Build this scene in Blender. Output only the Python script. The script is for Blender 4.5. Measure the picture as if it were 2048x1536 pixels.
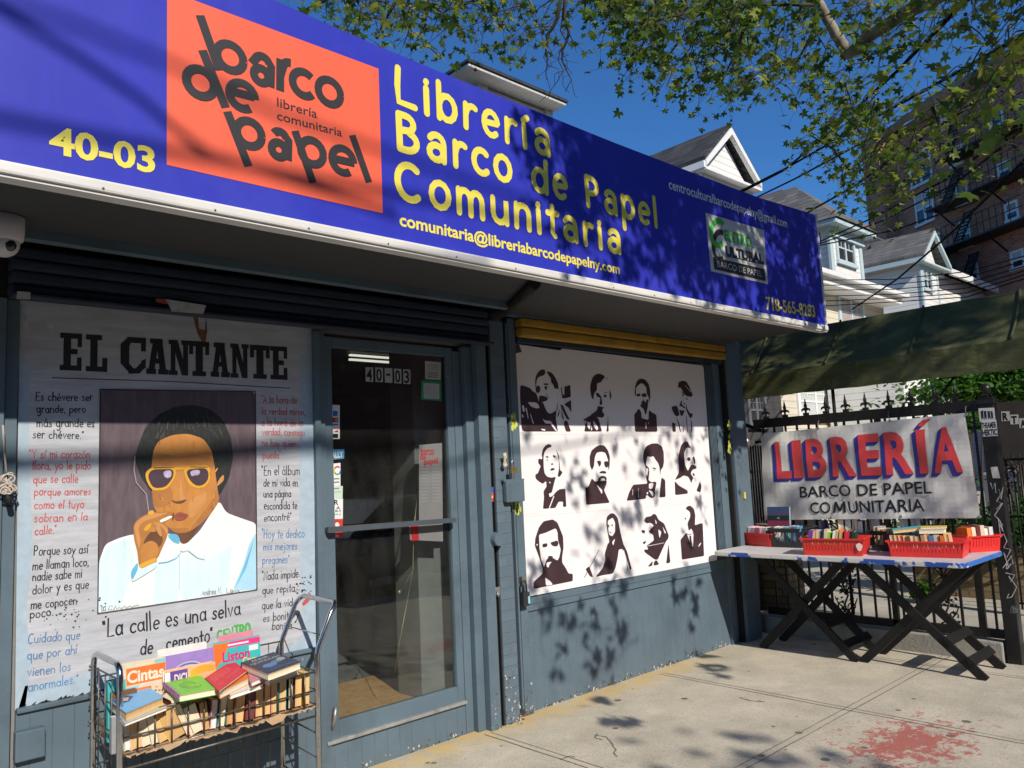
import bpy, bmesh, math, random
from mathutils import Vector, Matrix, Quaternion
R = math.radians
random.seed(11)
for o in list(bpy.data.objects):
    bpy.data.objects.remove(o)
sc = bpy.context.scene
COL = sc.collection

# ------------------------------------------------------------------ camera
FPX, YAW, PITCH, ROLL = 1569.577, R(46.82623), R(6.36162), R(-2.6866)
CAM = Vector((0, 0, 1.6))
_f = Vector((math.cos(PITCH)*math.cos(YAW), math.cos(PITCH)*math.sin(YAW), math.sin(PITCH)))
_r = Vector((math.sin(YAW), -math.cos(YAW), 0))
_u = _r.cross(_f)
CR = math.cos(ROLL)*_r + math.sin(ROLL)*_u
CU = -math.sin(ROLL)*_r + math.cos(ROLL)*_u
CF = _f
cd = bpy.data.cameras.new('camera')
cam = bpy.data.objects.new('camera', cd)
COL.objects.link(cam)
cd.sensor_width = 36
cd.lens = 36*FPX/2048
cd.clip_start, cd.clip_end = 0.05, 2000
M = Matrix((CR, CU, -CF)).transposed().to_4x4()
M.translation = CAM
cam.matrix_world = M
sc.camera = cam
sc.render.resolution_x, sc.render.resolution_y = 1024, 768

# ------------------------------------------------------------------ light
S = Vector((.28, 1, -.715))                       # the way sunlight travels
el = math.asin(.715/S.length)
w = bpy.data.worlds.new('World')
sc.world = w
w.use_nodes = True
nt = w.node_tree
bg = nt.nodes['Background']
sky = nt.nodes.new('ShaderNodeTexSky')
sky.sky_type = 'NISHITA'
sky.sun_disc = False
sky.sun_elevation = el
sky.sun_rotation = math.atan2(-S.x, -S.y)
sky.air_density = 1.0
sky.dust_density = .3
sky.ozone_density = 3.0
tint = nt.nodes.new('ShaderNodeMix'); tint.data_type = 'RGBA'; tint.blend_type = 'MULTIPLY'
tint.inputs[0].default_value = 1; tint.inputs[7].default_value = (.58, 1.2, 1.85, 1)      # a deep clear blue
nt.links.new(sky.outputs[0], tint.inputs[6]); nt.links.new(tint.outputs[2], bg.inputs[0])
bg.inputs[1].default_value = .069
sd = bpy.data.lights.new('sun', 'SUN')
sd.energy = 5.0
sd.angle = R(.55)
sd.color = (1, .93, .82)
sun = bpy.data.objects.new('sun', sd)
COL.objects.link(sun)
sun.rotation_euler = S.to_track_quat('-Z', 'Y').to_euler()
sun.location = (-4, -14, 12)
sc.view_settings.view_transform = 'Standard'
sc.view_settings.look = 'None'
sc.view_settings.exposure = 0
sc.view_settings.gamma = 1

# ------------------------------------------------------------------ measuring the place
def ray(x, y):
    return (x-1024)*CR - (y-768)*CU + FPX*CF
def G(x, y, z=0.):
    d = ray(x, y); return CAM + d*((z-CAM.z)/d.z)
def FY(x, y, Y):
    d = ray(x, y); return CAM + d*(Y/d.y)
def FX(x, y, X):
    d = ray(x, y); return CAM + d*(X/d.x)
class Plane:
    """a real wall plane: o origin, U to the right, V up, N out of the wall"""
    def __init__(s, o, U, V=(0, 0, 1)):
        s.o, s.U, s.V = Vector(o), Vector(U).normalized(), Vector(V).normalized()
        s.N = s.U.cross(s.V)
        s.bend = None
    def px(s, x, y):
        d = ray(x, y)
        t = (s.o-CAM).dot(s.N)/d.dot(s.N)
        q = CAM + d*t - s.o
        return (q.dot(s.U), q.dot(s.V))
    def pt(s, u, v, off=0.):
        if s.bend: off += s.bend(u, v)
        return s.o + s.U*u + s.V*v + s.N*off
WALL = Plane((0, 3.95, 0), (1, 0, 0))
SIGN = Plane((0, 2.94, 0), (1, 0, 0))

# ------------------------------------------------------------------ materials
MATS = {}
def mat(name, col, rough=.6, metal=0., var=.12, vs=6., bump=0., bs=60., spec=.4, kind=None, **k):
    if name in MATS: return MATS[name]
    m = bpy.data.materials.new(name)
    m.use_nodes = True
    N, L = m.node_tree.nodes, m.node_tree.links
    p = N['Principled BSDF']
    p.inputs['Roughness'].default_value = rough
    p.inputs['Metallic'].default_value = metal
    p.inputs['Specular IOR Level'].default_value = spec
    tc = N.new('ShaderNodeTexCoord')
    vec = tc.outputs['Object']
    if k.get('stretch'):
        mp = N.new('ShaderNodeMapping'); mp.inputs['Scale'].default_value = k['stretch']
        L.new(vec, mp.inputs[0]); vec = mp.outputs[0]
    c1 = tuple(min(1, c*(1-var)) for c in col[:3])+(1,)
    c2 = tuple(min(1, c*(1+var)) for c in col[:3])+(1,)
    ns = N.new('ShaderNodeTexNoise')
    ns.inputs['Scale'].default_value = vs
    ns.inputs['Detail'].default_value = 8
    ns.inputs['Roughness'].default_value = .65
    L.new(vec, ns.inputs['Vector'])
    rp = N.new('ShaderNodeValToRGB')
    rp.color_ramp.elements[0].position = .3
    rp.color_ramp.elements[1].position = .7
    rp.color_ramp.elements[0].color = c1
    rp.color_ramp.elements[1].color = c2
    L.new(ns.outputs['Fac'], rp.inputs[0])
    out = rp.outputs[0]
    hgt = None
    def mix(a, colb, fac):
        mx = N.new('ShaderNodeMix'); mx.data_type = 'RGBA'
        L.new(fac, mx.inputs[0]); L.new(a, mx.inputs[6])
        if isinstance(colb, tuple): mx.inputs[7].default_value = colb+(1,)
        else: L.new(colb, mx.inputs[7])
        return mx.outputs[2]
    def math_(op, a, b=None, c=None):
        n = N.new('ShaderNodeMath'); n.operation = op
        for i, v in enumerate((a, b, c)):
            if v is None: continue
            if isinstance(v, (int, float)): n.inputs[i].default_value = v
            else: L.new(v, n.inputs[i])
        return n.outputs[0]
    def thresh(v, lo, hi):
        n = N.new('ShaderNodeMapRange'); L.new(v, n.inputs[0])
        n.inputs[1].default_value = lo; n.inputs[2].default_value = hi
        return n.outputs[0]
    def noise(scale, detail=6, rough_=.6, v=None):
        n = N.new('ShaderNodeTexNoise'); n.inputs['Scale'].default_value = scale
        n.inputs['Detail'].default_value = detail; n.inputs['Roughness'].default_value = rough_
        L.new(v or tc.outputs['Object'], n.inputs['Vector']); return n.outputs['Fac']
    sep = None
    if kind or k.get('speck') or k.get('grime'):
        sp = N.new('ShaderNodeSeparateXYZ'); L.new(tc.outputs['Object'], sp.inputs[0]); sep = sp.outputs
    if kind == 'brick':
        cb = N.new('ShaderNodeCombineXYZ')
        L.new(math_('ADD', sep[0], sep[1]), cb.inputs[0]); L.new(sep[2], cb.inputs[1])
        b = N.new('ShaderNodeTexBrick')
        L.new(cb.outputs[0], b.inputs['Vector'])
        b.inputs['Color1'].default_value = c1; b.inputs['Color2'].default_value = c2
        b.inputs['Mortar'].default_value = k['mortar']+(1,)
        b.inputs['Scale'].default_value = 1
        b.inputs['Brick Width'].default_value = k.get('bw', .22)
        b.inputs['Row Height'].default_value = k.get('bh', .075)
        b.inputs['Mortar Size'].default_value = k.get('ms', .01)
        out = mix(b.outputs['Color'], rp.outputs[0], thresh(noise(3), .45, .9))
        hgt = math_('MULTIPLY', b.outputs['Fac'], -1.)
    if kind == 'siding':
        fr = math_('FRACT', math_('DIVIDE', sep[2], k.get('pitch', .13)))
        ln = thresh(fr, .12, .0)
        out = mix(out, tuple(c*.45 for c in col[:3]), ln)
        hgt = math_('MULTIPLY', fr, -1.)
    if kind == 'slats':      # vertical boards
        fr = math_('FRACT', math_('DIVIDE', sep[0], k.get('pitch', .1)))
        ln = thresh(math_('ABSOLUTE', math_('SUBTRACT', fr, .5)), .03, .0)
        out = mix(out, tuple(c*.55 for c in col[:3]), math_('MULTIPLY', ln, thresh(noise(7), .35, .6)))
        hgt = math_('MULTIPLY', ln, -1.)
    if k.get('speck'):       # chips / flecks of another colour
        cc, sc_, lo = k['speck']
        out = mix(out, cc, thresh(noise(sc_, 3), lo, lo+.03))
    if k.get('grime'):
        cc, sc_, lo = k['grime']
        out = mix(out, cc, thresh(noise(sc_, 9, .7), lo, lo+.25))
    L.new(out, p.inputs['Base Color'])
    if bump or hgt is not None:
        bn = N.new('ShaderNodeBump'); bn.inputs['Strength'].default_value = bump or .6
        bn.inputs['Distance'].default_value = k.get('bd', .01)
        if hgt is None: hgt = noise(bs, 5, .6, vec)
        L.new(hgt, bn.inputs['Height']); L.new(bn.outputs[0], p.inputs['Normal'])
    if k.get('sheen'): pass
    if k.get('emit'):
        p.inputs['Emission Color'].default_value = col[:3]+(1,)
        p.inputs['Emission Strength'].default_value = k['emit']
    MATS[name] = m
    return m
def leaf_mat(name, col, tcol):
    m = bpy.data.materials.new(name); m.use_nodes = True
    N, L = m.node_tree.nodes, m.node_tree.links
    p = N['Principled BSDF']
    p.inputs['Roughness'].default_value = .5
    p.inputs['Specular IOR Level'].default_value = .35
    tc = N.new('ShaderNodeTexCoord'); ns = N.new('ShaderNodeTexNoise')
    ns.inputs['Scale'].default_value = 9
    L.new(tc.outputs['Object'], ns.inputs['Vector'])
    rp = N.new('ShaderNodeValToRGB')
    rp.color_ramp.elements[0].color = tuple(c*.65 for c in col)+(1,)
    rp.color_ramp.elements[1].color = tuple(c*1.35 for c in col)+(1,)
    L.new(ns.outputs['Fac'], rp.inputs[0]); L.new(rp.outputs[0], p.inputs['Base Color'])
    t = N.new('ShaderNodeBsdfTranslucent'); t.inputs[0].default_value = tcol+(1,)
    mx = N.new('ShaderNodeMixShader'); mx.inputs[0].default_value = .38
    L.new(p.outputs[0], mx.inputs[1]); L.new(t.outputs[0], mx.inputs[2])
    L.new(mx.outputs[0], N['Material Output'].inputs[0])
    return m
def glass_mat(name, tint=(.82, .86, .86), lo=.05):
    m = bpy.data.materials.new(name); m.use_nodes = True
    N, L = m.node_tree.nodes, m.node_tree.links
    t = N.new('ShaderNodeBsdfTransparent'); t.inputs[0].default_value = tint+(1,)
    g = N.new('ShaderNodeBsdfGlossy'); g.inputs['Roughness'].default_value = .015
    fr = N.new('ShaderNodeFresnel'); fr.inputs[0].default_value = 1.5
    mx = N.new('ShaderNodeMixShader')
    L.new(fr.outputs[0], mx.inputs[0]); L.new(t.outputs[0], mx.inputs[1]); L.new(g.outputs[0], mx.inputs[2])
    # a film of street dust and wiping smears
    tc = N.new('ShaderNodeTexCoord'); mp = N.new('ShaderNodeMapping'); mp.inputs['Scale'].default_value = (3, 3, 1.2); mp.inputs['Rotation'].default_value = (0, .5, 0)
    L.new(tc.outputs['Object'], mp.inputs[0]); ns = N.new('ShaderNodeTexNoise'); ns.inputs['Scale'].default_value = 3; ns.inputs['Detail'].default_value = 9; ns.inputs['Roughness'].default_value = .7
    L.new(mp.outputs[0], ns.inputs['Vector']); mr = N.new('ShaderNodeMapRange'); L.new(ns.outputs['Fac'], mr.inputs[0])
    mr.inputs[1].default_value = .35; mr.inputs[2].default_value = .75; mr.inputs[3].default_value = .003; mr.inputs[4].default_value = .024
    df = N.new('ShaderNodeBsdfDiffuse'); df.inputs[0].default_value = (.55, .53, .48, 1); m2 = N.new('ShaderNodeMixShader')
    L.new(mr.outputs[0], m2.inputs[0]); L.new(mx.outputs[0], m2.inputs[1]); L.new(df.outputs[0], m2.inputs[2]); mx = m2
    L.new(mx.outputs[0], N['Material Output'].inputs[0])
    return m

# ------------------------------------------------------------------ mesh helpers
class MB:
    def __init__(s): s.v, s.f, s.m, s.sm = [], [], [], []
    def face(s, idx, m=0, smooth=False):
        s.f.append(idx); s.m.append(m); s.sm.append(smooth)
    def poly(s, pts, m=0):
        n = len(s.v); s.v += [Vector(p) for p in pts]
        s.face(list(range(n, n+len(pts))), m); return s
    def box(s, x0, x1, y0, y1, z0, z1, m=0, X=None, bev=0):
        if bev:
            b = min(bev, abs(x1-x0)*.45, abs(y1-y0)*.45, abs(z1-z0)*.45)
            bm = bmesh.new(); bmesh.ops.create_cube(bm, size=1)
            for v in bm.verts: v.co = Vector(((x0+x1)/2+v.co.x*(x1-x0), (y0+y1)/2+v.co.y*(y1-y0), (z0+z1)/2+v.co.z*(z1-z0)))
            bmesh.ops.bevel(bm, geom=bm.edges[:], offset=b, segments=2, affect='EDGES', profile=.6)
            s.addbm(bm, m, X); return s
        n = len(s.v)
        for z in (z0, z1):
            for (x, y) in ((x0, y0), (x1, y0), (x1, y1), (x0, y1)):
                p = Vector((x, y, z)); s.v.append(X @ p if X else p)
        for q in ((0, 3, 2, 1), (4, 5, 6, 7), (0, 1, 5, 4), (1, 2, 6, 5), (2, 3, 7, 6), (3, 0, 4, 7)):
            s.face([n+i for i in q], m)
        return s
    def addbm(s, bm, m=0, X=None, smooth=False):
        n = len(s.v); bm.verts.index_update()
        for v in bm.verts: s.v.append(X @ v.co if X else v.co.copy())
        for f in bm.faces: s.face([n+v.index for v in f.verts], m, smooth)
        bm.free(); return s
    def prism(s, pts, vec, m=0, m2=None):
        pts = [Vector(p) for p in pts]; vec = Vector(vec); k = len(pts); n = len(s.v)
        s.v += pts + [p+vec for p in pts]
        s.face(list(range(n, n+k)), m); s.face([n+k+i for i in reversed(range(k))], m)
        for i in range(k):
            j = (i+1) % k
            s.face([n+i, n+k+i, n+k+j, n+j], m if m2 is None else m2)
        return s
    def tube(s, pts, r, m=0, n=8, closed=False):
        pts = [Vector(p) for p in pts]; k = len(pts); rs = r if isinstance(r, (list, tuple)) else [r]*k
        base = len(s.v); up = None
        for i, p in enumerate(pts):
            a = pts[i-1] if (i or closed) else p
            b = pts[(i+1) % k] if (i < k-1 or closed) else p
            t = (b-a).normalized() if (b-a).length > 1e-9 else Vector((0, 0, 1))
            if up is None:
                up = t.orthogonal().normalized()
            else:
                up = (up - t*up.dot(t))
                up = up.normalized() if up.length > 1e-6 else t.orthogonal().normalized()
            w_ = t.cross(up)
            for j in range(n):
                a_ = 2*math.pi*j/n
                s.v.append(p + (up*math.cos(a_) + w_*math.sin(a_))*rs[i])
        for i in range(k if closed else k-1):
            i2 = (i+1) % k
            for j in range(n):
                j2 = (j+1) % n
                s.face([base+i*n+j, base+i*n+j2, base+i2*n+j2, base+i2*n+j], m, True)
        if not closed:
            s.face([base+j for j in reversed(range(n))], m); s.face([base+(k-1)*n+j for j in range(n)], m)
        return s
    def lathe(s, c, prof, m=0, n=16):
        c = Vector(c); base = len(s.v)
        for (r, z) in prof:
            for j in range(n):
                a = 2*math.pi*j/n; s.v.append(c+Vector((r*math.cos(a), r*math.sin(a), z)))
        for i in range(len(prof)-1):
            for j in range(n):
                j2 = (j+1) % n
                s.face([base+i*n+j, base+i*n+j2, base+(i+1)*n+j2, base+(i+1)*n+j], m, True)
        s.face([base+j for j in reversed(range(n))], m)
        s.face([base+(len(prof)-1)*n+j for j in range(n)], m)
        return s
    def sphere(s, c, r, m=0, sub=2, scale=(1, 1, 1)):
        bm = bmesh.new(); bmesh.ops.create_icosphere(bm, subdivisions=sub, radius=r)
        for v in bm.verts: v.co = Vector((v.co.x*scale[0], v.co.y*scale[1], v.co.z*scale[2]))+Vector(c)
        return s.addbm(bm, m, None, True)
    def build(s, name, mats, parent=None, loc=None):
        root = parent
        while root is not None and root.parent is not None: root = root.parent
        o0 = Vector(loc) if (loc is not None and parent is None) else (root.location.copy() if root else Vector((0, 0, 0)))
        me = bpy.data.meshes.new(name)
        me.from_pydata([tuple(v-o0) for v in s.v], [], s.f)
        if not isinstance(mats, (list, tuple)): mats = [mats]
        for m in mats: me.materials.append(m)
        me.polygons.foreach_set('material_index', s.m)
        me.polygons.foreach_set('use_smooth', s.sm)
        me.update()
        o = bpy.data.objects.new(name, me); COL.objects.link(o)
        if parent: o.parent = parent
        elif loc is not None: o.location = o0
        return o
def tag(o, label=None, cat=None, group=None, kind=None):
    if label: o['label'] = label
    if cat: o['category'] = cat
    if group: o['group'] = group
    if kind: o['kind'] = kind
    return o
def thing(name, label, cat, loc, group=None):
    o = bpy.data.objects.new(name, None); COL.objects.link(o)
    o.empty_display_size = .1
    o.location = loc
    return tag(o, label, cat, group)

# ------------------------------------------------------------------ drawing on planes
def P2(s):
    return [tuple(float(a) for a in p.split(',')) for p in s.split()]
def soften(pts, mx):
    """rounds an outline a little, cutting at most mx off each corner"""
    for it in range(2):
        o = []
        for i in range(len(pts)):
            a, b = pts[i], pts[(i+1) % len(pts)]; l = math.dist(a, b) or 1e-9; c = min(.25*l, mx/(1+it))/l
            o += [(a[0]+(b[0]-a[0])*c, a[1]+(b[1]-a[1])*c), (b[0]+(a[0]-b[0])*c, b[1]+(a[1]-b[1])*c)]
        pts = o
    return pts
def pxpoly(mb, plane, pts, off, m=0, tr=None, soft=0):
    """pts in picture coordinates of a zoomed crop tr=(x0,y0,scale) -> a flat patch on the plane"""
    if isinstance(pts, str): pts = P2(pts)
    if tr: pts = [(tr[0]+x/tr[2], tr[1]+y/tr[2]) for x, y in pts]
    if soft: pts = soften(pts, soft)
    uv = [plane.px(x, y) for x, y in pts]
    area = sum(uv[i-1][0]*uv[i][1]-uv[i][0]*uv[i-1][1] for i in range(len(uv)))
    if area < 0: uv = uv[::-1]
    mb.poly([plane.pt(u, v, off) for u, v in uv], m)
def ribbon(mb, plane, uv, wd, off, m=0, cap=True):
    """a brush stroke of width wd along uv points of the plane"""
    n = len(uv)
    if n < 2: return
    left, right = [], []
    for i in range(n):
        a, b = uv[max(0, i-1)], uv[min(n-1, i+1)]
        dx, dy = b[0]-a[0], b[1]-a[1]; l = math.hypot(dx, dy) or 1e-9
        kl = kr = 1.
        if 0 < i < n-1:                       # in tight bends the inner edge stops at the bend's centre
            p, q, s_ = uv[i-1], uv[i], uv[i+1]
            A_, B_, C_ = math.dist(p, q), math.dist(q, s_), math.dist(p, s_)
            cr = (q[0]-p[0])*(s_[1]-p[1])-(q[1]-p[1])*(s_[0]-p[0])
            if abs(cr) > 1e-12:
                rad = A_*B_*C_/(2*abs(cr)); lim = min(1., rad*.96/(wd/2))
                if cr > 0: kl = lim
                else: kr = lim
        nx, ny = -dy/l*wd/2, dx/l*wd/2
        left.append((uv[i][0]+nx*kl, uv[i][1]+ny*kl)); right.append((uv[i][0]-nx*kr, uv[i][1]-ny*kr))
    base = len(mb.v)
    for i, (a, b) in enumerate(zip(left, right)):       # rises a hair along the stroke so it never lies level with itself
        mb.v += [plane.pt(a[0], a[1], off+i*2e-5), plane.pt(b[0], b[1], off+i*2e-5)]
    for i in range(n-1):
        mb.face([base+2*i+1, base+2*i+3, base+2*i+2, base+2*i], m)
    if cap:
        for e, (i, j) in enumerate(((0, 1), (n-1, n-2))):
            ang = math.atan2(uv[i][1]-uv[j][1], uv[i][0]-uv[j][0])
            pts = [(uv[i][0]+wd/2*math.cos(ang+t), uv[i][1]+wd/2*math.sin(ang+t)) for t in [R(q) for q in (-90, -54, -18, 18, 54, 90)]]
            mb.poly([plane.pt(u, v, off+(n*2e-5+1e-5 if e else -3e-5)) for u, v in pts], m)
def arc(cx, cy, rx, ry, a0, a1, n=12):
    return [(cx+rx*math.cos(R(a0+(a1-a0)*i/n)), cy+ry*math.sin(R(a0+(a1-a0)*i/n))) for i in range(n+1)]
def glyphs():
    g = {}
    bowl = arc(.44, .5, .42, .5, 20, 380)
    g['a'] = (.95, [bowl, [(.88, 1.02), (.86, .3), (.98, .0)]])
    g['b'] = (.95, [[(.06, 1.85), (.06, 0)], arc(.48, .5, .42, .5, 170, -190)])
    g['c'] = (.82, [arc(.48, .5, .44, .5, 48, 312)])
    g['d'] = (.95, [bowl, [(.88, 1.85), (.88, 0)]])
    g['e'] = (.86, [[(.06, .5), (.84, .56)]+arc(.45, .5, .41, .5, 8, 310)])
    g['g'] = (.95, [bowl, [(.88, 1.0), (.88, -.3)]+arc(.48, -.35, .4, .4, 0, -140, 6)])
    g['h'] = (.9, [[(.06, 1.85), (.06, 0)], [(.06, .5)]+arc(.44, .6, .38, .4, 160, 0, 6)+[(.82, 0)]])
    g['i'] = (.22, [[(.1, 1.0), (.1, 0)], [(.1, 1.42), (.12, 1.5)]])
    g['í'] = (.3, [[(.1, 1.0), (.1, 0)], [(.08, 1.35), (.34, 1.7)]])
    g['j'] = (.4, [[(.3, 1.0), (.3, -.4)]+arc(.05, -.4, .25, .35, 0, -120, 5), [(.3, 1.42), (.32, 1.5)]])
    g['l'] = (.22, [[(.1, 1.9), (.1, 0)]])
    g['m'] = (1.4, [[(.06, 1.0), (.06, 0)], [(.06, .5)]+arc(.37, .62, .31, .38, 160, 0, 6)+[(.68, 0)], [(.68, .5)]+arc(1.0, .62, .31, .38, 160, 0, 6)+[(1.31, 0)]])
    g['n'] = (.9, [[(.06, 1.0), (.06, 0)], [(.06, .5)]+arc(.44, .6, .38, .4, 160, 0, 6)+[(.82, 0)]])
    g['o'] = (.92, [arc(.46, .5, .44, .5, 90, 450)])
    g['p'] = (.95, [[(.06, 1.0), (.06, -.8)], arc(.48, .5, .42, .5, 170, -190)])
    g['q'] = (.95, [bowl, [(.88, 1.0), (.88, -.8)]])
    g['r'] = (.6, [[(.06, 1.0), (.06, 0)], [(.06, .55)]+arc(.42, .55, .34, .43, 150, 60, 5)])
    g['s'] = (.7, [[(.62, .85), (.45, .99), (.2, .95), (.1, .75), (.3, .56), (.52, .43), (.62, .22), (.45, .03), (.2, .02), (.04, .16)]])
    g['t'] = (.6, [[(.3, 1.65), (.3, .12), (.45, 0)], [(.0, 1.02), (.62, 1.06)]])
    g['u'] = (.9, [[(.06, 1.0), (.06, .4)]+arc(.44, .4, .38, .4, 180, 350, 6)+[(.82, 1.0), (.84, 0)]])
    g['v'] = (.8, [[(.04, 1.0), (.38, 0), (.76, 1.0)]])
    g['y'] = (.8, [[(.04, 1.0), (.42, .1)], [(.78, 1.0), (.42, .1), (.16, -.75)]])
    g['z'] = (.78, [[(.06, 1.0), (.7, 1.0), (.06, 0), (.74, 0)]])
    g['f'] = (.6, [[(.6, 1.75), (.4, 1.85), (.28, 1.6), (.28, 0)], [(.02, 1.0), (.58, 1.0)]])
    for a, b in (('á', 'a'), ('é', 'e'), ('ó', 'o'), ('ú', 'u')):
        g[a] = (g[b][0], g[b][1]+[[(.4, 1.3), (.66, 1.62)]])
    g['.'] = (.25, [[(.1, .0), (.13, .04)]])
    g[','] = (.25, [[(.13, .1), (.05, -.25)]])
    g['“'] = (.4, [[(.06, 1.75), (.12, 1.45)], [(.26, 1.75), (.32, 1.45)]])
    g['”'] = (.4, [[(.12, 1.75), (.04, 1.45)], [(.32, 1.75), (.24, 1.45)]])
    g['-'] = (.6, [[(.05, .6), (.5, .6)]])
    g[' '] = (.5, [])
    g['A'] = (1.1, [[(.02, 0), (.52, 1.8), (1.02, 0)], [(.2, .6), (.84, .6)]])
    g['B'] = (1.0, [[(.08, 1.8), (.08, 0)], [(.08, 1.8)]+arc(.4, 1.38, .42, .42, 90, -90, 8)+[(.08, .96)], [(.08, .96)]+arc(.42, .48, .5, .48, 90, -90, 8)+[(.08, 0)]])
    g['C'] = (1.15, [arc(.62, .9, .58, .9, 52, 308, 16)])
    g['E'] = (.95, [[(.88, 1.8), (.08, 1.8), (.08, 0), (.9, 0)], [(.08, .95), (.7, .95)]])
    g['H'] = (1.1, [[(.08, 1.8), (.08, 0)], [(1.0, 1.8), (1.0, 0)], [(.08, .9), (1.0, .9)]])
    g['L'] = (.9, [[(.08, 1.8), (.08, 0), (.88, .04)]])
    g['N'] = (1.1, [[(.08, 0), (.08, 1.8), (1.0, 0), (1.0, 1.8)]])
    g['P'] = (1.0, [[(.08, 1.8), (.08, 0)], [(.08, 1.8)]+arc(.4, 1.32, .5, .48, 90, -90, 8)+[(.08, .84)]])
    g['R'] = (1.0, [[(.08, 1.8), (.08, 0)], [(.08, 1.8)]+arc(.4, 1.36, .46, .44, 90, -90, 8)+[(.08, .92)], [(.4, .92), (.92, 0)]])
    g['O'] = (1.2, [arc(.6, .9, .56, .9, 90, 450, 16)])
    g['T'] = (1.0, [[(.5, 1.8), (.5, 0)], [(.02, 1.8), (.98, 1.8)]])
    g['V'] = (1.05, [[(.02, 1.8), (.5, 0), (1.0, 1.8)]])
    g['Y'] = (1.0, [[(.02, 1.8), (.5, .9), (.98, 1.8)], [(.5, .9), (.5, 0)]])
    return g
HAND = glyphs()
SIGNG = dict(HAND)          # the sign's lettering has two-storey a's
SIGNG['a'] = (.95, [[(.12, .85)]+arc(.45, .68, .38, .34, 140, 0, 6)+[(.84, 0)], arc(.44, .3, .36, .3, 60, 400)])
SIGNG['L'] = (.95, [[(.16, 1.8), (.1, .9), (.14, .1), (.92, .06)]])
SIGNG['P'] = (1.0, [[(.1, 1.8), (.16, 0)], [(.1, 1.8)]+arc(.42, 1.3, .48, .48, 90, -90, 8)+[(.12, .82)]])
SIGNG['B'] = (1.05, [[(.08, 1.8), (.12, 0)], [(.08, 1.8), (.4, 1.8)]+arc(.42, 1.4, .38, .4, 90, -60, 6)+[(.14, .98)], [(.5, 1.02)]+arc(.46, .48, .5, .48, 70, -90, 8)+[(.12, 0)]])
def tall(g):
    o = {}
    for c, (adv, sts) in g.items():
        if c.islower(): sts = [[(x, y*1.3 if 0 <= y <= 1.06 else (y if y < 0 else 1.38+(y-1.06)*.66)) for x, y in st] for st in sts]
        o[c] = (adv, sts)
    return o
SIGNG = tall(SIGNG)
LAY = [0]
def lay():
    LAY[0] = (LAY[0]+1) % 9; return LAY[0]*.00012
def stroke_text(mb, plane, text, a, b, cap, wd, off, m=0, G_=HAND, jit=.04, gap=.28, tr=None, caph=1.8):
    """a, b: baseline ends; cap: height of capitals, all in picture units of crop tr"""
    if tr:
        a = (tr[0]+a[0]/tr[2], tr[1]+a[1]/tr[2]); b = (tr[0]+b[0]/tr[2], tr[1]+b[1]/tr[2]); cap = cap/tr[2]
    A, B = plane.px(*a), plane.px(*b)
    T = plane.px(a[0], a[1]-cap)
    h = (T[1]-A[1])/caph
    W = math.hypot(B[0]-A[0], B[1]-A[1]); an = math.atan2(B[1]-A[1], B[0]-A[0])
    tot = sum(G_[c][0]+gap for c in text)-gap
    sx = W/tot; x = 0
    ca, sa = math.cos(an), math.sin(an)
    for c in text:
        adv, strokes = G_[c]
        jy, jr, js = random.uniform(-jit, jit), random.uniform(-jit, jit)*1.2, 1+random.uniform(-jit, jit)*1.5
        for st in strokes:
            uv = []
            for (gx, gy) in st:
                gx2, gy2 = gx+jr*gy, gy*js+jy
                px_, py_ = (x+gx2)*sx, gy2*h
                uv.append((A[0]+px_*ca-py_*sa, A[1]+px_*sa+py_*ca))
            ribbon(mb, plane, uv, wd*(1+random.uniform(-jit, jit)*2), off+lay(), m)
        x += adv+gap
_tc = {}
def text_mesh(s, bold):
    if (s, bold) in _tc: return _tc[(s, bold)]
    cu = bpy.data.curves.new('t', 'FONT'); cu.body = s; cu.size = 1; cu.resolution_u = 3; cu.offset = bold
    ob = bpy.data.objects.new('t', cu); COL.objects.link(ob)
    dg = bpy.context.evaluated_depsgraph_get(); dg.update()
    me = bpy.data.meshes.new_from_object(ob.evaluated_get(dg))
    vs = [v.co.copy() for v in me.vertices]; fs = [list(p.vertices) for p in me.polygons]
    bpy.data.objects.remove(ob); bpy.data.curves.remove(cu); bpy.data.meshes.remove(me)
    _tc[(s, bold)] = (vs, fs); return vs, fs
def type_text(mb, plane, s, a, b, top, off, m=0, bold=0., tr=None, ref='H', cut=0, slant=0.):
    """printed lettering fitted between baseline ends a and b; top is the capitals' top above a"""
    q = lambda p: (tr[0]+p[0]/tr[2], tr[1]+p[1]/tr[2]) if tr else p
    A, B, T = plane.px(*q(a)), plane.px(*q(b)), plane.px(*q(top))
    vs, fs = text_mesh(s, bold)
    hv, _ = text_mesh(ref, bold)
    hh = max(v.y for v in hv)
    x0, x1 = min(v.x for v in vs), max(v.x for v in vs)
    W = math.hypot(B[0]-A[0], B[1]-A[1]); an = math.atan2(B[1]-A[1], B[0]-A[0]); H = T[1]-A[1]
    ca, sa = math.cos(an), math.sin(an)
    uv = []
    for v in vs:
        px_, py_ = (v.x-x0)/(x1-x0)*W+slant*v.y/hh*H, v.y/hh*H
        uv.append((A[0]+px_*ca-py_*sa, A[1]+px_*sa+py_*ca))
    flat(mb, plane, uv, fs, off, m, cut)
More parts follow.
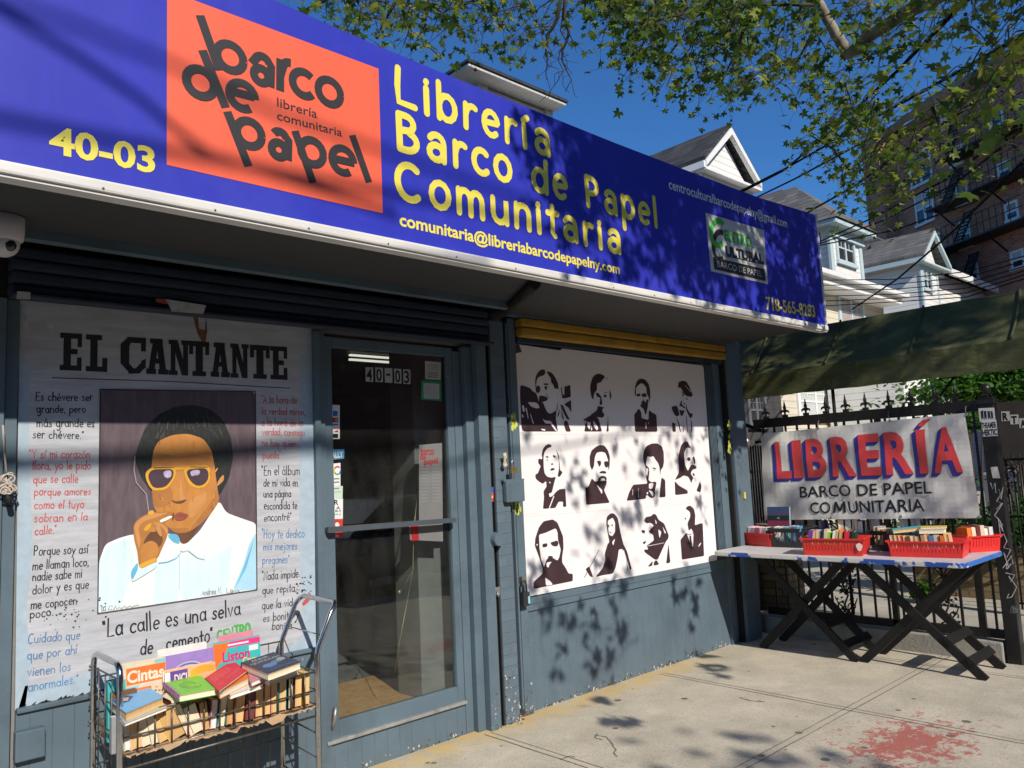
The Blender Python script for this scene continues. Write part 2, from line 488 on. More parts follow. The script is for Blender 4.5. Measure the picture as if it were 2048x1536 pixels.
def flat(mb, plane, uv, fs, off, m=0, cut=0):
    bm = bmesh.new()
    vv = [bm.verts.new((u, v, 0)) for u, v in uv]
    for f in fs:
        try: bm.faces.new([vv[i] for i in f])
        except ValueError: pass
    if cut:
        us = [u for u, v in uv]; ws = [v for u, v in uv]
        for ax, lo, hi in ((0, min(us), max(us)), (1, min(ws), max(ws))):
            k = math.ceil(lo/cut)
            while k*cut < hi:
                co = Vector((k*cut, 0, 0)) if ax == 0 else Vector((0, k*cut, 0))
                no = Vector((1, 0, 0)) if ax == 0 else Vector((0, 1, 0))
                bmesh.ops.bisect_plane(bm, geom=bm.verts[:]+bm.edges[:]+bm.faces[:], plane_co=co, plane_no=no)
                k += 1
    bm.normal_update()
    n = len(mb.v); bm.verts.index_update()
    for v in bm.verts: mb.v.append(plane.pt(v.co.x, v.co.y, off))
    for f in bm.faces:
        idx = [n+v.index for v in f.verts]
        mb.face(idx if f.normal.z > 0 else idx[::-1], m)
    bm.free()

# ================================================================== SETTING
def sidewalk_mat():
    m = mat('sidewalk_concrete', (.505, .45, .355), .9, var=.16, vs=2.2, bump=.5, bs=70, bd=.006, grime=((.38, .34, .265), 2.6, .46))
    N, L = m.node_tree.nodes, m.node_tree.links
    p = N['Principled BSDF']
    src = p.inputs['Base Color'].links[0].from_socket
    tc = N.new('ShaderNodeTexCoord')
    def mix(a, colb, fac):
        mx = N.new('ShaderNodeMix'); mx.data_type = 'RGBA'
        L.new(fac, mx.inputs[0]); L.new(a, mx.inputs[6]); mx.inputs[7].default_value = colb+(1,); return mx.outputs[2]
    def rng(v, lo, hi, a=0., b=1.):
        n = N.new('ShaderNodeMapRange'); L.new(v, n.inputs[0]); n.inputs[1].default_value = lo; n.inputs[2].default_value = hi
        n.inputs[3].default_value = a; n.inputs[4].default_value = b; return n.outputs[0]
    def op(o, a, b):
        n = N.new('ShaderNodeMath'); n.operation = o
        for i, v in enumerate((a, b)):
            if isinstance(v, (int, float)): n.inputs[i].default_value = v
            else: L.new(v, n.inputs[i])
        return n.outputs[0]
    def noise(s, d=6, r=.6):
        n = N.new('ShaderNodeTexNoise'); n.inputs['Scale'].default_value = s; n.inputs['Detail'].default_value = d
        n.inputs['Roughness'].default_value = r; L.new(tc.outputs['Object'], n.inputs['Vector']); return n.outputs['Fac']
    # fine aggregate
    src = mix(src, (.16, .145, .12), op('MULTIPLY', rng(noise(70, 4, .7), .55, .64), .6))
    src = mix(src, (.64, .60, .50), op('MULTIPLY', rng(noise(55, 4, .7), .58, .66), .55))
    # gum spots trodden into the concrete
    vo = N.new('ShaderNodeTexVoronoi'); vo.inputs['Scale'].default_value = 6.5; L.new(tc.outputs['Object'], vo.inputs['Vector'])
    sc3 = N.new('ShaderNodeSeparateColor'); L.new(vo.outputs['Color'], sc3.inputs[0])
    r_ = rng(sc3.outputs[0], .6, 1., .02, .17)
    spot = op('MULTIPLY', rng(op('SUBTRACT', vo.outputs['Distance'], r_), .02, 0.), rng(sc3.outputs[0], .6, .62))
    src = mix(src, (.07, .06, .052), op('MULTIPLY', spot, .8))
    sx = N.new('ShaderNodeSeparateXYZ'); L.new(tc.outputs['Object'], sx.inputs[0])
    # old yellow paint along the foot of the shop wall
    yb = op('MULTIPLY', rng(sx.outputs[1], 3.66, 3.86), rng(noise(7, 9, .75), .40, .52))
    lim = op('MULTIPLY', rng(sx.outputs[0], 6.0, 5.4), rng(sx.outputs[0], 2.0, 2.3))
    src = mix(src, (.62, .42, .14), op('MULTIPLY', op('MULTIPLY', yb, lim), .7))
    # worn red paint
    c = G(1815, 1488)
    dx = op('DIVIDE', op('SUBTRACT', sx.outputs[0], c.x), .80); dy = op('DIVIDE', op('SUBTRACT', sx.outputs[1], c.y), .44)
    rad = op('SQRT', op('ADD', op('MULTIPLY', dx, dx), op('MULTIPLY', dy, dy)), 0)
    red = rng(op('ADD', rad, rng(noise(9, 14, .85), .34, .66, -.65, 1.25)), .78, .72)
    src = mix(src, (.38, .06, .05), op('MULTIPLY', red, .8))
    L.new(src, p.inputs['Base Color'])
    return m
M_SIDE = sidewalk_mat()
M_ASPH = mat('asphalt', (.05, .05, .052), .9, var=.2, vs=20, bump=.3, bs=200)
tag(MB().box(-150, 150, -150, 200, -.16, -.12).build('ground', M_ASPH), kind='structure')
mb = MB(); mb.box(-30, 6.80, -1.2, 3.99, -.15, 0); mb.box(6.80, 60, -1.2, 1.86, -.15, 0)
tag(mb.build('sidewalk', M_SIDE), kind='structure')
M_JOINT = mat('joint_dirt', (.17, .15, .12), .95, var=.3, vs=30)
mb = MB()
def joint(a, b, w_=.009):
    a, b = Vector((a[0], a[1], 0)), Vector((b[0], b[1], 0)); d = (b-a).normalized(); n = Vector((-d.y, d.x, 0))*w_/2
    k = max(3, int((b-a).length/.2)); prev = None
    for i in range(k+1):
        p = a+(b-a)*i/k + n*random.uniform(-.5, .5); q = random.uniform(.6, 1.2)
        cur = (p-n*q+Vector((0, 0, .002)), p+n*q+Vector((0, 0, .002)))
        if prev: mb.poly([prev[0], cur[0], cur[1], prev[1]])
        prev = cur
yj = G(1720, 1412).y
joint((-2, yj), (8, yj)); joint((-2, yj+.05), (8, yj+.05), .006)
for x in (1.7, G(965, 1471).x, G(1280, 1342.6).x, 6.4):
    joint((x, -.9), (x+.02, 3.86)); joint((x+.05, -.9), (x+.07, 3.86), .006)
random.seed(4)
for pts_ in (((1188, 1470), (1212, 1474), (1218, 1480), (1224, 1488), (1228, 1496), (1232, 1500), (1228, 1506), (1234, 1514)), ((1195, 1467), (1190, 1476), (1204, 1480)), ((1480, 1395), (1500, 1402), (1530, 1404)), ((1120, 1520), (1140, 1512), (1150, 1515))):
    q_ = [G(*p) for p in pts_]
    for a_, b_ in zip(q_, q_[1:]): joint(a_, b_, .010)
tag(mb.build('sidewalk_joints', M_JOINT), kind='structure')
M_YARD = mat('yard_concrete', (.40, .37, .31), .9, var=.2, vs=3, bump=.3, bs=120, bd=.004, grime=((.22, .2, .17), 1.6, .55))
mb = MB(); mb.box(6.92, 40, 1.2, 30, -.1, .14)
tag(mb.build('yard', M_YARD), kind='structure')

# ================================================================== SHOP BUILDING
BLUE = mat('slate_blue_paint', (.105, .148, .182), .5, var=.10, vs=3, bump=.12, bs=35, spec=.2, speck=((.5, .5, .48), 60, .735), grime=((.075, .10, .12), 2.2, .5))
BLUEB = mat('slate_blue_boards', (.105, .148, .182), .5, var=.10, vs=3, bump=.25, spec=.2, kind='slats', pitch=.085, speck=((.55, .55, .52), 42, .735), grime=((.078, .105, .128), 1.7, .5))
BLUEBR = mat('slate_blue_brick', (.105, .148, .182), .55, var=.08, kind='brick', mortar=(.105, .14, .17), bump=.8, bd=.012, bw=.2, bh=.07, speck=((.55, .56, .55), 70, .73))
DKBLUE = mat('shutter_paint', (.024, .034, .056), .7, var=.25, vs=5, bump=.2, bs=30, stretch=(1, 4, 6), speck=((.30, .24, .12), 11, .765))
BLACK = mat('black_gap', (.012, .011, .010), .7, var=.3)
SOFF = mat('soffit_grey', (.045, .046, .048), .7, var=.12, vs=3, grime=((.04, .04, .04), 1.5, .58))
ROOFM = mat('roof_felt', (.05, .05, .05), .9)
STUCCO = mat('side_stucco', (.22, .21, .2), .9, bump=.3)
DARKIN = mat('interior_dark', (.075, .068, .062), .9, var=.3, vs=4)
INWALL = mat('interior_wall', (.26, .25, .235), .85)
bld = thing('bookshop_building', 'slate blue painted corner bookshop front with recessed glass door and roller shutters', 'shop', (3.5, 4, 0))
X0, X1 = -3.0, 6.62
mb = MB()
mb.box(X0, 2.19, 3.97, 4.07, -.05, 2.70)            # behind the mural
mb.box(3.40, 6.60, 3.98, 4.08, -.05, 2.70)          # behind the poster
mb.box(2.191, 3.399, 3.98, 4.08, 2.44, 2.70)        # above the door
mb.box(X0, X1, 3.985, 4.09, 2.702, 3.45)            # above soffit
mb.box(6.52, X1, 4.10, 14, -.05, 3.45); mb.box(X0, X0+.1, 4.1, 14, -.05, 3.45); mb.box(X0+.11, 6.51, 13.9, 14, -.05, 3.45)
mb.build('wall', [STUCCO], bld)
MB().box(X0+.02, X1-.02, 3.0, 13.98, 3.452, 3.55).build('roof', ROOFM, bld)
# lower front boards
mb = MB(); mb.box(.77, 2.20, 3.945, 3.968, 0, .69); mb.box(2.215, 3.185, 3.955, 3.985, 0, .185)
mb.box(3.735, 6.20, 3.955, 3.979, 0, .655)
mb.build('front_panel', BLUEB, bld)
MB().box(.77, 2.20, 3.925, 3.969, .692, .712, bev=.004).build('rail', BLUE, bld)
MB().box(3.735, 6.20, 3.935, 3.978, .70, .745, bev=.004).build('rail', BLUE, bld); MB().box(3.735, 6.20, 3.94, 3.978, .657, .699).build('rail', BLUE, bld)
# pilasters and jambs (stepping out to the street on the way to the brick pier)
mb = MB()
mb.box(X0, .695, 3.90, 3.969, 0, 2.45, bev=.006); mb.box(.70, .748, 3.93, 3.969, 0, 2.45, bev=.004)
mb.build('left_pilaster', BLUE, bld)
mb = MB()
mb.box(2.172, 2.206, 3.92, 4.0, 0, 2.44, bev=.003); mb.box(2.208, 2.245, 3.94, 4.0, .0, 2.44, bev=.003)
mb.box(3.190, 3.25, 3.955, 4.05, .0, 2.40, bev=.004); mb.box(3.252, 3.315, 3.915, 4.05, .0, 2.43, bev=.004)
mb.box(3.317, 3.40, 3.865, 4.05, .0, 2.45, bev=.005)
mb.build('door_jamb', BLUE, bld)
MB().box(3.40, 3.448, 3.93, 3.979, .0, 2.62).box(3.412, 3.420, 3.885, 3.929, .0, 2.6).box(3.436, 3.442, 3.885, 3.929, 0, 2.6).build('shutter_track', BLACK, bld)
MB().box(3.45, 3.575, 3.875, 3.979, 0, 2.62, bev=.01).build('brick_pier', BLUEBR, bld)
mb = MB()
mb.box(3.577, 3.60, 3.93, 3.979, .12, 2.62); mb.box(3.63, 3.645, 3.91, 3.979, .05, 2.62, bev=.003); mb.box(3.66, 3.73, 3.92, 3.979, 0, 2.66, bev=.004)
mb.box(3.577, 3.659, 3.965, 3.979, .0, 2.62)
mb.build('window_frame', BLUE, bld)
mb = MB()
mb.box(6.20, 6.27, 3.93, 3.979, 0, 2.50, bev=.004); mb.box(6.275, 6.33, 3.945, 3.979, 0, 2.5)
mb.box(6.36, 6.60, 3.87, 3.978, 0, 2.70, bev=.006)
for i in range(5): mb.box(6.10+.02*i, 6.108+.02*i, 3.935, 3.955, .75, 2.48)
mb.build('right_pilaster', BLUE, bld)
MB().box(6.332, 6.358, 3.90, 3.979, 0, 2.6).build('shutter_track', BLACK, bld)
# soffit under the sign, beam, slot and roller shutters
mb = MB(); mb.box(X0, 3.46, 3.0, 3.60, 2.682, 2.70); mb.box(3.462, 6.40, 3.0, 3.86, 2.682, 2.70)
mb.build('soffit', SOFF, bld)
mb = MB(); mb.box(X0, 3.45, 3.602, 3.66, 2.64, 2.70); mb.box(3.461, 6.60, 3.862, 3.9, 2.665, 2.705)
mb.build('beam', BLUE, bld)
mb = MB(); mb.box(X0, 3.44, 3.661, 3.98, 2.69, 2.70); mb.box(X0, 3.38, 3.90, 3.968, 2.46, 2.69)
mb.build('shutter_slot', BLACK, bld)
mb = MB()
for i, (z0, z1, y0) in enumerate(((2.605, 2.655, 3.80), (2.555, 2.60, 3.79), (2.50, 2.55, 3.80), (2.45, 2.495, 3.82))):
    mb.box(.69, 3.38, y0, 3.89, z0, z1, bev=.014)
mb.box(.69, 3.40, 3.775, 3.86, 2.435, 2.449, bev=.004)
mb.build('roller_shutter', DKBLUE, bld)
YEL = mat('yellow_shutter_paint', (.42, .235, .03), .55, var=.22, vs=4, bump=.2, grime=((.05, .035, .02), 3.2, .58), speck=((.03, .03, .03), 14, .72))
mb = MB()
for z0, z1 in ((2.60, 2.662), (2.53, 2.596)): mb.box(3.735, 6.33, 3.855, 3.93, z0, z1, bev=.016)
mb.build('roller_shutter', YEL, bld)['label'] = 'yellow painted slats of the window shutter rolled up above the poster'
MB().box(3.735, 6.33, 3.90, 3.978, 2.495, 2.526, bev=.004).build('shutter_bar', DKBLUE, bld)
# bracket and loose cable at the joint of the two soffits
a, b = G(1070, 567, 2.66), G(1012, 622, 2.66)
MB().tube([a, a*.5+b*.5+Vector((0, 0, -.004)), b, b+Vector((-.1, .1, -.02))], .035, 0, 8).build('duct', BLACK, bld)
# shutter lock fittings on the pier
mb = MB(); mb.box(3.50, 3.665, 3.83, 3.87, 1.40, 1.54, bev=.008); mb.box(3.49, 3.675, 3.84, 3.872, 1.535, 1.55, bev=.003)
for x, z in ((3.53, 1.43), (3.53, 1.47), (3.53, 1.51)): mb.sphere((x, 3.83, z), .006, 0, 1)
lb = mb.build('lock_box', BLUE, bld)
pk = MB(); WP = Plane((0, 3.8285, 0), (1, 0, 0))
pxpoly(pk, WP, "1006,907 1012,905 1014,915 1011,920 1015,930 1010,934 1006,928 1009,918", .0)
pk.build('sticker', mat('peeling_sticker', (.55, .42, .30), .7, var=.5, vs=40), lb)
PIER = Plane((0, 3.873, 0), (1, 0, 0))
u, v = PIER.px(989, 1078)
mb = MB(); bm = bmesh.new(); bmesh.ops.create_cone(bm, cap_ends=True, segments=20, radius1=.045, radius2=.042, depth=.05)
mb.addbm(bm, 0, Matrix.Translation((u, 3.85, v)) @ Matrix.Rotation(R(90), 4, 'X')); mb.build('bell_knob', BLUE, bld)
u, v = PIER.px(993, 1181)
MB().box(u-.02, u+.022, 3.86, 3.874, v-.03, v+.022, bev=.004).tube([(u-.012, 3.856, v), (u-.012, 3.84, v-.035)], .006).build('latch_plate', mat('worn_steel', (.35, .34, .32), .4, .7, var=.3), bld)
mb = MB(); st = Plane((0, 3.8735, 0), (1, 0, 0))
mb.m
pxpoly(mb, st, "979,974 987,974 987,985 978,985", 0, 0); pxpoly(mb, st, "978,985 987,985 987,1003 979,1005", 0, 1)
pxpoly(mb, st, "979,992 986,991 986,996 979,997", .0003, 2)
mb.build('sticker', [mat('ink_blue', (.06, .09, .4), .5), mat('ink_red', (.6, .06, .07), .5), mat('ink_yellow', (.75, .55, .08), .5)], bld)
mb = MB(); LS = Plane((0, 3.918, 0), (1, 0, 0))
for c in (((1025, 840), 14), ((1030, 1005), 16), ((1034, 1020), 10)):
    (x, y), r = c
    for q in range(26):
        a, b, s_ = random.gauss(x, 3), random.gauss(y, r*.5), random.uniform(1.5, 5)
        pxpoly(mb, LS, [(a+s_*.6*math.cos(t), b+s_*1.5*math.sin(t)*(1+.4*math.sin(3*t+q))) for t in [k*.7 for k in range(9)]], lay())
LS2 = Plane((0, 3.868, 0), (1, 0, 0))
for (x, y, r) in ((1458, 855, 16), (1459, 895, 10)):
    for q in range(14):
        a, b, s_ = random.gauss(x, 1.5), random.gauss(y, r*.5), random.uniform(1, 3)
        pxpoly(mb, LS2, [(a+s_*.6*math.cos(t), b+s_*1.6*math.sin(t)) for t in [k*.7 for k in range(9)]], lay())
mb.build('paint_splash', mat('lime_paint', (.52, .56, .10), .6, var=.35, vs=30), bld)
MB().box(6.452, 6.478, 3.855, 3.869, 1.255, 1.315, bev=.003).build('shutter_tag', mat('tag_yellow', (.65, .5, .08), .5, var=.3, vs=40), bld)
# the painted strip above mural: rust and torn stickers
mb = MB(); RP = Plane((0, 3.772, 0), (1, 0, 0))
RZ = (0, 420, 3.2)
pxpoly(mb, Plane((0, 3.774, 0), (1, 0, 0)), "1060,570 1320,610 1300,665 1100,650", 0, 0, RZ)
mb.build('torn_sticker', mat('old_paper', (.42, .42, .42), .8, var=.2, vs=30), bld); mb = MB()
pxpoly(mb, Plane((0, 3.774, 0), (1, 0, 0)), "995,565 1058,570 1080,605 1000,590", 0, 1, RZ)
mb.build('torn_sticker', [mat('old_paper', (.42, .42, .42)), mat('old_red', (.3, .05, .05), .7)], bld); mb = MB()
pxpoly(mb, Plane((0, 3.774, 0), (1, 0, 0)), "110,520 195,525 195,572 105,570", 0, 0, RZ)
mb.build('torn_sticker', [mat('old_paper', (.42, .42, .42), .8, var=.2, vs=30), mat('old_red', (.3, .05, .05), .7)], bld)

# chipped paint and dirt along the foot of the front
random.seed(31)
CHP = [mat('chip_plaster', (.50, .46, .40), .8, var=.3, vs=60), mat('chip_rust', (.15, .07, .04), .9, var=.4, vs=60), mat('chip_dirt', (.06, .055, .05), .9)]
def chips(Y, x0, x1, z1, n, wts, s=1.):
    mb = MB(); pl = Plane((0, Y, 0), (1, 0, 0))
    for k in range(n):
        x, z = random.uniform(x0, x1), z1*random.random()**2.2; r = random.uniform(.0015, .0065)*s*(1.5 if z < .03 else 1)
        a0 = random.random()*6; pts = [(x+r*random.uniform(.5, 1.3)*math.cos(a0+q), max(.001, z+r*random.uniform(.5, 1.6)*math.sin(a0+q))) for q in (0, .9, 1.9, 2.8, 3.9, 5.1)]
        mb.poly([pl.pt(u, v, .0004+.00003*k) for u, v in pts], random.choices((0, 1, 2), wts)[0])
    mb.build('paint_chip', CHP, bld)
chips(3.8745, 3.452, 3.573, .35, 46, (6, 2, 2), 1.3); chips(3.954, 3.76, 6.18, .05, 170, (5, 1, 5)); chips(3.954, 3.76, 6.1, .5, 50, (8, 0, 1), .5); chips(3.954, 2.22, 3.18, .06, 60, (4, 1, 6))
chips(3.944, .78, 2.19, .6, 60, (8, 0, 1), .5); chips(3.8645, 3.32, 3.398, .25, 26, (5, 2, 3)); chips(3.919, 3.662, 3.728, .2, 24, (3, 5, 3), 1.3); chips(3.869, 6.365, 6.595, 1.2, 40, (7, 1, 1), .6)
# interior of the shop, seen through the door glass
MATB = mat('coir_mat', (.64, .33, .12), .95, var=.25, vs=25, bump=.6, bs=180)
FLOOR = mat('interior_floor', (.20, .19, .17), .6, var=.2)
mb = MB(); mb.box(-2, 6.5, 4.09, 9, .12, .20); mb.build('interior_floor', FLOOR, bld)
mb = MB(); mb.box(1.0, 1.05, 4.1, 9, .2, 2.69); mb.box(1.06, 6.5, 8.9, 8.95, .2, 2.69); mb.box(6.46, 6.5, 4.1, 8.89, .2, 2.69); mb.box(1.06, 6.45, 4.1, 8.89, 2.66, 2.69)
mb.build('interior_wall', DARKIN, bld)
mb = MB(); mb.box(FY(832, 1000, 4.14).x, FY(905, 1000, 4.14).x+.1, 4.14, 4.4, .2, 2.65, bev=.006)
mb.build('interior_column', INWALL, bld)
mb = MB(); mb.box(2.1, 3.35, 4.12, 4.92, .201, .215); mb.build('door_mat', MATB, bld)
mb = MB()
for i in range(3):
    z = .75+i*.5; mb.box(3.2, 6.0, 7.9, 8.3, z-.03, z)
mb.box(3.15, 3.2, 7.9, 8.3, .2, 2.2); mb.box(6.0, 6.05, 7.9, 8.3, .2, 2.2)
for i in range(2):
    for k in range(40):
        x = 3.25+k*.067; h = random.uniform(.2, .32); mb.box(x, x+.055, 7.95, 8.15, .751+i*.5, .751+i*.5+h, 1+k % 3)
mb.build('bookshelf', [mat('shelf_wood', (.07, .045, .03), .6), mat('spine_a', (.15, .04, .03), .6), mat('spine_b', (.05, .09, .07), .6), mat('spine_c', (.13, .12, .09), .6)], bld)
MB().box(3.9, 5.0, 5.6, 6.1, .2, 1.0, bev=.01).box(3.85, 5.05, 5.55, 6.15, 1.001, 1.04).build('counter', mat('counter_green', (.03, .045, .03), .6), bld)
lp = FY(770, 722, 5.6)
mb = MB(); mb.box(lp.x-.45, lp.x+.55, 5.42, 5.45, lp.z-.045, lp.z-.03, 0); mb.box(lp.x-.30, lp.x+.55, 5.66, 5.69, lp.z+.035, lp.z+.05, 0)
mb.box(lp.x-.45, lp.x+.55, 5.4, 5.70, lp.z+.085, lp.z+.12, 1)
mb.build('ceiling_light', [mat('tube_glow', (1, .93, .8), .5, emit=1.1), mat('lamp_white', (.6, .6, .58), .5)], bld)

# the door
DPL = Plane((0, 3.975, 0), (1, 0, 0))
mb = MB()
mb.box(2.247, 2.30, 3.955, 4.005, .19, 2.42, bev=.004); mb.box(3.135, 3.189, 3.96, 4.005, .19, 2.42, bev=.004)
mb.box(2.302, 3.133, 3.958, 4.005, .19, .292, bev=.004); mb.box(2.302, 3.133, 3.958, 4.005, 2.36, 2.42, bev=.004)
door = mb.build('door', BLUE, bld)
MB().box(2.215, 3.185, 3.93, 3.99, .186, .205, bev=.004).build('door_sill', mat('worn_aluminium', (.36, .37, .36), .5, .5, var=.3, vs=12), bld)
mb = MB(); mb.box(2.295, 3.14, 3.979, 3.984, .285, 2.365); mb.build('glass', glass_mat('door_glass'), door)
mb = MB(); a, b = FY(652, 1060, 3.925), FY(908, 1040, 3.925)
mb.prism([(a.x, 3.90, a.z-.016), (b.x, 3.90, b.z-.014), (b.x, 3.90, b.z+.014), (a.x, 3.90, a.z+.016)], (0, .022, 0))
mb.box(a.x, a.x+.05, 3.923, 3.956, a.z-.012, a.z+.012); mb.box(b.x-.05, b.x, 3.923, 3.96, b.z-.012, b.z+.012)
mb.build('push_bar', mat('painted_bar', (.10, .12, .14), .35, .3), door)
a = FY(672, 1425, 3.93); mb = MB()
mb.tube([a+Vector((0, 0, .03)), a+Vector((-.01, 0, -.03)), a+Vector((-.02, .01, -.08))], [.012, .012, .009]); mb.build('door_stop', mat('worn_steel', (.35, .34, .32)), door)
# plates and stickers on the glass
GL = Plane((0, 3.9775, 0), (1, 0, 0))
INK = mat('print_black', (.012, .012, .012), .5, var=.1)
WHT = mat('print_white', (.72, .72, .70), .5, var=.06)
DZ = (620, 560, 3.839)
mb = MB()
for x0, x1, ch, y0 in ((425, 485, '4', 668), (500, 560, '0', 670), (572, 632, '-', 675), (645, 702, '0', 680), (715, 770, '3', 685)):
    pxpoly(mb, GL, [(x0, y0), (x1, y0+4), (x1+1, y0+115), (x0+3, y0+112)], 0, 0, DZ)
    if ch == '-': type_text(mb, GL, ch, (x0+14, y0+75), (x1-14, y0+76), (x0+14, y0), .0005, 1, .03, DZ)
    else: type_text(mb, GL, ch, (x0+9, y0+103), (x1-7, y0+105), (x0+9, y0+12), .0005, 1, .02, DZ)
mb.build('house_number', [mat('plate_white', (.42, .44, .44), .5), INK], door)
mb = MB()
pxpoly(mb, GL, "882,622 1005,632 1003,768 884,760", 0, 0, DZ)
for k in range(5): pxpoly(mb, GL, [(900, 645+k*10), (985, 652+k*10), (985, 655+k*10), (900, 648+k*10)], .0004, 1, DZ)
for k in range(3): pxpoly(mb, GL, [(905, 705+k*16), (985, 711+k*16), (985, 720+k*16), (905, 714+k*16)], .0004, 1, DZ)
mb.build('notice', [mat('notice_paper', (.42, .43, .43), .6), mat('faint_ink', (.2, .21, .22), .6)], door)
mb = MB()
pxpoly(mb, GL, "852,768 1008,778 1008,930 852,920", 0, 0, DZ); pxpoly(mb, GL, "870,790 992,798 992,915 872,908", .0004, 1, DZ)
for k in range(6): pxpoly(mb, GL, [(880, 815+k*15), (980, 821+k*15), (980, 823+k*15), (880, 817+k*15)], .0008, 2, DZ)
mb.build('notice', [mat('green_frame', (.02, .25, .10), .5), mat('notice_paper', (.42, .43, .43)), mat('faint_ink', (.2, .21, .22))], door)['label'] = 'notice in a green frame'
SZ = (0, 560, 2.9257)
def sticker(parts):
    mats = []; mb = MB()
    for k, (pts, m, off) in enumerate(parts):
        if m not in mats: mats.append(m)
        pxpoly(mb, GL, pts, off, mats.index(m), SZ)
    return mb.build('sticker', mats, door)
CB, CRd, CO = mat('card_blue', (.02, .12, .5), .5), mat('card_red', (.55, .03, .02), .5), mat('card_orange', (.8, .3, .03), .5)
sticker([("1938,730 1988,732 1988,930 1940,930", WHT, 0), ("1948,765 1975,766 1975,797 1948,796", CB, .0004), ("1945,805 1978,806 1978,833 1945,832", INK, .0004),
         ("1948,810 1962,810 1962,828 1948,828", CRd, .0008), ("1962,810 1975,811 1975,829 1962,828", CO, .0008), ("1945,842 1978,843 1978,850 1945,849", CB, .0004),
         ("1948,890 1978,876 1978,892", CRd, .0004), ("1945,900 1978,900 1978,925 1945,924", INK, .0004)])
SKY = mat('sticker_sky', (.07, .33, .55), .5, var=.4, vs=20)
mb = MB(); pxpoly(mb, GL, "1938,992 2015,990 2013,1045 1940,1053", 0, 0, SZ); type_text(mb, GL, 'ALLY', (1941, 1043), (2010, 1035), (1941, 1008), .0005, 1, .05, SZ)
mb.build('sticker', [SKY, WHT], door)
mb = MB(); pxpoly(mb, GL, "1938,1075 1992,1070 1992,1205 1940,1208", 0, 0, SZ)
cx, cy, rr = 1974, 1115, 18
cp = lambda a0, a1: [GL.px(*(SZ[0]+(cx+rr*math.cos(R(t)))/SZ[2], SZ[1]+(cy-rr*1.25*math.sin(R(t)))/SZ[2])) for t in [a0+(a1-a0)*i/6 for i in range(7)]]
for k, (a0, a1) in enumerate(((45, 150), (150, 210), (210, 310), (310, 360))): ribbon(mb, GL, cp(a0, a1), .009, .0005+.0002*k, 1+k, False)
for k in range(2): pxpoly(mb, GL, [(1950, 1160+k*20), (1985, 1158+k*20), (1985, 1166+k*20), (1950, 1168+k*20)], .0005, 5, SZ)
mb.build('sticker', [WHT, CRd, mat('card_yellow', (.75, .5, .03), .5), mat('card_green', (.05, .4, .1), .5), CB, mat('faint_ink', (.2, .21, .22))], door)
sticker([("1940,1208 2006,1205 2004,1280 1940,1282", mat('sticker_mint', (.5, .62, .52), .5), 0), ("1944,1218 1985,1215 1985,1222 1944,1225", mat('faint_ink', (.2, .21, .22)), .0004), ("1944,1240 1995,1238 1995,1241 1944,1243", mat('faint_ink', (.2, .21, .22)), .0004)])
mb = MB(); pxpoly(mb, GL, "1938,1283 2007,1278 2006,1398 1940,1400", 0, 0, SZ)
for s, x0, x1, y, c in (('R', 1955, 1980, 1316, 30), ('E A', 1945, 1990, 1342, 18), ('D M O', 1943, 1995, 1358, 12), ('B S R O', 1943, 1995, 1376, 9)):
    type_text(mb, GL, s, (x0, y), (x1, y), (x0, y-c), .0005, 1, .02, SZ)
mb.build('sticker', [WHT, INK], door)
mb = MB(); pxpoly(mb, GL, "1940,1402 2006,1400 2004,1510 1942,1512", 0, 0, SZ)
pxpoly(mb, GL, [(1973+13*math.cos(t), 1432+15*math.sin(t)) for t in [k*.785 for k in range(8)]], .0004, 1, SZ)
pxpoly(mb, GL, "1952,1460 1994,1459 1994,1463 1952,1464", .0004, 1, SZ)
type_text(mb, GL, 'ON', (1955, 1507), (1982, 1506), (1955, 1490), .0005, 1, .03, SZ)
mb.build('sticker', [mat('sticker_red', (.65, .04, .03), .5), WHT], door)
mb = MB(); pxpoly(mb, GL, "838,890 884,886 886,1083 820,1080 818,1052 838,1045", 0, 0)
for k in range(12): pxpoly(mb, GL, [(842, 930+k*6.5), (858, 929.6+k*6.5), (858, 932+k*6.5), (842, 932.4+k*6.5)], .0004, 1); pxpoly(mb, GL, [(864, 929.4+k*6.5), (880, 929+k*6.5), (880, 931+k*6.5), (864, 931.4+k*6.5)], .0004, 1)
for t_, a, b, c in (('barco', (842, 911), (868, 909), 16), ('de', (840, 920), (852, 919), 11), ('papel', (848, 930), (876, 926), 12)):
    type_text(mb, GL, t_, a, b, (a[0], a[1]-c), .0006, 2, .02, None, 'l')
pxpoly(mb, GL, "820,1052 836,1050 838,1080 824,1082", .0004, 2)
mb.build('flyer', [mat('flyer_paper', (.17, .17, .168), .6), mat('faint_ink', (.2, .21, .22)), mat('ink_darkred', (.36, .02, .02), .5)], door)
# keys and cord hanging inside the door
mb = MB(); k0 = FY(827, 1060, 4.02); k1 = FY(800, 1185, 4.02)
mb.tube([FY(834, 1000, 4.02), k0, FY(826, 1140, 4.02), k1], .004); mb.sphere(k1, .02, 0, 1, (1, .3, 1)); mb.tube([FY(826, 1140, 4.02), FY(796, 1300, 4.02), FY(790, 1345, 4.02)], .0025)
mb.build('hanging_keys', mat('key_brass', (.35, .30, .18), .4, .6), door)

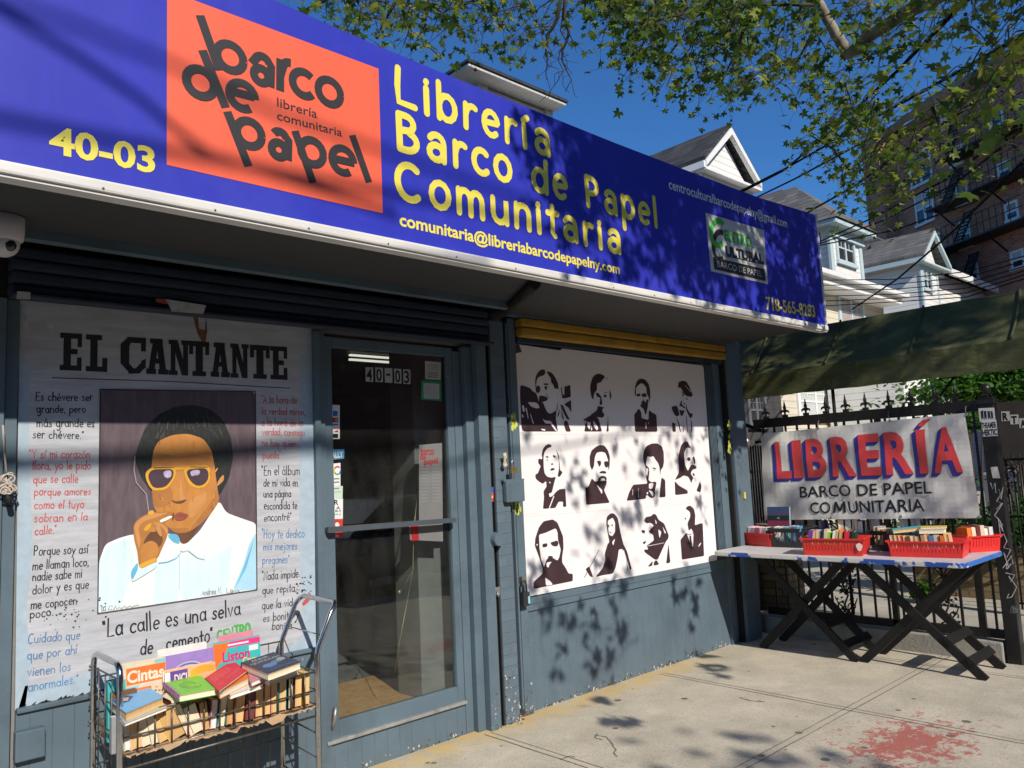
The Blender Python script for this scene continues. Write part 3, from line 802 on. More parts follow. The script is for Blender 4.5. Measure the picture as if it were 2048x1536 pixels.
# ================================================================== SHOP SIGN
VBLUE = mat('vinyl_blue', (.028, .036, .40), .5, var=.07, vs=1.5, bump=.06, bs=90, spec=.25, stretch=(6, 1, .3), speck=((.3, .33, .6), 38, .765), grime=((.045, .055, .42), 1.2, .5))
VORANGE = mat('vinyl_orange', (.82, .125, .062), .45, var=.05, vs=2, bump=.05, bs=90, stretch=(6, 1, .3))
VYEL = mat('vinyl_yellow', (.78, .66, .09), .5, var=.05, vs=3)
VBLK = mat('vinyl_black', (.030, .028, .030), .5)
VWHITE = mat('vinyl_white', (.74, .74, .72), .5, var=.05)
VGREEN = mat('vinyl_green', (.07, .42, .07), .5)
VGREY = mat('vinyl_grey', (.52, .53, .52), .5, var=.05)
SY = 2.94
sg = thing('shop_sign', 'long blue fascia sign with orange logo square and yellow lettering over the shop front', 'sign', (3.4, SY, 2.65))
top = [SIGN.px(*p) for p in ((1632, 430), (1520, 396), (1400, 351), (1228, 285), (1116, 240), (900, 152), (700, 68), (548, 0))]
zt = top[-1][1]
XR = SIGN.px(1641, 545)[0]
outline = [(X0, 2.695), (XR, 2.695)] + [(min(u, XR), v) for u, v in top] + [(X0, zt+.01)]
outline[2] = (XR, outline[2][1])
mb = MB(); mb.prism([(u, SY, v) for u, v in outline], (0, .20, 0), 0); mb.build('panel', [VBLUE], sg)
mb = MB(); mb.box(X0, XR+.004, SY-.025, SY+.06, 2.650, 2.694, bev=.01); mb.box(X0, XR+.002, SY-.012, SY+.05, 2.640, 2.649)
mb.build('trim', mat('white_trim', (.66, .64, .60), .45, var=.10, vs=8, grime=((.30, .27, .23), 9, .62), stretch=(.4, 1, 1)), sg)
mb = MB(); mb.box(XR+.001, XR+.012, SY-.012, SY+.2, 2.695, outline[2][1]+.004); mb.build('trim', mat('white_trim', (.6, .6, .6)), sg)
mb = MB()
for k in range(16): mb.sphere((.4+k*.4, SY-.026, 2.662), .005, 0, 1)
mb.build('rivet', mat('rivet_grey', (.2, .2, .2), .5), sg)
u0, u1 = 1.0255, SIGN.px(761, 285)[0]; v0, v1 = SIGN.px(334, 330)[1], SIGN.px(755, 137)[1]
mb = MB(); mb.poly([SIGN.pt(u, v, .0015) for u, v in ((u0, v0), (u1, v0), (u1, v1), (u0, v1))]); lg = mb.build('logo_square', VORANGE, sg)
mb = MB(); SZ1 = (0, 0, 2.4976); wd = .0365
def ell(x0, x1, y0, y1, a0=0, a1=360, n=20):
    """bowl of a letter from its outer box in the crop; arcs drawn on the sign plane"""
    L_ = SIGN.px(x0/2.4976, (y0+y1)/2/2.4976); Rr = SIGN.px(x1/2.4976, (y0+y1)/2/2.4976)
    T_ = SIGN.px((x0+x1)/2/2.4976, y0/2.4976); B_ = SIGN.px((x0+x1)/2/2.4976, y1/2.4976)
    cx, cy = (L_[0]+Rr[0])/2, (T_[1]+B_[1])/2; rx, ry = (Rr[0]-L_[0])/2-wd/2, (T_[1]-B_[1])/2-wd/2
    rx = ry = (rx+ry)/2
    return arc(cx, cy, rx, ry, a0, a1, n)
sp_ = lambda s: [SIGN.px(x/2.4976, y/2.4976) for x, y in P2(s)]
def rb(uv, cap=False): ribbon(mb, SIGN, uv, wd, .0025+lay(), 0, cap)
rb(sp_("998,78 1094,352")); rb(ell(1062, 1234, 200, 374))                                  # b
rb(sp_("1256,318")[:1]+ell(1254, 1364, 262, 372, 150, 20, 8)+sp_("1353,330 1350,437")); rb(ell(1243, 1362, 325, 432))   # a
rb(sp_("1399,296 1398,455")); rb(sp_("1398,380")+ell(1392, 1500, 296, 400, 160, 80, 6))     # r
rb(ell(1442, 1590, 340, 500, 48, 318)); rb(ell(1573, 1714, 378, 543))                      # c o
rb(ell(910, 1088, 322, 506)); rb(sp_("1010,252 1126,538")); rb(sp_("1148,455 1268,486")); rb(ell(1126, 1291, 393, 567, 0, 308))
rb(sp_("1134,558 1240,832")); rb(ell(1160, 1326, 584, 752))
rb(ell(1340, 1452, 640, 745, 150, 20, 8)+sp_("1440,700 1437,802")); rb(ell(1333, 1448, 695, 803))
rb(sp_("1472,655 1562,913")); rb(ell(1484, 1630, 680, 842)); rb(sp_("1655,790 1768,816")); rb(ell(1640, 1782, 722, 884, 0, 308))
rb(sp_("1758,676 1842,912"))
mb.build('logo_lettering', VBLK, lg)
mb = MB()
type_text(mb, SIGN, 'librería', (1383, 532), (1583, 592), (1383, 487), .0025, 0, .008, SZ1, 'l')
type_text(mb, SIGN, 'comunitaria', (1383, 598), (1708, 684), (1383, 555), .0025, 0, .008, SZ1, 'l')
mb.build('logo_small_lettering', VBLK, lg)
Z2 = (700, 0, 2.4976); Z3 = (1228, 0, 2.4976); Z8 = (1400, 580, 3.1605)
mb = MB(); type_text(mb, SIGN, '40-03', (245, 758), (775, 864), (245, 622), .0018, 0, .03, SZ1, '0'); mb.build('house_number', VYEL, sg)
for s, a, b, cap in (('Librería', (228, 512), (998, 778), 172), ('Barco de Papel', (236, 738), (1534, 1131), 172), ('Comunitaria', (236, 982), (1352, 1262), 172)):
    mb = MB(); stroke_text(mb, SIGN, s, a, b, cap, .036, .0018, 0, SIGNG, .02, .46, Z2); mb.build('lettering', VYEL, sg)['label'] = f'yellow line reading {s}'
mb = MB(); type_text(mb, SIGN, 'comunitaria@libreriabarcodepapelny.com', (247, 1126), (1347, 1369), (247, 1064), .0018, 0, .025, Z2, 'l'); mb.build('lettering', VYEL, sg)
mb = MB(); type_text(mb, SIGN, 'centroculturalbarcodepapelny@gmail.com', (274, 942), (866, 1138), (274, 894), .0018, 0, .012, Z3, 'l'); mb.build('lettering', VWHITE, sg)
mb = MB(); type_text(mb, SIGN, '718-565-8283', (418, 122), (730, 172), (418, 42), .0018, 0, .02, Z8, '0'); mb.build('lettering', VYEL, sg)
mb = MB()
pxpoly(mb, SIGN, "455,1062 747,1150 768,1420 483,1355", .0018, 0, Z3)
pxpoly(mb, SIGN, "493,1284 752,1345 757,1405 500,1345", .0024, 1, Z3)
def arc3(cx, cy, rx, ry, a0, a1): return [SIGN.px(1228+(cx+rx*math.cos(R(a)))/2.4976, (cy-ry*math.sin(R(a)))/2.4976) for a in [a0+(a1-a0)*i/14 for i in range(15)]]
ribbon(mb, SIGN, arc3(528, 1228, 33, 70, 60, 300), .042, .0026, 1, False)
ribbon(mb, SIGN, arc3(520, 1165, 37, 62, 45, 305), .042, .0030, 2, False)
type_text(mb, SIGN, 'ENTRO', (551, 1194), (690, 1232), (551, 1146), .0026, 2, .05, Z3)
type_text(mb, SIGN, 'ULTURAL', (557, 1275), (748, 1316), (557, 1228), .0026, 1, .06, Z3)
type_text(mb, SIGN, 'BARCO DE PAPEL', (515, 1333), (738, 1384), (515, 1303), .0032, 0, .0, Z3)
pxpoly(mb, SIGN, "553,1199 742,1246 742,1250 553,1203", .0026, 2, Z3); pxpoly(mb, SIGN, "556,1284 750,1328 750,1333 556,1289", .0028, 0, Z3); pxpoly(mb, SIGN, "556,1276 750,1319 750,1324 556,1281", .0028, 1, Z3)
mb.build('emblem', [VGREY, VBLK, VGREEN], sg)

# ================================================================== MURAL
MGREY = mat('mural_grey', (.44, .45, .485), .7, var=.2, vs=6, stretch=(.7, 1, 5), bump=.15, bs=40, grime=((.40, .44, .50), 1.6, .55))
MBLUEW = mat('mural_bluewash', (.36, .45, .53), .7, var=.12, vs=8, stretch=(2, 1, 2))
MMAUVE = mat('mural_mauve', (.115, .082, .098), .7, var=.30, vs=7, stretch=(4, 1, .8))
MINK = mat('mural_black', (.018, .018, .022), .6, var=.2)
MRED = mat('mural_red', (.50, .085, .09), .6, var=.15)
MBLU = mat('mural_blue', (.09, .19, .37), .6, var=.15)
MWHITE = mat('mural_white', (.76, .79, .77), .7, var=.05, vs=6, stretch=(3, 1, 1))
MPALE = mat('mural_paleblue', (.62, .77, .82), .7, var=.12, vs=7, stretch=(3, 1, .7))
MSKYB = mat('mural_lightblue', (.38, .63, .78), .7, var=.1, vs=8)
MCYAN = mat('mural_cyan', (.12, .42, .62), .7, var=.1)
MSKIN = mat('mural_skin', (.50, .21, .05), .7, var=.12, vs=10, stretch=(2, 1, 1))
MSKIN2 = mat('mural_skin_dark', (.40, .165, .045), .7, var=.14, vs=10)
MSKIN3 = mat('mural_skin_light', (.55, .255, .085), .7, var=.1, vs=12)
MBRN = mat('mural_brown', (.14, .06, .03), .7, var=.2)
MGOLD = mat('mural_gold', (.68, .35, .03), .6, var=.12)
MLENS = mat('mural_lens', (.06, .035, .05), .6, var=.25)
MLAV = mat('mural_lavender', (.42, .36, .48), .6, var=.3, vs=40)
MHAIR = mat('mural_hair', (.022, .024, .024), .6, var=.5, vs=22, stretch=(4, 1, 1))
MLIP = mat('mural_lip', (.28, .075, .05), .6)
MGRN = mat('mural_green', (.09, .38, .09), .6)
MBP = Plane((0, 3.95, 0), (1, 0, 0))
mu = thing('mural_board', 'grey painted mural board of a singer in gold sunglasses with handwritten verses', 'mural', (1.4, 3.95, .7))
mb = MB(); uv = [MBP.px(*p) for p in ((30, 1421), (632, 1301), (625, 657), (40, 600))]
mb.prism([MBP.pt(u, v) for u, v in uv], (0, .016, 0)); mb.build('board', MGREY, mu)
mb = MB()
pxpoly(mb, MBP, "38,700 60,730 58,900 66,1100 52,1220 62,1330 50,1417 30,1421", .0003)
pxpoly(mb, MBP, "600,700 624,690 632,1300 560,1312 606,1270 600,1100", .0003)
pxpoly(mb, MBP, "50,1372 180,1345 330,1330 470,1310 470,1330 36,1420", .0003)
mb.build('blue_wash', MBLUEW, mu)
TM = (180, 770, 3.2686)
layers = [("65,30 1078,42 1088,1337 48,1492", MMAUVE),
 ("48,1492 60,1150 100,1040 190,1000 280,975 340,985 500,970 580,980 590,1035 640,1030 720,950 845,755 890,835 1000,875 1088,905 1088,1337", MWHITE),
 ("60,1160 110,1060 250,1000 290,1160 250,1290 205,1440 48,1485", MPALE), ("430,1180 580,1110 580,1410 410,1435", MPALE), ("600,1110 760,1150 930,1040 900,1360 600,1400", MPALE),
 ("930,1345 1000,1180 1040,1040 1086,960 1087,1335", MSKYB), ("985,1240 1040,1090 1075,1000 1020,1200 940,1340", MCYAN),
 ("290,480 318,385 360,280 450,190 560,140 680,130 790,160 870,230 920,340 936,470 912,600 845,728 820,700 400,700 330,600", MHAIR),
 ("575,950 650,940 720,910 640,1035 590,1040", MBRN), ("498,975 575,972 592,1042 540,1030", MCYAN),
 ("415,420 450,362 540,326 640,318 740,350 795,430 815,540 830,660 845,755 790,840 720,910 650,960 560,970 510,930 440,840 410,780 405,680 398,560", MSKIN),
 ("400,545 420,430 560,470 700,455 805,480 815,545 600,520", MSKIN2),
 ("405,680 520,650 545,720 535,775 470,800 425,800 409,770", MSKIN2), ("830,665 846,757 790,842 720,912 640,962 700,880 790,770", MSKIN2),
 ("512,930 560,940 640,930 650,962 560,972", MSKIN2), ("590,600 610,730 640,745 600,770 580,740", MSKIN3), ("640,760 760,690 760,760 690,850 650,880", MSKIN3),
 ("828,665 833,630 872,578 876,622 845,650", MSKIN3), ("815,560 835,537 832,552 818,572", MGOLD),
 ("358,582 378,552 420,534 562,532 556,606 500,684 408,692 372,640", MGOLD), ("606,545 660,528 782,526 786,620 742,676 678,674 636,640", MGOLD),
 ("545,538 620,536 622,553 545,557", MGOLD),
 ("375,588 405,552 543,548 545,600 495,668 418,676 390,640", MLENS), ("622,558 700,543 768,545 776,612 740,656 690,660 648,622", MLENS),
 ("480,562 530,555 532,600 500,612 478,590", MLAV), ("650,560 720,552 712,590 680,590 662,600", MLAV), ("410,538 550,534 552,540 410,546", MBRN), ("650,532 770,534 770,540 650,538", MBRN),
 ("525,748 560,762 600,755 638,742 600,776 550,772", MBRN), ("540,830 552,838 545,880 532,890", MBRN),
 ("545,852 580,828 612,836 648,852 608,886 558,886", MLIP), ("550,854 648,852 600,860", MBRN),
 ("280,910 330,860 400,832 520,824 552,838 500,868 452,886 492,902 512,940 500,1000 470,1062 440,1135 318,1192 308,1090 284,1000", MSKIN2),
 ("284,915 335,866 400,842 520,832 440,862 350,890 310,930 330,1010 320,1080 300,1000", MSKIN3), ("380,970 440,930 474,990 470,1040 400,1110 340,1040", MBRN), ("330,1050 400,1010 450,1050 435,1130 330,1180", MSKIN),
 ("400,900 455,895 512,945 500,985 478,930 430,915", MSKIN3), ("418,925 450,910 472,985 455,992", MSKIN3), ("355,930 400,915 440,960 380,960", MSKIN),
 ("448,885 528,850 538,866 460,902", MWHITE), ("372,828 412,815 418,845 382,852", MGOLD), ("343,942 392,898 402,914 366,962", MGOLD),
 ("318,1172 432,1124 438,1152 318,1204", MGOLD), ("262,1222 308,1152 320,1206 440,1152 432,1192 268,1292", MPALE), ("260,1222 310,1152 312,1204 270,1284", MCYAN),
 ("582,1042 640,1038 638,1084 588,1092", MWHITE)]
pmats = []; mb = MB()
for k, (pts, m) in enumerate(layers):
    if m not in pmats: pmats.append(m)
    pxpoly(mb, MBP, pts, .0004+.00014*k, pmats.index(m), TM, 5)
o_ = .0004+.00014*len(layers)+.0002
mp_ = lambda s: [MBP.px(TM[0]+x/TM[2], TM[1]+y/TM[2]) for x, y in P2(s)]
def brush(s, wd_, m):
    if m not in pmats: pmats.append(m)
    ribbon(mb, MBP, mp_(s), wd_, o_+lay(), pmats.index(m))
def inside(p, poly):
    r = False
    for i in range(len(poly)):
        a, b = poly[i-1], poly[i]
        if (a[1] > p[1]) != (b[1] > p[1]) and p[0] < (b[0]-a[0])*(p[1]-a[1])/(b[1]-a[1])+a[0]: r = not r
    return r
random.seed(3)
MSOFT = mat('mural_soft_white', (.70, .785, .79), .7, var=.06, vs=6)
MMV2 = mat('mural_mauve_light', (.132, .096, .112), .7, var=.2, vs=20); MMV3 = mat('mural_mauve_dark', (.100, .071, .085), .7, var=.2, vs=20)
for li, n_, ln, wd2, cols, dx in ((10, 30, 36, .004, (MSKIN3, MSKIN2), 10), (20, 20, 20, .003, (MSKIN3, MSKIN2), 8)):
    pl2 = P2(layers[li][0]); xs = [p[0] for p in pl2]; ys = [p[1] for p in pl2]; skip = [P2(l[0]) for l in layers[li+1:]] if li == 0 else [P2(layers[q][0]) for q in range(li+1, len(layers)) if layers[q][1] is not layers[li][1] and q not in (2, 3, 4, 5, 6, 11, 12, 13, 14, 15, 16)]
    c_ = 0
    while c_ < n_:
        a = (random.uniform(min(xs), max(xs)), random.uniform(min(ys), max(ys))); b = (a[0]+random.uniform(-dx, dx), a[1]+ln*random.uniform(.5, 1.2)); c_ += 1
        if all(inside(q, pl2) for q in (a, b)) and not any(inside(q, s_) for s_ in skip for q in (a, b, ((a[0]+b[0])/2, (a[1]+b[1])/2))):
            ml_ = random.choice(cols)
            if ml_ not in pmats: pmats.append(ml_)
            uv2 = mp_(f"{a[0]},{a[1]} {(a[0]+b[0])/2+2},{(a[1]+b[1])/2} {b[0]},{b[1]}"); ribbon(mb, MBP, uv2, wd2*random.uniform(.5, 1.3), o_-.0004+lay()*.3, pmats.index(ml_), False)
brush("65,30 1078,42 1088,1337 48,1492 65,30", .006, MINK)
brush("590,1092 560,1130 500,1155 445,1160", .004, MSKYB); brush("640,1082 700,1128 745,1138 748,1108", .004, MSKYB); brush("582,1100 580,1330", .004, MSKYB)
SMOKE = mat('mural_smoke', (.30, .27, .30), .7)
brush("290,470 285,560 300,640 365,715 375,790 380,825", .005, SMOKE)
HL = mat('mural_hair_light', (.10, .10, .095), .7)
for k in range(34):
    x = random.uniform(430, 860); y = random.uniform(170, 290)+abs(x-640)*.25
    brush(f"{x},{y} {x+(x-640)*.09+6},{y+random.uniform(25,60)}", .0022, HL)
for s, x0, y0, x1, y1, c in (('Andrea V.', 728, 1372, 855, 1355, 34), ('Lo', 890, 1355, 930, 1350, 30)): stroke_text(mb, MBP, s, (x0, y0), (x1, y1), c, .0025, o_, pmats.index(SMOKE), HAND, .06, .28, TM)
brush("930,1350 945,1340 950,1352 962,1338 975,1350", .0025, SMOKE)
brush("75,1480 75,1440 66,1440", .003, MINK); brush("100,1445 85,1450 85,1472 100,1470 100,1460", .003, MINK)
brush("115,1470 125,1440 142,1440 140,1465 125,1465", .0025, SMOKE); brush("150,1470 165,1440 172,1462 190,1448 200,1460 225,1440 232,1455 260,1440 270,1450 300,1436 318,1438", .0025, SMOKE)
mb.build('portrait', pmats, mu)
# headline in slab letters
SL = {'E': [[(.16, 0), (.5, 0), (.5, 1), (.16, 1)], [(0, .86), (1, .86), (1, 1), (0, 1)], [(.8, .64), (1, .64), (1, .87), (.8, .87)], [(.4, .44), (.8, .44), (.8, .58), (.4, .58)], [(0, 0), (1, 0), (1, .14), (0, .14)], [(.78, .1), (1, .1), (1, .36), (.78, .36)]],
 'L': [[(.2, 0), (.54, 0), (.54, 1), (.2, 1)], [(0, .86), (.74, .86), (.74, 1), (0, 1)], [(0, 0), (1, 0), (1, .14), (0, .14)], [(.76, .1), (1, .1), (1, .38), (.76, .38)]],
 'C': [[(0, .25), (.34, .2), (.34, .82), (0, .8)], [(0, .79), (.3, 1), (.4, .82), (.3, .7)], [(.25, .84), (1, .84), (1, 1), (.25, 1)], [(.8, .62), (1, .62), (1, .86), (.8, .86)], [(0, .26), (.38, -.02), (.5, .14), (.3, .3)], [(.3, -.02), (.75, .0), (1, .2), (.8, .3), (.6, .14), (.34, .14)], [(.8, .15), (1, .15), (1, .42), (.82, .36)]],
 'A': [[(.08, .06), (.36, .06), (.56, .95), (.3, .95)], [(.62, .06), (.92, .06), (.72, .95), (.44, .95)], [(0, 0), (.44, 0), (.44, .15), (0, .15)], [(.54, 0), (1, 0), (1, .15), (.54, .15)], [(.16, .86), (.74, .86), (.74, 1), (.16, 1)], [(.3, .3), (.7, .3), (.66, .44), (.34, .44)]],
 'N': [[(.1, 0), (.32, 0), (.32, 1), (.1, 1)], [(.68, 0), (.92, 0), (.92, 1), (.68, 1)], [(.14, 1), (.42, 1), (.9, 0), (.62, 0)], [(0, .87), (.42, .87), (.42, 1), (0, 1)], [(.6, .87), (1, .87), (1, 1), (.6, 1)], [(0, 0), (.42, 0), (.42, .13), (0, .13)]],
 'T': [[(.32, 0), (.68, 0), (.68, 1), (.32, 1)], [(0, .85), (1, .85), (1, 1), (0, 1)], [(0, .62), (.2, .62), (.2, .88), (0, .88)], [(.8, .62), (1, .62), (1, .88), (.8, .88)], [(.16, 0), (.84, 0), (.84, .14), (.16, .14)]]}
mb = MB(); Z4 = (0, 560, 2.9257)
mpx = lambda x, y: MBP.px(Z4[0]+x/Z4[2], Z4[1]+y/Z4[2])
vb0, vb1 = mpx(350, 527), mpx(1677, 585); vt0, vt1 = mpx(350, 308), mpx(1677, 392)
for ch, x0, x1 in (('E', 350, 478), ('L', 502, 628), ('C', 705, 853), ('A', 856, 984), ('N', 986, 1110), ('T', 1106, 1224), ('A', 1232, 1344), ('N', 1348, 1456), ('T', 1462, 1578), ('E', 1580, 1680)):
    ua, ub = mpx(x0, 450)[0], mpx(x1, 460)[0]
    for pl in SL[ch]:
        o2 = .0006+lay()
        pts = []
        for (a, b) in pl:
            uu = ua+(ub-ua)*a; t = (uu-vb0[0])/(vb1[0]-vb0[0])
            lo = vb0[1]+(vb1[1]-vb0[1])*t; hi = vt0[1]+(vt1[1]-vt0[1])*t
            pts.append((uu, lo+(hi-lo)*b))
        ar = sum(pts[i-1][0]*pts[i][1]-pts[i][0]*pts[i-1][1] for i in range(len(pts)))
        if ar < 0: pts = pts[::-1]
        mb.poly([MBP.pt(u, v, o2) for u, v in pts])
ribbon(mb, MBP, [mpx(305, 572), mpx(1000, 594), mpx(1695, 634)], .004, .0006, 0)
mb.build('headline', MINK, mu)
Z5 = (0, 1011, 2.9257)
V = [(MINK, Z4, [("Es chévere ser", 208, 706, 541, 708, 50), ("grande, pero", 215, 776, 500, 777, 46), ("más grande es", 215, 858, 552, 860, 50), ("ser chévere.”", 192, 925, 490, 928, 48)]),
 (MRED, Z4, [("“Y sí mi corazón", 172, 1042, 525, 1042, 50), ("llora, yo le pido", 190, 1108, 530, 1106, 50), ("que se calle", 195, 1187, 455, 1184, 48), ("porque amores", 200, 1260, 530, 1256, 46), ("como el tuyo", 200, 1340, 490, 1332, 48), ("sobran en la", 200, 1417, 510, 1405, 50), ("calle.”", 205, 1492, 330, 1482, 50)]),
 (MINK, Z5, [("Porque soy así", 197, 292, 515, 278, 54), ("me llaman loco,", 190, 377, 518, 352, 54), ("nadie sabe mi", 190, 443, 478, 420, 54), ("dolor y es que", 190, 520, 518, 482, 54), ("me conocen", 180, 607, 448, 576, 52), ("poco.”", 175, 662, 330, 640, 52)]),
 (MBLU, Z5, [("Cuidado que", 162, 808, 465, 780, 54), ("que por ahí", 160, 902, 450, 866, 54), ("vienen los", 160, 1000, 412, 966, 54), ("anormales.”", 165, 1088, 455, 1038, 54)]),
 (MINK, Z5, [("“La calle es una selva", 598, 775, 1405, 638, 100), ("de", 822, 872, 890, 864, 84), ("cemento”", 975, 845, 1245, 795, 84)]),
 (MRED, Z4, [("“A la hora de", 1530, 718, 1735, 722, 44), ("la verdad miren,", 1530, 786, 1785, 792, 44), ("a la hora de la", 1530, 852, 1772, 856, 44), ("verdad, conmigo", 1535, 907, 1782, 912, 42), ("no hay quien", 1532, 974, 1732, 976, 42), ("pueda”", 1538, 1044, 1642, 1042, 42)]),
 (MINK, Z4, [("“En el álbum", 1530, 1142, 1755, 1140, 52), ("de mi vida en", 1542, 1207, 1742, 1206, 46), ("una página", 1542, 1272, 1702, 1269, 46), ("escondida te", 1545, 1342, 1737, 1338, 46), ("encontré”", 1545, 1412, 1705, 1404, 46)]),
 (MBLU, Z5, [("“Hoy te dedico", 1530, 192, 1780, 186, 54), ("mis mejores", 1540, 262, 1737, 256, 48), ("pregones”", 1535, 342, 1692, 336, 48)]),
 (MINK, Z5, [("“Nada impide", 1530, 437, 1744, 421, 52), ("que repita,", 1535, 517, 1734, 502, 48), ("que la vida", 1533, 607, 1732, 586, 48), ("es bonita y", 1540, 682, 1747, 657, 48), ("bonita.”", 1590, 727, 1727, 722, 46)]),
 (MGRN, Z5, [("CENTRO", 1275, 792, 1465, 748, 60)])]
for m, z, lines in V:
    mb = MB()
    for (s, x0, y0, x1, y1, c) in lines:
        wd_ = .0074 if c > 80 else (.011 if 'CENTRO' in s else .0040)
        stroke_text(mb, MBP, s, (x0, y0), (x1, y1), c, wd_, .0006, 0, HAND, .055, .3, z)
    mb.build('verse', m, mu)
mb = MB()
for k in range(70):
    x, y = random.choice(((random.uniform(70, 160), random.uniform(1212, 1262)), (random.uniform(100, 260), random.uniform(1195, 1240)), (random.uniform(590, 622), random.uniform(1150, 1190))))
    r = random.uniform(.6, 1.8); pxpoly(mb, MBP, [(x-r, y-r), (x+r*1.2, y-r), (x+r, y+r), (x-r, y+r*.8)], .0007+lay())
pxpoly(mb, MBP, "603,1208 620,1185 624,1195 615,1206 607,1212", .0008, 1)
for k in range(26):
    a = random.uniform(.77, 1.5); mb.poly([MBP.pt(a, .712, .0008), MBP.pt(a+random.uniform(.01, .04), .712, .0008), MBP.pt(a+.02, .712+random.uniform(.004, .014), .0008)])
mb.build('paint_chip', [MINK, MRED], mu)
# ---- dark flakes and tape at the top edge of the board
mb = MB(); pxpoly(mb, MBP, "1230,662 1265,672 1275,760 1310,770 1318,690 1326,770 1318,830 1298,880 1285,830 1262,790", .0009, 0, RZ)
mb.build('stain', mat('rust_stain', (.17, .085, .04), .8, var=.5, vs=50), mu)
for tp_ in ("130,600 170,690 200,760 160,800 130,790", "270,700 330,720 375,780 330,800 285,750", "265,808 272,830 245,890 232,875"):
    mb = MB(); pxpoly(mb, MBP, tp_, .0009, 0, RZ); mb.build('tape', mat('tape_grey', (.42, .44, .45), .3, var=.3, vs=30), mu)
if 0: pxpoly(mb, MBP, "130,600 170,690 200,760 160,800 130,790", .0009, 1, RZ); pxpoly(mb, MBP, "270,700 330,720 375,780 330,800 285,750", .0009, 1, RZ); pxpoly(mb, MBP, "265,808 272,830 245,890 232,875", .0009, 1, RZ)

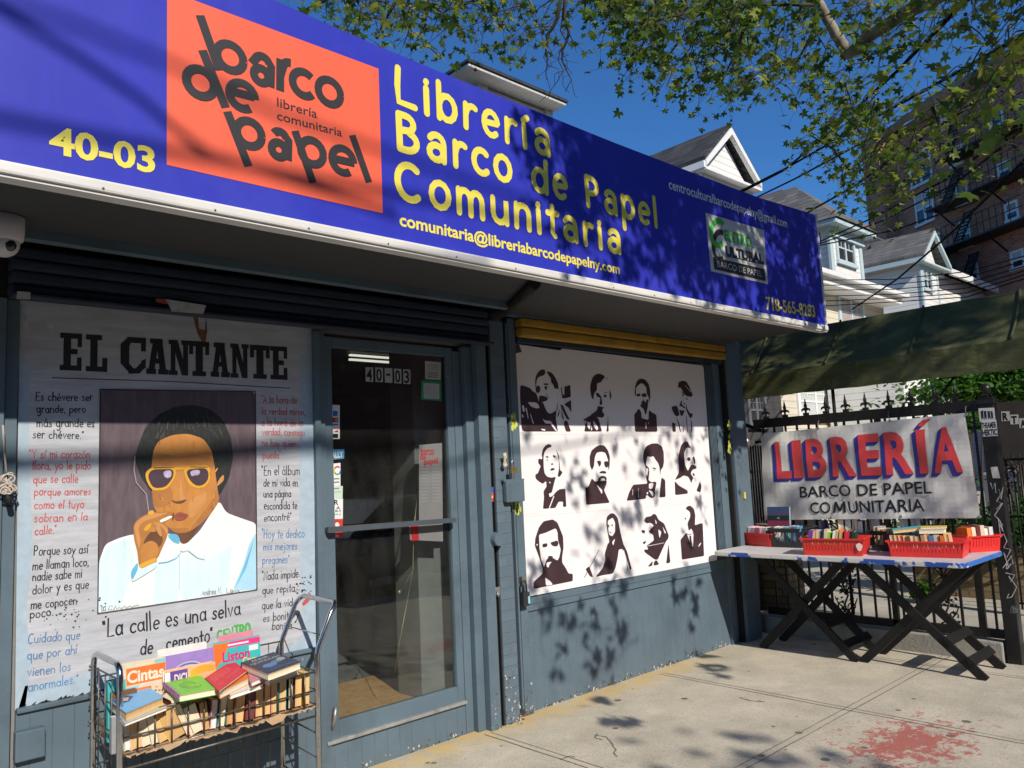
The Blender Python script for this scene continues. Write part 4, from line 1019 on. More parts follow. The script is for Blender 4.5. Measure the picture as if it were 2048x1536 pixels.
# ================================================================== POSTER
PAPER = mat('poster_paper', (.80, .77, .77), .55, var=.03, vs=2, bump=.05, bs=8)
PINK = mat('poster_ink', (.050, .026, .032), .5, var=.2, vs=8)
POP = Plane((0, 3.942, 0), (1, 0, 0))
po = thing('portrait_poster', 'large white poster sheet with twelve black stencil portraits in three rows', 'poster', (4.9, 3.945, .75))
mb = MB(); uv = [POP.px(*p) for p in ((1047, 1195), (1433, 1121), (1434, 1118), (1407, 736), (1405, 731), (1124, 697), (1121, 701), (1030, 688))]
mb.prism([POP.pt(u, v) for u, v in uv], (0, .012, 0)); mb.build('sheet', PAPER, po)
A1, A2, A3, A4, A5 = (1020, 720, 9.309), (1230, 720, 10.242), (1040, 870, 9.6), (1230, 860, 9.6), (1050, 1010, 5.389)
W_ = '#'
ports = [('portrait of a moustached man in a striped jacket', A1, ["480,560 465,400 480,300 530,210 600,170 650,180 660,250 620,290 540,310 500,360 485,480", "680,200 780,240 840,320 890,430 905,560 870,520 840,550 820,500 800,450 770,430 755,330 700,260",
  "480,500 520,470 560,500 565,560 540,610 500,620 478,580", "615,435 710,435 715,465 640,470", "630,490 712,492 680,520 690,570 650,545", "650,610 680,640 730,715 705,700", "545,660 620,670 690,690 705,745 630,775 560,800 530,770",
  "190,470 290,490 380,530 420,590 480,610 510,690 530,780 620,800 640,870 690,970 740,1005 800,980 860,930 850,1100 890,1330 250,1330 215,1280 200,1000 185,600", "860,930 895,740 880,900 870,960",
  "1010,490 1060,490 1115,455 1130,690 970,720 940,510 955,500 975,640 1010,660", "930,830 980,840 1050,1000 1110,1110 1060,1110 1000,1000", "1000,830 1130,745 1140,980 1080,880", "870,1070 920,900 910,1020", "1010,1130 1060,1130 1130,1330 1040,1330 1000,1200", "940,880 1000,1110 970,1100", "865,650 885,640 880,670",
  "#320,785 480,790 530,840 545,900 470,900 390,870", "#560,1030 600,1100 660,1130 740,1130 760,1150 880,1330 840,1320 740,1180 680,1190 640,1170", "#360,980 390,1040 440,1200 415,1180", "#210,850 250,840 270,960 235,970", "#280,900 300,880 335,1080 325,1100", "#560,1280 650,1290 650,1320 590,1310", "#210,1010 230,1010 245,1080 215,1060"]),
 ('portrait of a woman with pinned up hair', A1, ["1490,540 1500,440 1530,340 1580,275 1650,250 1740,280 1770,320 1720,370 1690,420 1620,430 1620,560 1580,600 1560,650 1555,750 1510,680 1500,600", "1850,540 1890,660 1875,750 1850,650", "1770,300 1825,360 1800,350",
  "1590,600 1650,620 1700,690 1720,830 1660,840 1680,700 1620,690", "1740,650 1800,640 1790,690 1745,700", "1735,635 1780,590 1820,612 1780,608", "1600,640 1650,640 1650,690 1610,680", "1630,850 1680,870 1760,880 1710,920 1720,970 1760,1020 1720,1080 1640,1060 1560,1080 1490,1030 1590,960 1620,930",
  "1360,1110 1500,1030 1640,1080 1710,1330 1380,1330 1400,1220", "1820,1020 1835,1330 1790,1330 1810,1200", "#1430,1150 1500,1160 1480,1300 1440,1250", "#1540,1120 1640,1260 1620,1320 1560,1250", "#1510,1210 1530,1300 1500,1320", "#1370,1130 1420,1130 1400,1200"]),
 ('portrait of a thin man resting his chin on his fist', A2, ["430,760 400,690 410,540 440,450 490,390 540,380 620,400 690,490 720,620 725,760 690,890 690,760 650,690 640,560 590,500 540,470 470,520 425,580 430,690", "430,700 510,680 525,740 450,750", "535,690 640,680 650,750 560,765",
  "560,770 620,870 610,900 650,800 680,810 670,960 640,1100 620,1130 590,1010 520,950 510,910 560,910 520,860 580,840", "390,1110 440,1070 470,1000 500,1010 540,1080 540,1190 685,1230 690,1020 760,1080 845,1120 865,1470 410,1470", "#625,1280 640,1280 640,1410 625,1410", "#680,1270 690,1270 690,1320 680,1320"]),
 ('portrait of an old man in a beret', A2, ["1285,590 1300,450 1390,420 1460,440 1530,560 1595,720 1560,760 1470,740 1400,690 1370,600 1320,550", "#1420,510 1440,520 1560,650 1550,660", "1340,620 1400,690 1410,730 1370,760 1385,690", "1310,960 1340,860 1385,810 1360,900 1450,980 1430,1000 1350,940", "1450,760 1490,800 1470,830",
  "1455,860 1475,1000 1540,1100 1590,1090 1580,1170 1540,1200 1450,1020", "1310,1010 1360,1040 1430,1020 1380,1150 1340,1140", "1150,960 1260,930 1290,1000 1320,1130 1250,1160 1190,1080", "1240,1150 1300,1260 1350,1470 1330,1470 1285,1280", "1455,1100 1490,1470 1475,1470 1450,1200", "1540,1200 1575,1280 1575,1470 1560,1470 1555,1290", "1165,1270 1230,1300 1245,1470 1175,1470", "1390,1200 1405,1470 1395,1470", "1390,870 1430,880 1415,930", "1690,410 1700,420 1698,440 1690,435"]),
 ('portrait of a woman with curled hair looking up', A3, ["415,370 440,260 500,190 560,170 610,200 600,230 520,260 470,330 450,430 455,620 470,730 520,800 600,820 690,800 660,900 610,1110 550,1120 570,1200 640,1160 690,1090 760,1040 870,1030 890,1380 820,1380 830,1280 740,1280 680,1400 440,1420 460,1200 450,1080 510,990 500,880 440,940 370,900 300,840 290,760 340,740 400,590 350,550 350,450 430,470",
  "#640,1170 660,1170 570,1410 550,1410", "690,270 740,380 760,560 770,680 820,710 760,810 720,790 750,640 740,460", "480,420 530,395 555,445 500,430", "490,480 540,465 530,495", "620,400 650,375 690,420 665,445", "590,550 620,540 642,562 600,580", "570,690 600,630 660,640 665,670 610,680", "605,740 640,715 630,735", "#545,890 590,910 570,935"]),
 ('portrait of a man with a pencil moustache in a dark suit', A3, ["1380,680 1340,580 1335,420 1370,300 1450,230 1530,190 1620,200 1690,300 1725,420 1720,600 1695,690 1690,480 1640,340 1560,320 1470,340 1435,430 1420,600", "1470,500 1550,490 1560,560 1520,620 1500,560", "1610,510 1690,500 1700,590 1660,640 1620,590", "1510,730 1560,690 1640,690 1660,740 1600,740",
  "1510,830 1560,780 1640,790 1670,850 1640,890 1620,830 1560,830 1530,890 1500,870", "1375,830 1440,900 1510,870 1560,890 1620,870 1670,880 1640,980 1610,1060 1720,1300 1270,1340 1250,1010 1310,1000", "#1465,950 1580,1060 1570,1140"]),
 ('portrait of a young man with thick dark hair', A4, ["590,740 540,560 545,430 600,310 700,260 810,255 900,310 935,430 940,620 920,720 880,760 865,880 855,720 830,640 770,560 740,500 680,520 620,500 600,600", "585,670 650,720 660,800 640,960 700,1010 740,990 800,1000 770,1140 760,1290 690,1310 600,1240 590,1320 220,1360 270,1200 350,1050 620,1030 590,880",
  "#650,1025 740,1020 720,1130 650,1130", "#640,1150 740,1190 730,1290", "#600,1200 640,1190 620,1250", "#600,720 640,750 610,900 592,840", "700,730 760,718 800,760 740,745", "730,770 780,770 750,785", "890,910 960,960 965,1285 850,1295 870,1080", "#335,1130 342,1130 338,1250 328,1250", "#440,1110 448,1110 452,1300 444,1300"]),
 ('portrait of a man with long hair and a beard', A4, ["1390,215 1470,370 1430,340 1370,340 1330,430 1330,560 1350,680 1400,790 1430,720 1470,660 1560,690 1570,740 1490,760 1450,830 1510,930 1480,960 1470,1030 1410,900 1320,870 1250,920 1150,960 1220,830 1230,700 1215,580 1230,430 1270,290 1320,230", "1370,560 1420,510 1460,560 1420,610", "1480,530 1520,500 1545,600 1530,670", "1145,980 1230,1070 1390,1160 1400,1220 1155,1250", "1630,980 1660,1080 1640,1200 1560,1170", "1480,830 1520,830 1530,890 1500,880"]),
 ('portrait of a man with a full dark beard', A5, ["190,680 150,560 105,440 110,360 150,240 200,175 300,155 350,190 410,340 415,460 400,560 400,620 440,680 470,740 515,740 515,820 95,905 90,830 190,740", "#150,320 220,300 330,250 350,290 355,380 385,480 370,560 350,600 300,570 270,550 230,590 205,670 175,590 155,460", "185,420 240,410 240,450 190,460", "270,405 350,380 362,420 340,450 290,440", "235,560 270,545 310,560 270,575", "#230,620 290,610 262,640 252,678 230,660", "#215,780 270,820 300,858 225,870", "#122,418 136,420 136,438 122,436"]),
 ('portrait of a woman in a habit holding a pen', A5, ["875,200 880,130 920,90 960,90 1000,140 1030,300 1060,420 1100,500 1150,690 1130,700 1090,570 1060,470 1010,480 1000,560 975,680 945,740 850,755 760,775 830,690 865,600 860,520 890,420 910,400 890,300", "#890,170 945,135 970,190 970,290 940,340 905,320 895,240", "890,215 910,212 905,255", "918,215 952,208 942,230", "905,290 930,290 920,305", "#935,400 970,360 950,440", "650,690 690,660 720,740 735,780 700,770", "795,480 800,482 640,785 634,783", "1090,570 1110,700 1100,705", "1045,455 1062,455 1058,492 1050,492"]),
 ('portrait of an old man with tousled hair in profile', A5, ["1280,170 1300,130 1360,120 1380,95 1410,100 1440,160 1500,200 1550,330 1540,370 1520,390 1430,590 1400,590 1290,510 1280,480 1330,480 1310,440 1390,380 1380,320 1330,290 1390,220 1350,190 1310,200", "1250,270 1295,270 1290,310 1260,300", "1265,400 1310,385 1285,430", "#1435,260 1470,290 1450,360 1440,310", "#1400,150 1420,190 1410,210", "#1480,230 1520,300 1505,310", "1390,610 1415,590 1445,640 1385,655", "1320,665 1375,600 1370,655", "1545,420 1565,620 1520,630", "#1320,440 1500,405 1500,409 1320,445"]),
 ('portrait of a man in suit and tie with pocket square', A5, ["1730,45 1745,15 1780,5 1820,40 1835,110 1830,220 1900,195 1915,200 1930,550 1690,590 1675,375 1735,300 1770,320 1815,300 1790,250 1765,280 1750,200 1780,130 1780,80 1755,55", "#1745,310 1770,330 1815,300 1810,460 1775,400", "1770,330 1790,330 1800,440 1780,420", "#1890,405 1900,410 1875,450 1865,445", "1715,140 1735,135 1730,165", "1755,260 1785,262 1770,275", "1980,555 1990,555 1990,568 1980,568"])]
for lab, tr, polys in ports:
    mb = MB()
    for k, p in enumerate(polys):
        wh = p[0] == W_; pxpoly(mb, POP, p.lstrip('#'), .0004+.00022*k, 1 if wh else 0, tr, 1.6)
    mb.build('portrait', [PINK, PAPER], po)['label'] = lab
mb = MB(); FINE = mat('poster_fineline', (.58, .56, .56), .6)
for a, b in (((1036, 865), (1060, 864)), ((1042, 1030), (1075, 1026)), ((1036, 868), (1408, 872)), ((1043, 1034), (1425, 1003))):
    ribbon(mb, POP, [POP.px(*a), POP.px(*b)], .0022, .0005, 0, False)
mb.build('fine_line', FINE, po)
mb = MB(); pxpoly(mb, POP, "1029,692 1036,686 1043,704 1031,707", .004); mb.build('torn_corner', mat('torn_brown', (.07, .05, .045), .8), po)

# ================================================================== BOOKS
PG_O = mat('pages_tan', (.72, .46, .21), .85, var=.10, vs=20, bump=.3, bs=120, stretch=(14, 1, .3))
PG_C = mat('pages_cream', (.80, .68, .49), .85, var=.07, vs=20, bump=.3, bs=120, stretch=(14, 1, .3))
PG_W = mat('pages_white', (.78, .75, .68), .85, var=.05, vs=20, bump=.25, bs=120, stretch=(14, 1, .3))
PG_B = mat('pages_brown', (.60, .36, .15), .85, var=.12, vs=20, bump=.3, bs=120, stretch=(14, 1, .3))
PGS = dict(o=PG_O, c=PG_C, w=PG_W, b=PG_B)
CC = {'red': (.66, .03, .05), 'maroon': (.16, .03, .035), 'dark red': (.17, .05, .05), 'green': (.22, .58, .06), 'dark green': (.012, .05, .035), 'blue': (.10, .24, .44), 'light blue': (.19, .46, .74), 'navy': (.030, .040, .075), 'dark blue': (.03, .07, .16),
      'teal': (.05, .42, .42), 'orange': (.82, .20, .03), 'yellow': (.72, .48, .05), 'purple': (.14, .06, .30), 'pink': (.66, .22, .30), 'white': (.70, .68, .64), 'cream': (.62, .53, .38), 'grey': (.28, .28, .29), 'black': (.02, .02, .022), 'brown': (.16, .08, .04), 'tan': (.45, .30, .16), 'peach': (.70, .40, .22), 'violet': (.30, .20, .50)}
def cover(c): return mat('cover_'+c.replace(' ', '_'), CC[c], .5, var=.08, vs=30, spec=.3)
def booklet(O, vT, vD, vH, c, pg, hard=.04, one=False, loc=None):
    """vT thickness, vD fore edge -> spine, vH height"""
    O, vT, vD, vH = Vector(O), Vector(vT), Vector(vD), Vector(vH)
    X = Matrix((vT, vD, vH)).transposed().to_4x4(); X.translation = O
    ct = min(.0022/vT.length, .12)
    a = MB(); a.box(0, ct, 0, 1, 0, 1, 0, X); a.box(1-ct, 1, 0, 1, 0, 1, 0, X); a.box(ct, 1-ct, .985, 1, 0, 1, 0, X)
    b = a if one else MB()
    i = .02 if hard else .006
    # page block with a slightly hollow fore edge
    n = len(b.v)
    for (t, d) in ((ct, i*.3), (.35, i+.01), (.65, i+.01), (1-ct, i*.3), (1-ct, .984), (ct, .984)):
        for h in (i, 1-i): b.v.append(X @ Vector((t*.999+.0005, d, h)))
    m_ = 1 if one else 0
    for k in range(6):
        j = (k+1) % 6; b.face([n+2*k, n+2*j, n+2*j+1, n+2*k+1], m_)
    b.face([n+2*k for k in reversed(range(6))], m_); b.face([n+2*k+1 for k in range(6)], m_)
    return a, b, X
def book(O, vT, vD, vH, c, pg, label, group, art=None, side=0):
    """thing > cover, page_block (and the cover's printing); side 0/1: which board carries the art"""
    O = Vector(O)
    t = thing('book', label, 'book', O, group)
    a, b, X = booklet(O, vT, vD, vH, c, pg)
    cv = a.build('cover', cover(c), t); b.build('page_block', PGS[pg], t)
    if art:
        if side: pl = Plane(O+Vector(vT), vH, -Vector(vD)); pl = Plane(O+Vector(vT), Vector(vH), Vector(vD))
        pr = art(O, Vector(vT), Vector(vD), Vector(vH))
        if pr: pr[0].build('cover_print', pr[1], cv)
    return t

# ================================================================== BOOK CART
CHR = mat('chrome', (.55, .55, .56), .16, 1., var=.15, vs=40, bump=.03, bs=60)
WIRE = mat('worn_wire', (.17, .155, .135), .42, .8, var=.35, vs=50)
CZ = (140, 1160, 3.938)
cpx = lambda x, y: (CZ[0]+x/CZ[2], CZ[1]+y/CZ[2])
xl, xr, yf, yb = 1.035, 1.905, 3.47, 3.83
ca = thing('book_cart', 'chrome wire cart loaded with used paperbacks beside the mural', 'cart', (1.47, 3.65, 0))
r_ = .0125
def arch(x, zt):
    p = [(x, yf, .10), (x, yf, zt-.05)]+[(x, yf+.05*(1-math.cos(R(a))), zt-.05+.05*math.sin(R(a))) for a in (30, 60, 90)]
    p += [(x, yb-.05+.05*math.sin(R(a)), zt-.05+.05*math.cos(R(a))) for a in (0, 30, 60, 90)]+[(x, yb, .10)]
    return p
mb = MB(); mb.tube(arch(xl, .905), r_, 0, 10); mb.build('end_frame', CHR, ca)
mb = MB()
hx = 2.02
p = [(xr, yf, .10), (xr, yf, .78), (xr+.01, yf, .815), (hx-.035, yf, .965), (hx-.012, yf+.006, .992), (hx, yf+.03, 1.006), (hx, yb-.03, 1.012), (hx-.012, yb-.006, 1.0), (hx-.035, yb, .972), (xr+.01, yb, .82), (xr, yb, .785), (xr, yb, .10)]
mb.tube(p, r_, 0, 10); mb.tube([(xr+.045, yf, .86), (xr+.045, yb, .865)], .003)
mb.build('push_handle', CHR, ca)
mb = MB()
for z, r2 in ((.705, .0055), (.62, .0042), (.552, .0062)):
    mb.tube([(xl, yf, z), (xr, yf, z)], r2, 0, 6)
for z, r2 in ((.80, .004), (.705, .003), (.62, .003), (.552, .005)): mb.tube([(xl, yb, z), (xr, yb, z)], r2, 0, 6)
k = 13
for i in range(1, k):
    x = xl+(xr-xl)*i/k
    mb.tube([(x, yf-.004, .552), (x, yf-.004, .705)], .0034, 0, 6); mb.tube([(x, yb+.003, .552), (x, yb+.003, .80)], .0026, 0, 6)
    mb.tube([(x, yf, .549), (x, yb, .549)], .0024, 0, 5)
for x in (xl, xr):
    for z in ((.845, .735, .625, .552) if x == xl else (.705, .62, .552)): mb.tube([(x, yf, z), (x, yb, z)], .0034, 0, 6)
    for i in range(1, 4):
        y = yf+(yb-yf)*i/4; mb.tube([(x-.004, y, .50), (x-.004, y, .845 if x == xl else .705)], .0026, 0, 6)
for z in (.85, .735, .62): mb.sphere((xl-.012, yb, z), .008, 0, 1); mb.tube([(xl-.02, yb, z-.015), (xl+.02, yb, z-.015)], .005, 0, 6)
mb.build('basket', WIRE, ca)
mb = MB()
mb.tube([(xl, yf, .50), (xr, yf, .505)], .006, 0, 6)
for z, r2 in ((.44, .004), (.33, .003), (.20, .004)):
    mb.tube([(xl, yb, z), (xr, yb, z)], r2, 0, 6); mb.tube([(xr, yf, z-.02), (xr, yb, z)], r2, 0, 6); mb.tube([(xl, yf, z-.02), (xl, yb, z)], r2, 0, 6)
mb.tube([(xl, yf, .20), (xr, yf, .20)], .004, 0, 6)
for i in range(1, k): x = xl+(xr-xl)*i/k; mb.tube([(x, yb, .20), (x, yb, .44)], .0024, 0, 6); mb.tube([(x, yf, .198), (x, yb, .198)], .0024, 0, 6)
mb.build('lower_basket', WIRE, ca)
RUB = mat('rubber', (.03, .03, .03), .8)
for x in (xl, xr):
    for y in (yf, yb):
        mb = MB(); mb.box(x-.012, x+.012, y-.014, y+.014, .08, .115)
        bm = bmesh.new(); bmesh.ops.create_cone(bm, cap_ends=True, segments=18, radius1=.045, radius2=.045, depth=.02)
        mb.addbm(bm, 1, Matrix.Translation((x, y, .046)) @ Matrix.Rotation(R(90), 4, 'Y')); mb.build('caster', [WIRE, RUB], ca)
CARD = mat('cardboard', (.42, .27, .15), .9, var=.15, vs=14, bump=.2, bs=40)
mb = MB(); pts = []
n = 46
for i in range(n+1):
    x = xl+.02+(xr-xl-.04)*i/n; pts.append((x, yf-.012-.012*random.random(), .556-.012*random.random()*(1.6 if 20 < i < 36 else .7)))
for i in range(n):
    a, b = pts[i], pts[i+1]; mb.poly([a, b, (b[0], yb-.01, .558), (a[0], yb-.01, .558)])
    mb.poly([(a[0], a[1]-.001, a[2]-.012*random.random()), (b[0], b[1]-.001, b[2]-.012*random.random()), b, a])
mb.poly([(xl+.02, yf+.02, .56), (xl+.025, yb-.03, .56), (xl+.012, yb-.03, .66), (xl+.015, yf+.2, .60), (xl+.014, yf+.1, .64)])
x = FY(547, 1440, yf).x
mb.poly([(x-.05, yf-.018, .552), (x-.02, yf-.03, .525), (x+.03, yf-.026, .53), (x+.06, yf-.02, .553), (x+.02, yf-.014, .562)])
x = FY(345, 1510, yf).x
mb.poly([(x-.05, yf-.02, .556), (x-.035, yf-.035, .535), (x+.02, yf-.032, .546), (x+.05, yf-.02, .558)])
tag(mb.build('cardboard_sheet', CARD, None, (1.47, 3.65, .555)), 'torn brown cardboard lining the bottom of the wire cart basket', 'cardboard')
G1 = 'books in the wire cart'
ORD = ['first', 'second', 'third', 'fourth', 'fifth', 'sixth', 'seventh', 'eighth', 'ninth', 'tenth', 'eleventh', 'twelfth', 'thirteenth', 'fourteenth', 'fifteenth', 'sixteenth', 'seventeenth', 'eighteenth', 'nineteenth', 'twentieth']
# standing row in front: bottom px, top px, width px (crop units), pages, cover
row = [(455, 1400, 450, 1080, 34, 'w', 'white'), (528, 1385, 500, 1150, 80, 'o', 'white'), (612, 1385, 570, 1120, 62, 'c', 'black'), (672, 1372, 630, 1090, 52, 'c', 'grey'), (752, 1365, 690, 1068, 78, 'o', 'brown'), (858, 1345, 770, 1050, 128, 'b', 'yellow'),
       (950, 1310, 815, 935, 50, 'c', 'maroon'), (1005, 1265, 935, 1010, 100, 'c', 'pink'), (1078, 1240, 1050, 985, 60, 'b', 'dark green'), (1128, 1255, 1145, 945, 44, 'w', 'pink'), (1190, 1235, 1222, 905, 52, 'c', 'teal'), (1258, 1220, 1268, 985, 44, 'b', 'tan'),
       (1330, 1200, 1350, 905, 68, 'o', 'orange'), (1418, 1160, 1430, 868, 70, 'b', 'dark red'), (1495, 1140, 1500, 845, 66, 'o', 'maroon'), (1556, 1120, 1558, 815, 48, 'o', 'red'), (1612, 1105, 1612, 800, 54, 'o', 'grey'), (1678, 1080, 1684, 780, 58, 'o', 'teal'), (1742, 1062, 1746, 765, 40, 'c', 'black'), (1800, 1045, 1804, 745, 60, 'o', 'brown'), (1866, 1022, 1868, 730, 46, 'o', 'yellow')]
pname = dict(o='tan', c='cream', w='white', b='brown')
for i, (xb, yb_, xt, yt, wp, pg, c) in enumerate(row):
    y0 = yf+.016
    B = FY(*cpx(xb, yb_), y0); T = FY(*cpx(xt, yt), y0); th = wp/3.938*2.36e-3*.93
    th *= 1.05
    B.z = .56; vH = Vector((T.x-B.x, 0, T.z-.56)); vH.z = max(vH.z, .12)
    l = vH.length; nrm = Vector((vH.z, 0, -vH.x)).normalized()
    if c == 'dark red': vD, o0 = Vector((0, -.11, 0)), Vector((0, .112, 0))     # spine to the street
    else: vD, o0 = Vector((0, .115+.012*random.random(), 0)), Vector((0, .008*random.random(), 0))
    who = 'spine outward' if c == 'dark red' else f'showing {pname[pg]} page edges'
    if c == 'dark green': who = 'half hidden in the gap'
    lean = 'leaning ' if abs(vH.x) > .012 else ''
    book(B-nrm*th/2+o0, nrm*th, vD, vH, c, pg, f'{lean}{c} paperback {who}, {ORD[i] if i < 20 else "last"} from left in cart front row', G1)
# books lying on top: front-left, front-right, back-left (crop units), height of the cover, thickness
INKW, INKY, INKK = mat('ink_cream', (.7, .66, .5), .5), mat('ink_yellow', (.75, .55, .08)), INK
def lying(fl, fr, bl, z, th, c, pg, label, art=None, mats=None, dz=0.):
    A, B, Cc = G(*cpx(*fl), z), G(*cpx(*fr), z), G(*cpx(*bl), z)
    vH = B-A; vD = Cc-A; vT = Vector((0, 0, th))
    if dz: vH.z += dz
    n = vH.cross(vD).normalized(); vT = n*th
    O = A-vT
    t = thing('book', label, 'book', O, G1)
    a, b, X = booklet(O, vT, vD, vH, c, pg)
    cv = a.build('cover', cover(c), t); b.build('page_block', PGS[pg], t)
    if art:
        pl = Plane(A, vH, vD); W, H = vH.length, vD.length
        mb = MB(); art(mb, pl, W, H); mb.build('cover_print', mats, cv)
    return t
def rect(mb, pl, a, b, c, d, off, m): mb.poly([pl.pt(a, b, off), pl.pt(c, b, off), pl.pt(c, d, off), pl.pt(a, d, off)], m)
def typ(mb, pl, s, x, y, wdt, hgt, off, m, bold=0.):
    vs, fs = text_mesh(s, bold); x0, x1 = min(v.x for v in vs), max(v.x for v in vs); y0, y1 = min(v.y for v in vs), max(v.y for v in vs)
    flat(mb, pl, [(x+(v.x-x0)/(x1-x0)*wdt, y+(v.y-y0)/(y1-y0)*hgt) for v in vs], fs, off, m)
def a_blue(mb, pl, W, H):
    mb.poly([pl.pt(.02*W, .98*H, .0006), pl.pt(.02*W, .6*H, .0006), pl.pt(.3*W, .55*H, .0006), pl.pt(.5*W, .75*H, .0006), pl.pt(.4*W, .98*H, .0006)], 0)
    mb.poly([pl.pt(.1*W, .8*H, .001), pl.pt(.3*W, .62*H, .001), pl.pt(.4*W, .8*H, .001), pl.pt(.25*W, .92*H, .001)], 1)
lying((440, 1045), (740, 918), (320, 955), .742, .036, 'light blue', 'o', 'light blue paperback lying tilted on the left end of the cart', a_blue, [mat('print_navy', (.05, .09, .2), .5), mat('print_beige', (.5, .4, .32), .5, var=.3)])
lying((430, 1130), (765, 1000), (360, 1040), .706, .012, 'cream', 'w', 'thin cream booklet lying under the light blue paperback')
def a_green(mb, pl, W, H):
    for k in range(3): ribbon(mb, pl, [(W*.5+(.10+.05*k)*W*1.3*math.cos(R(t+30*k)), H*.48+(.10+.07*k)*H*math.sin(R(t+30*k))) for t in range(0, 300, 25)], .0022, .0006+.0002*k, 0, False)
    typ(mb, pl, 'EVERY', W*.15, H*.84, W*.45, H*.09, .0006, 1, .0)
gb = lying((862, 905), (1168, 848), (735, 800), .762, .028, 'green', 'c', 'spiral bound green notebook with a swirl drawn on its cover', a_green, [mat('print_olive', (.08, .16, .03), .5), mat('print_orange', (.6, .22, .04), .5)])
A, Cc = G(*cpx(862, 905), .762), G(*cpx(735, 800), .762)
mb = MB()
q = (A-G(*cpx(1168, 848), .762)).normalized()
for k in range(9):
    p = A.lerp(Cc, (k+.5)/9)
    mb.tube([p-q*.004+q*(.008*math.cos(R(t)))+Vector((0, 0, -.010+.012*math.sin(R(t)))) for t in range(0, 360, 40)], .0024, 0, 5, True)
mb.build('spiral_binding', mat('purple_plastic', (.30, .06, .30), .35), gb)
lying((1262, 905), (1525, 818), (1195, 835), .722, .018, 'white', 'w', 'large white paperback lying flat across the middle of the front row')
lying((1180, 880), (1420, 760), (1090, 800), .752, .03, 'orange', 'c', 'orange paperback lying right under the red booklet')
def a_red(mb, pl, W, H):
    for k, s in enumerate(('QUIEN SE HA', 'LLEVADO MI', 'QUESO')): typ(mb, pl, s, W*.1, H*(.78-.13*k), W*.6, H*.07, .0006, 0)
    ribbon(mb, pl, [(W*.2+.05*W*math.cos(R(t)), H*.25+.07*H*math.sin(R(t))) for t in range(0, 361, 40)], .002, .0006, 0, False)
    typ(mb, pl, 'UNA MANERA', W*.4, H*.3, W*.5, H*.05, .0006, 0)
lying((1172, 872), (1392, 712), (1062, 772), .768, .008, 'red', 'c', 'bright red booklet lying aslant next to the green notebook', a_red, [mat('print_salmon', (.75, .3, .25), .5)])
def a_mag(mb, pl, W, H):
    rect(mb, pl, W*.05, H*.6, W*.9, H*.9, .0006, 0); mb.poly([pl.pt(W*.1, H*.1, .0008), pl.pt(W*.7, H*.15, .0008), pl.pt(W*.9, H*.5, .0008), pl.pt(W*.3, H*.4, .0008)], 1)
lying((1430, 800), (1562, 742), (1370, 675), .758, .022, 'pink', 'w', 'pale pink magazine wedged under the dark hardcover', a_mag, [mat('print_lilac', (.4, .38, .58), .5, var=.4, vs=60), mat('print_rose', (.6, .2, .22), .5, var=.4, vs=60)])
lying((1568, 780), (1800, 690), (1440, 720), .752, .03, 'cream', 'c', 'cream paperback lying under the dark hardcover at the handle end')
def a_nav(mb, pl, W, H):
    typ(mb, pl, 'ANNA', W*.2, H*.80, W*.5, H*.11, .0006, 0); typ(mb, pl, 'QUINDLEN', W*.06, H*.63, W*.85, H*.11, .0006, 0)
    for (cx, cy, rx, ry, m) in ((.35, .36, .2, .12, 1), (.62, .44, .16, .09, 2), (.8, .5, .12, .1, 3)):
        mb.poly([pl.pt(W*(cx+rx*math.cos(R(t))), H*(cy+ry*math.sin(R(t))), .0006+.0002*m) for t in range(0, 360, 30)], m)
    typ(mb, pl, 'RISE AND SHINE', W*.2, H*.1, W*.7, H*.07, .0006, 1)
lying((1560, 735), (1822, 642), (1345, 650), .792, .034, 'navy', 'c', 'dark navy hardcover with pale lettering lying near the cart handle', a_nav, [mat('print_silver', (.5, .5, .45), .5), mat('print_blue', (.10, .2, .42), .5, var=.4, vs=70), mat('print_slate', (.10, .2, .24), .5), mat('print_grey', (.3, .33, .34), .5)])
# books standing behind, covers to the street
def standing(l, rr, Y, zb, th, c, pg, label, art=None, mats=None):
    A, B = FY(*cpx(*l), Y), FY(*cpx(*rr), Y); zt = (A.z+B.z)/2
    O = Vector((A.x, Y, zb)); vH = Vector((0, .03, zt-zb)); vD = Vector((B.x-A.x, 0, 0)); vT = Vector((0, th, 0))
    t = thing('book', label, 'book', O, G1)
    a, b, X = booklet(O, vT, vD, vH, c, pg)
    cv = a.build('cover', cover(c), t); b.build('page_block', PGS[pg], t)
    if art:
        pl = Plane(O, (1, 0, 0), vH); mb = MB(); art(mb, pl, vD.length, vH.length); mb.build('cover_print', mats, cv)
def a_cin(mb, pl, W, H):
    rect(mb, pl, .08*W, .70*H, W, .93*H, .0006, 0); typ(mb, pl, 'Cintas', .10*W, .725*H, .86*W, .17*H, .001, 1, .03)
    rect(mb, pl, .02*W, .60*H, .35*W, .67*H, .0006, 2); rect(mb, pl, .3*W, .58*H, .65*W, .64*H, .0008, 0); rect(mb, pl, .75*W, .94*H, W, .985*H, .0006, 2)
    for k in range(14): x, y = random.uniform(.62, .95)*W, random.uniform(.5, .64)*H; rect(mb, pl, x, y, x+.008, y+.006, .001+.0001*k, 3 if k % 2 else 4)
standing((430, 668), (768, 620), 3.665, .56, .02, 'cream', 'w', 'craft book with orange title band standing at the left behind the front row', a_cin, [mat('print_tangerine', (.80, .16, .03), .5), mat('ink_cream', (.7, .66, .5)), mat('print_aqua', (.2, .5, .58), .5), mat('print_rose', (.6, .2, .22)), mat('print_olive', (.08, .16, .03))])
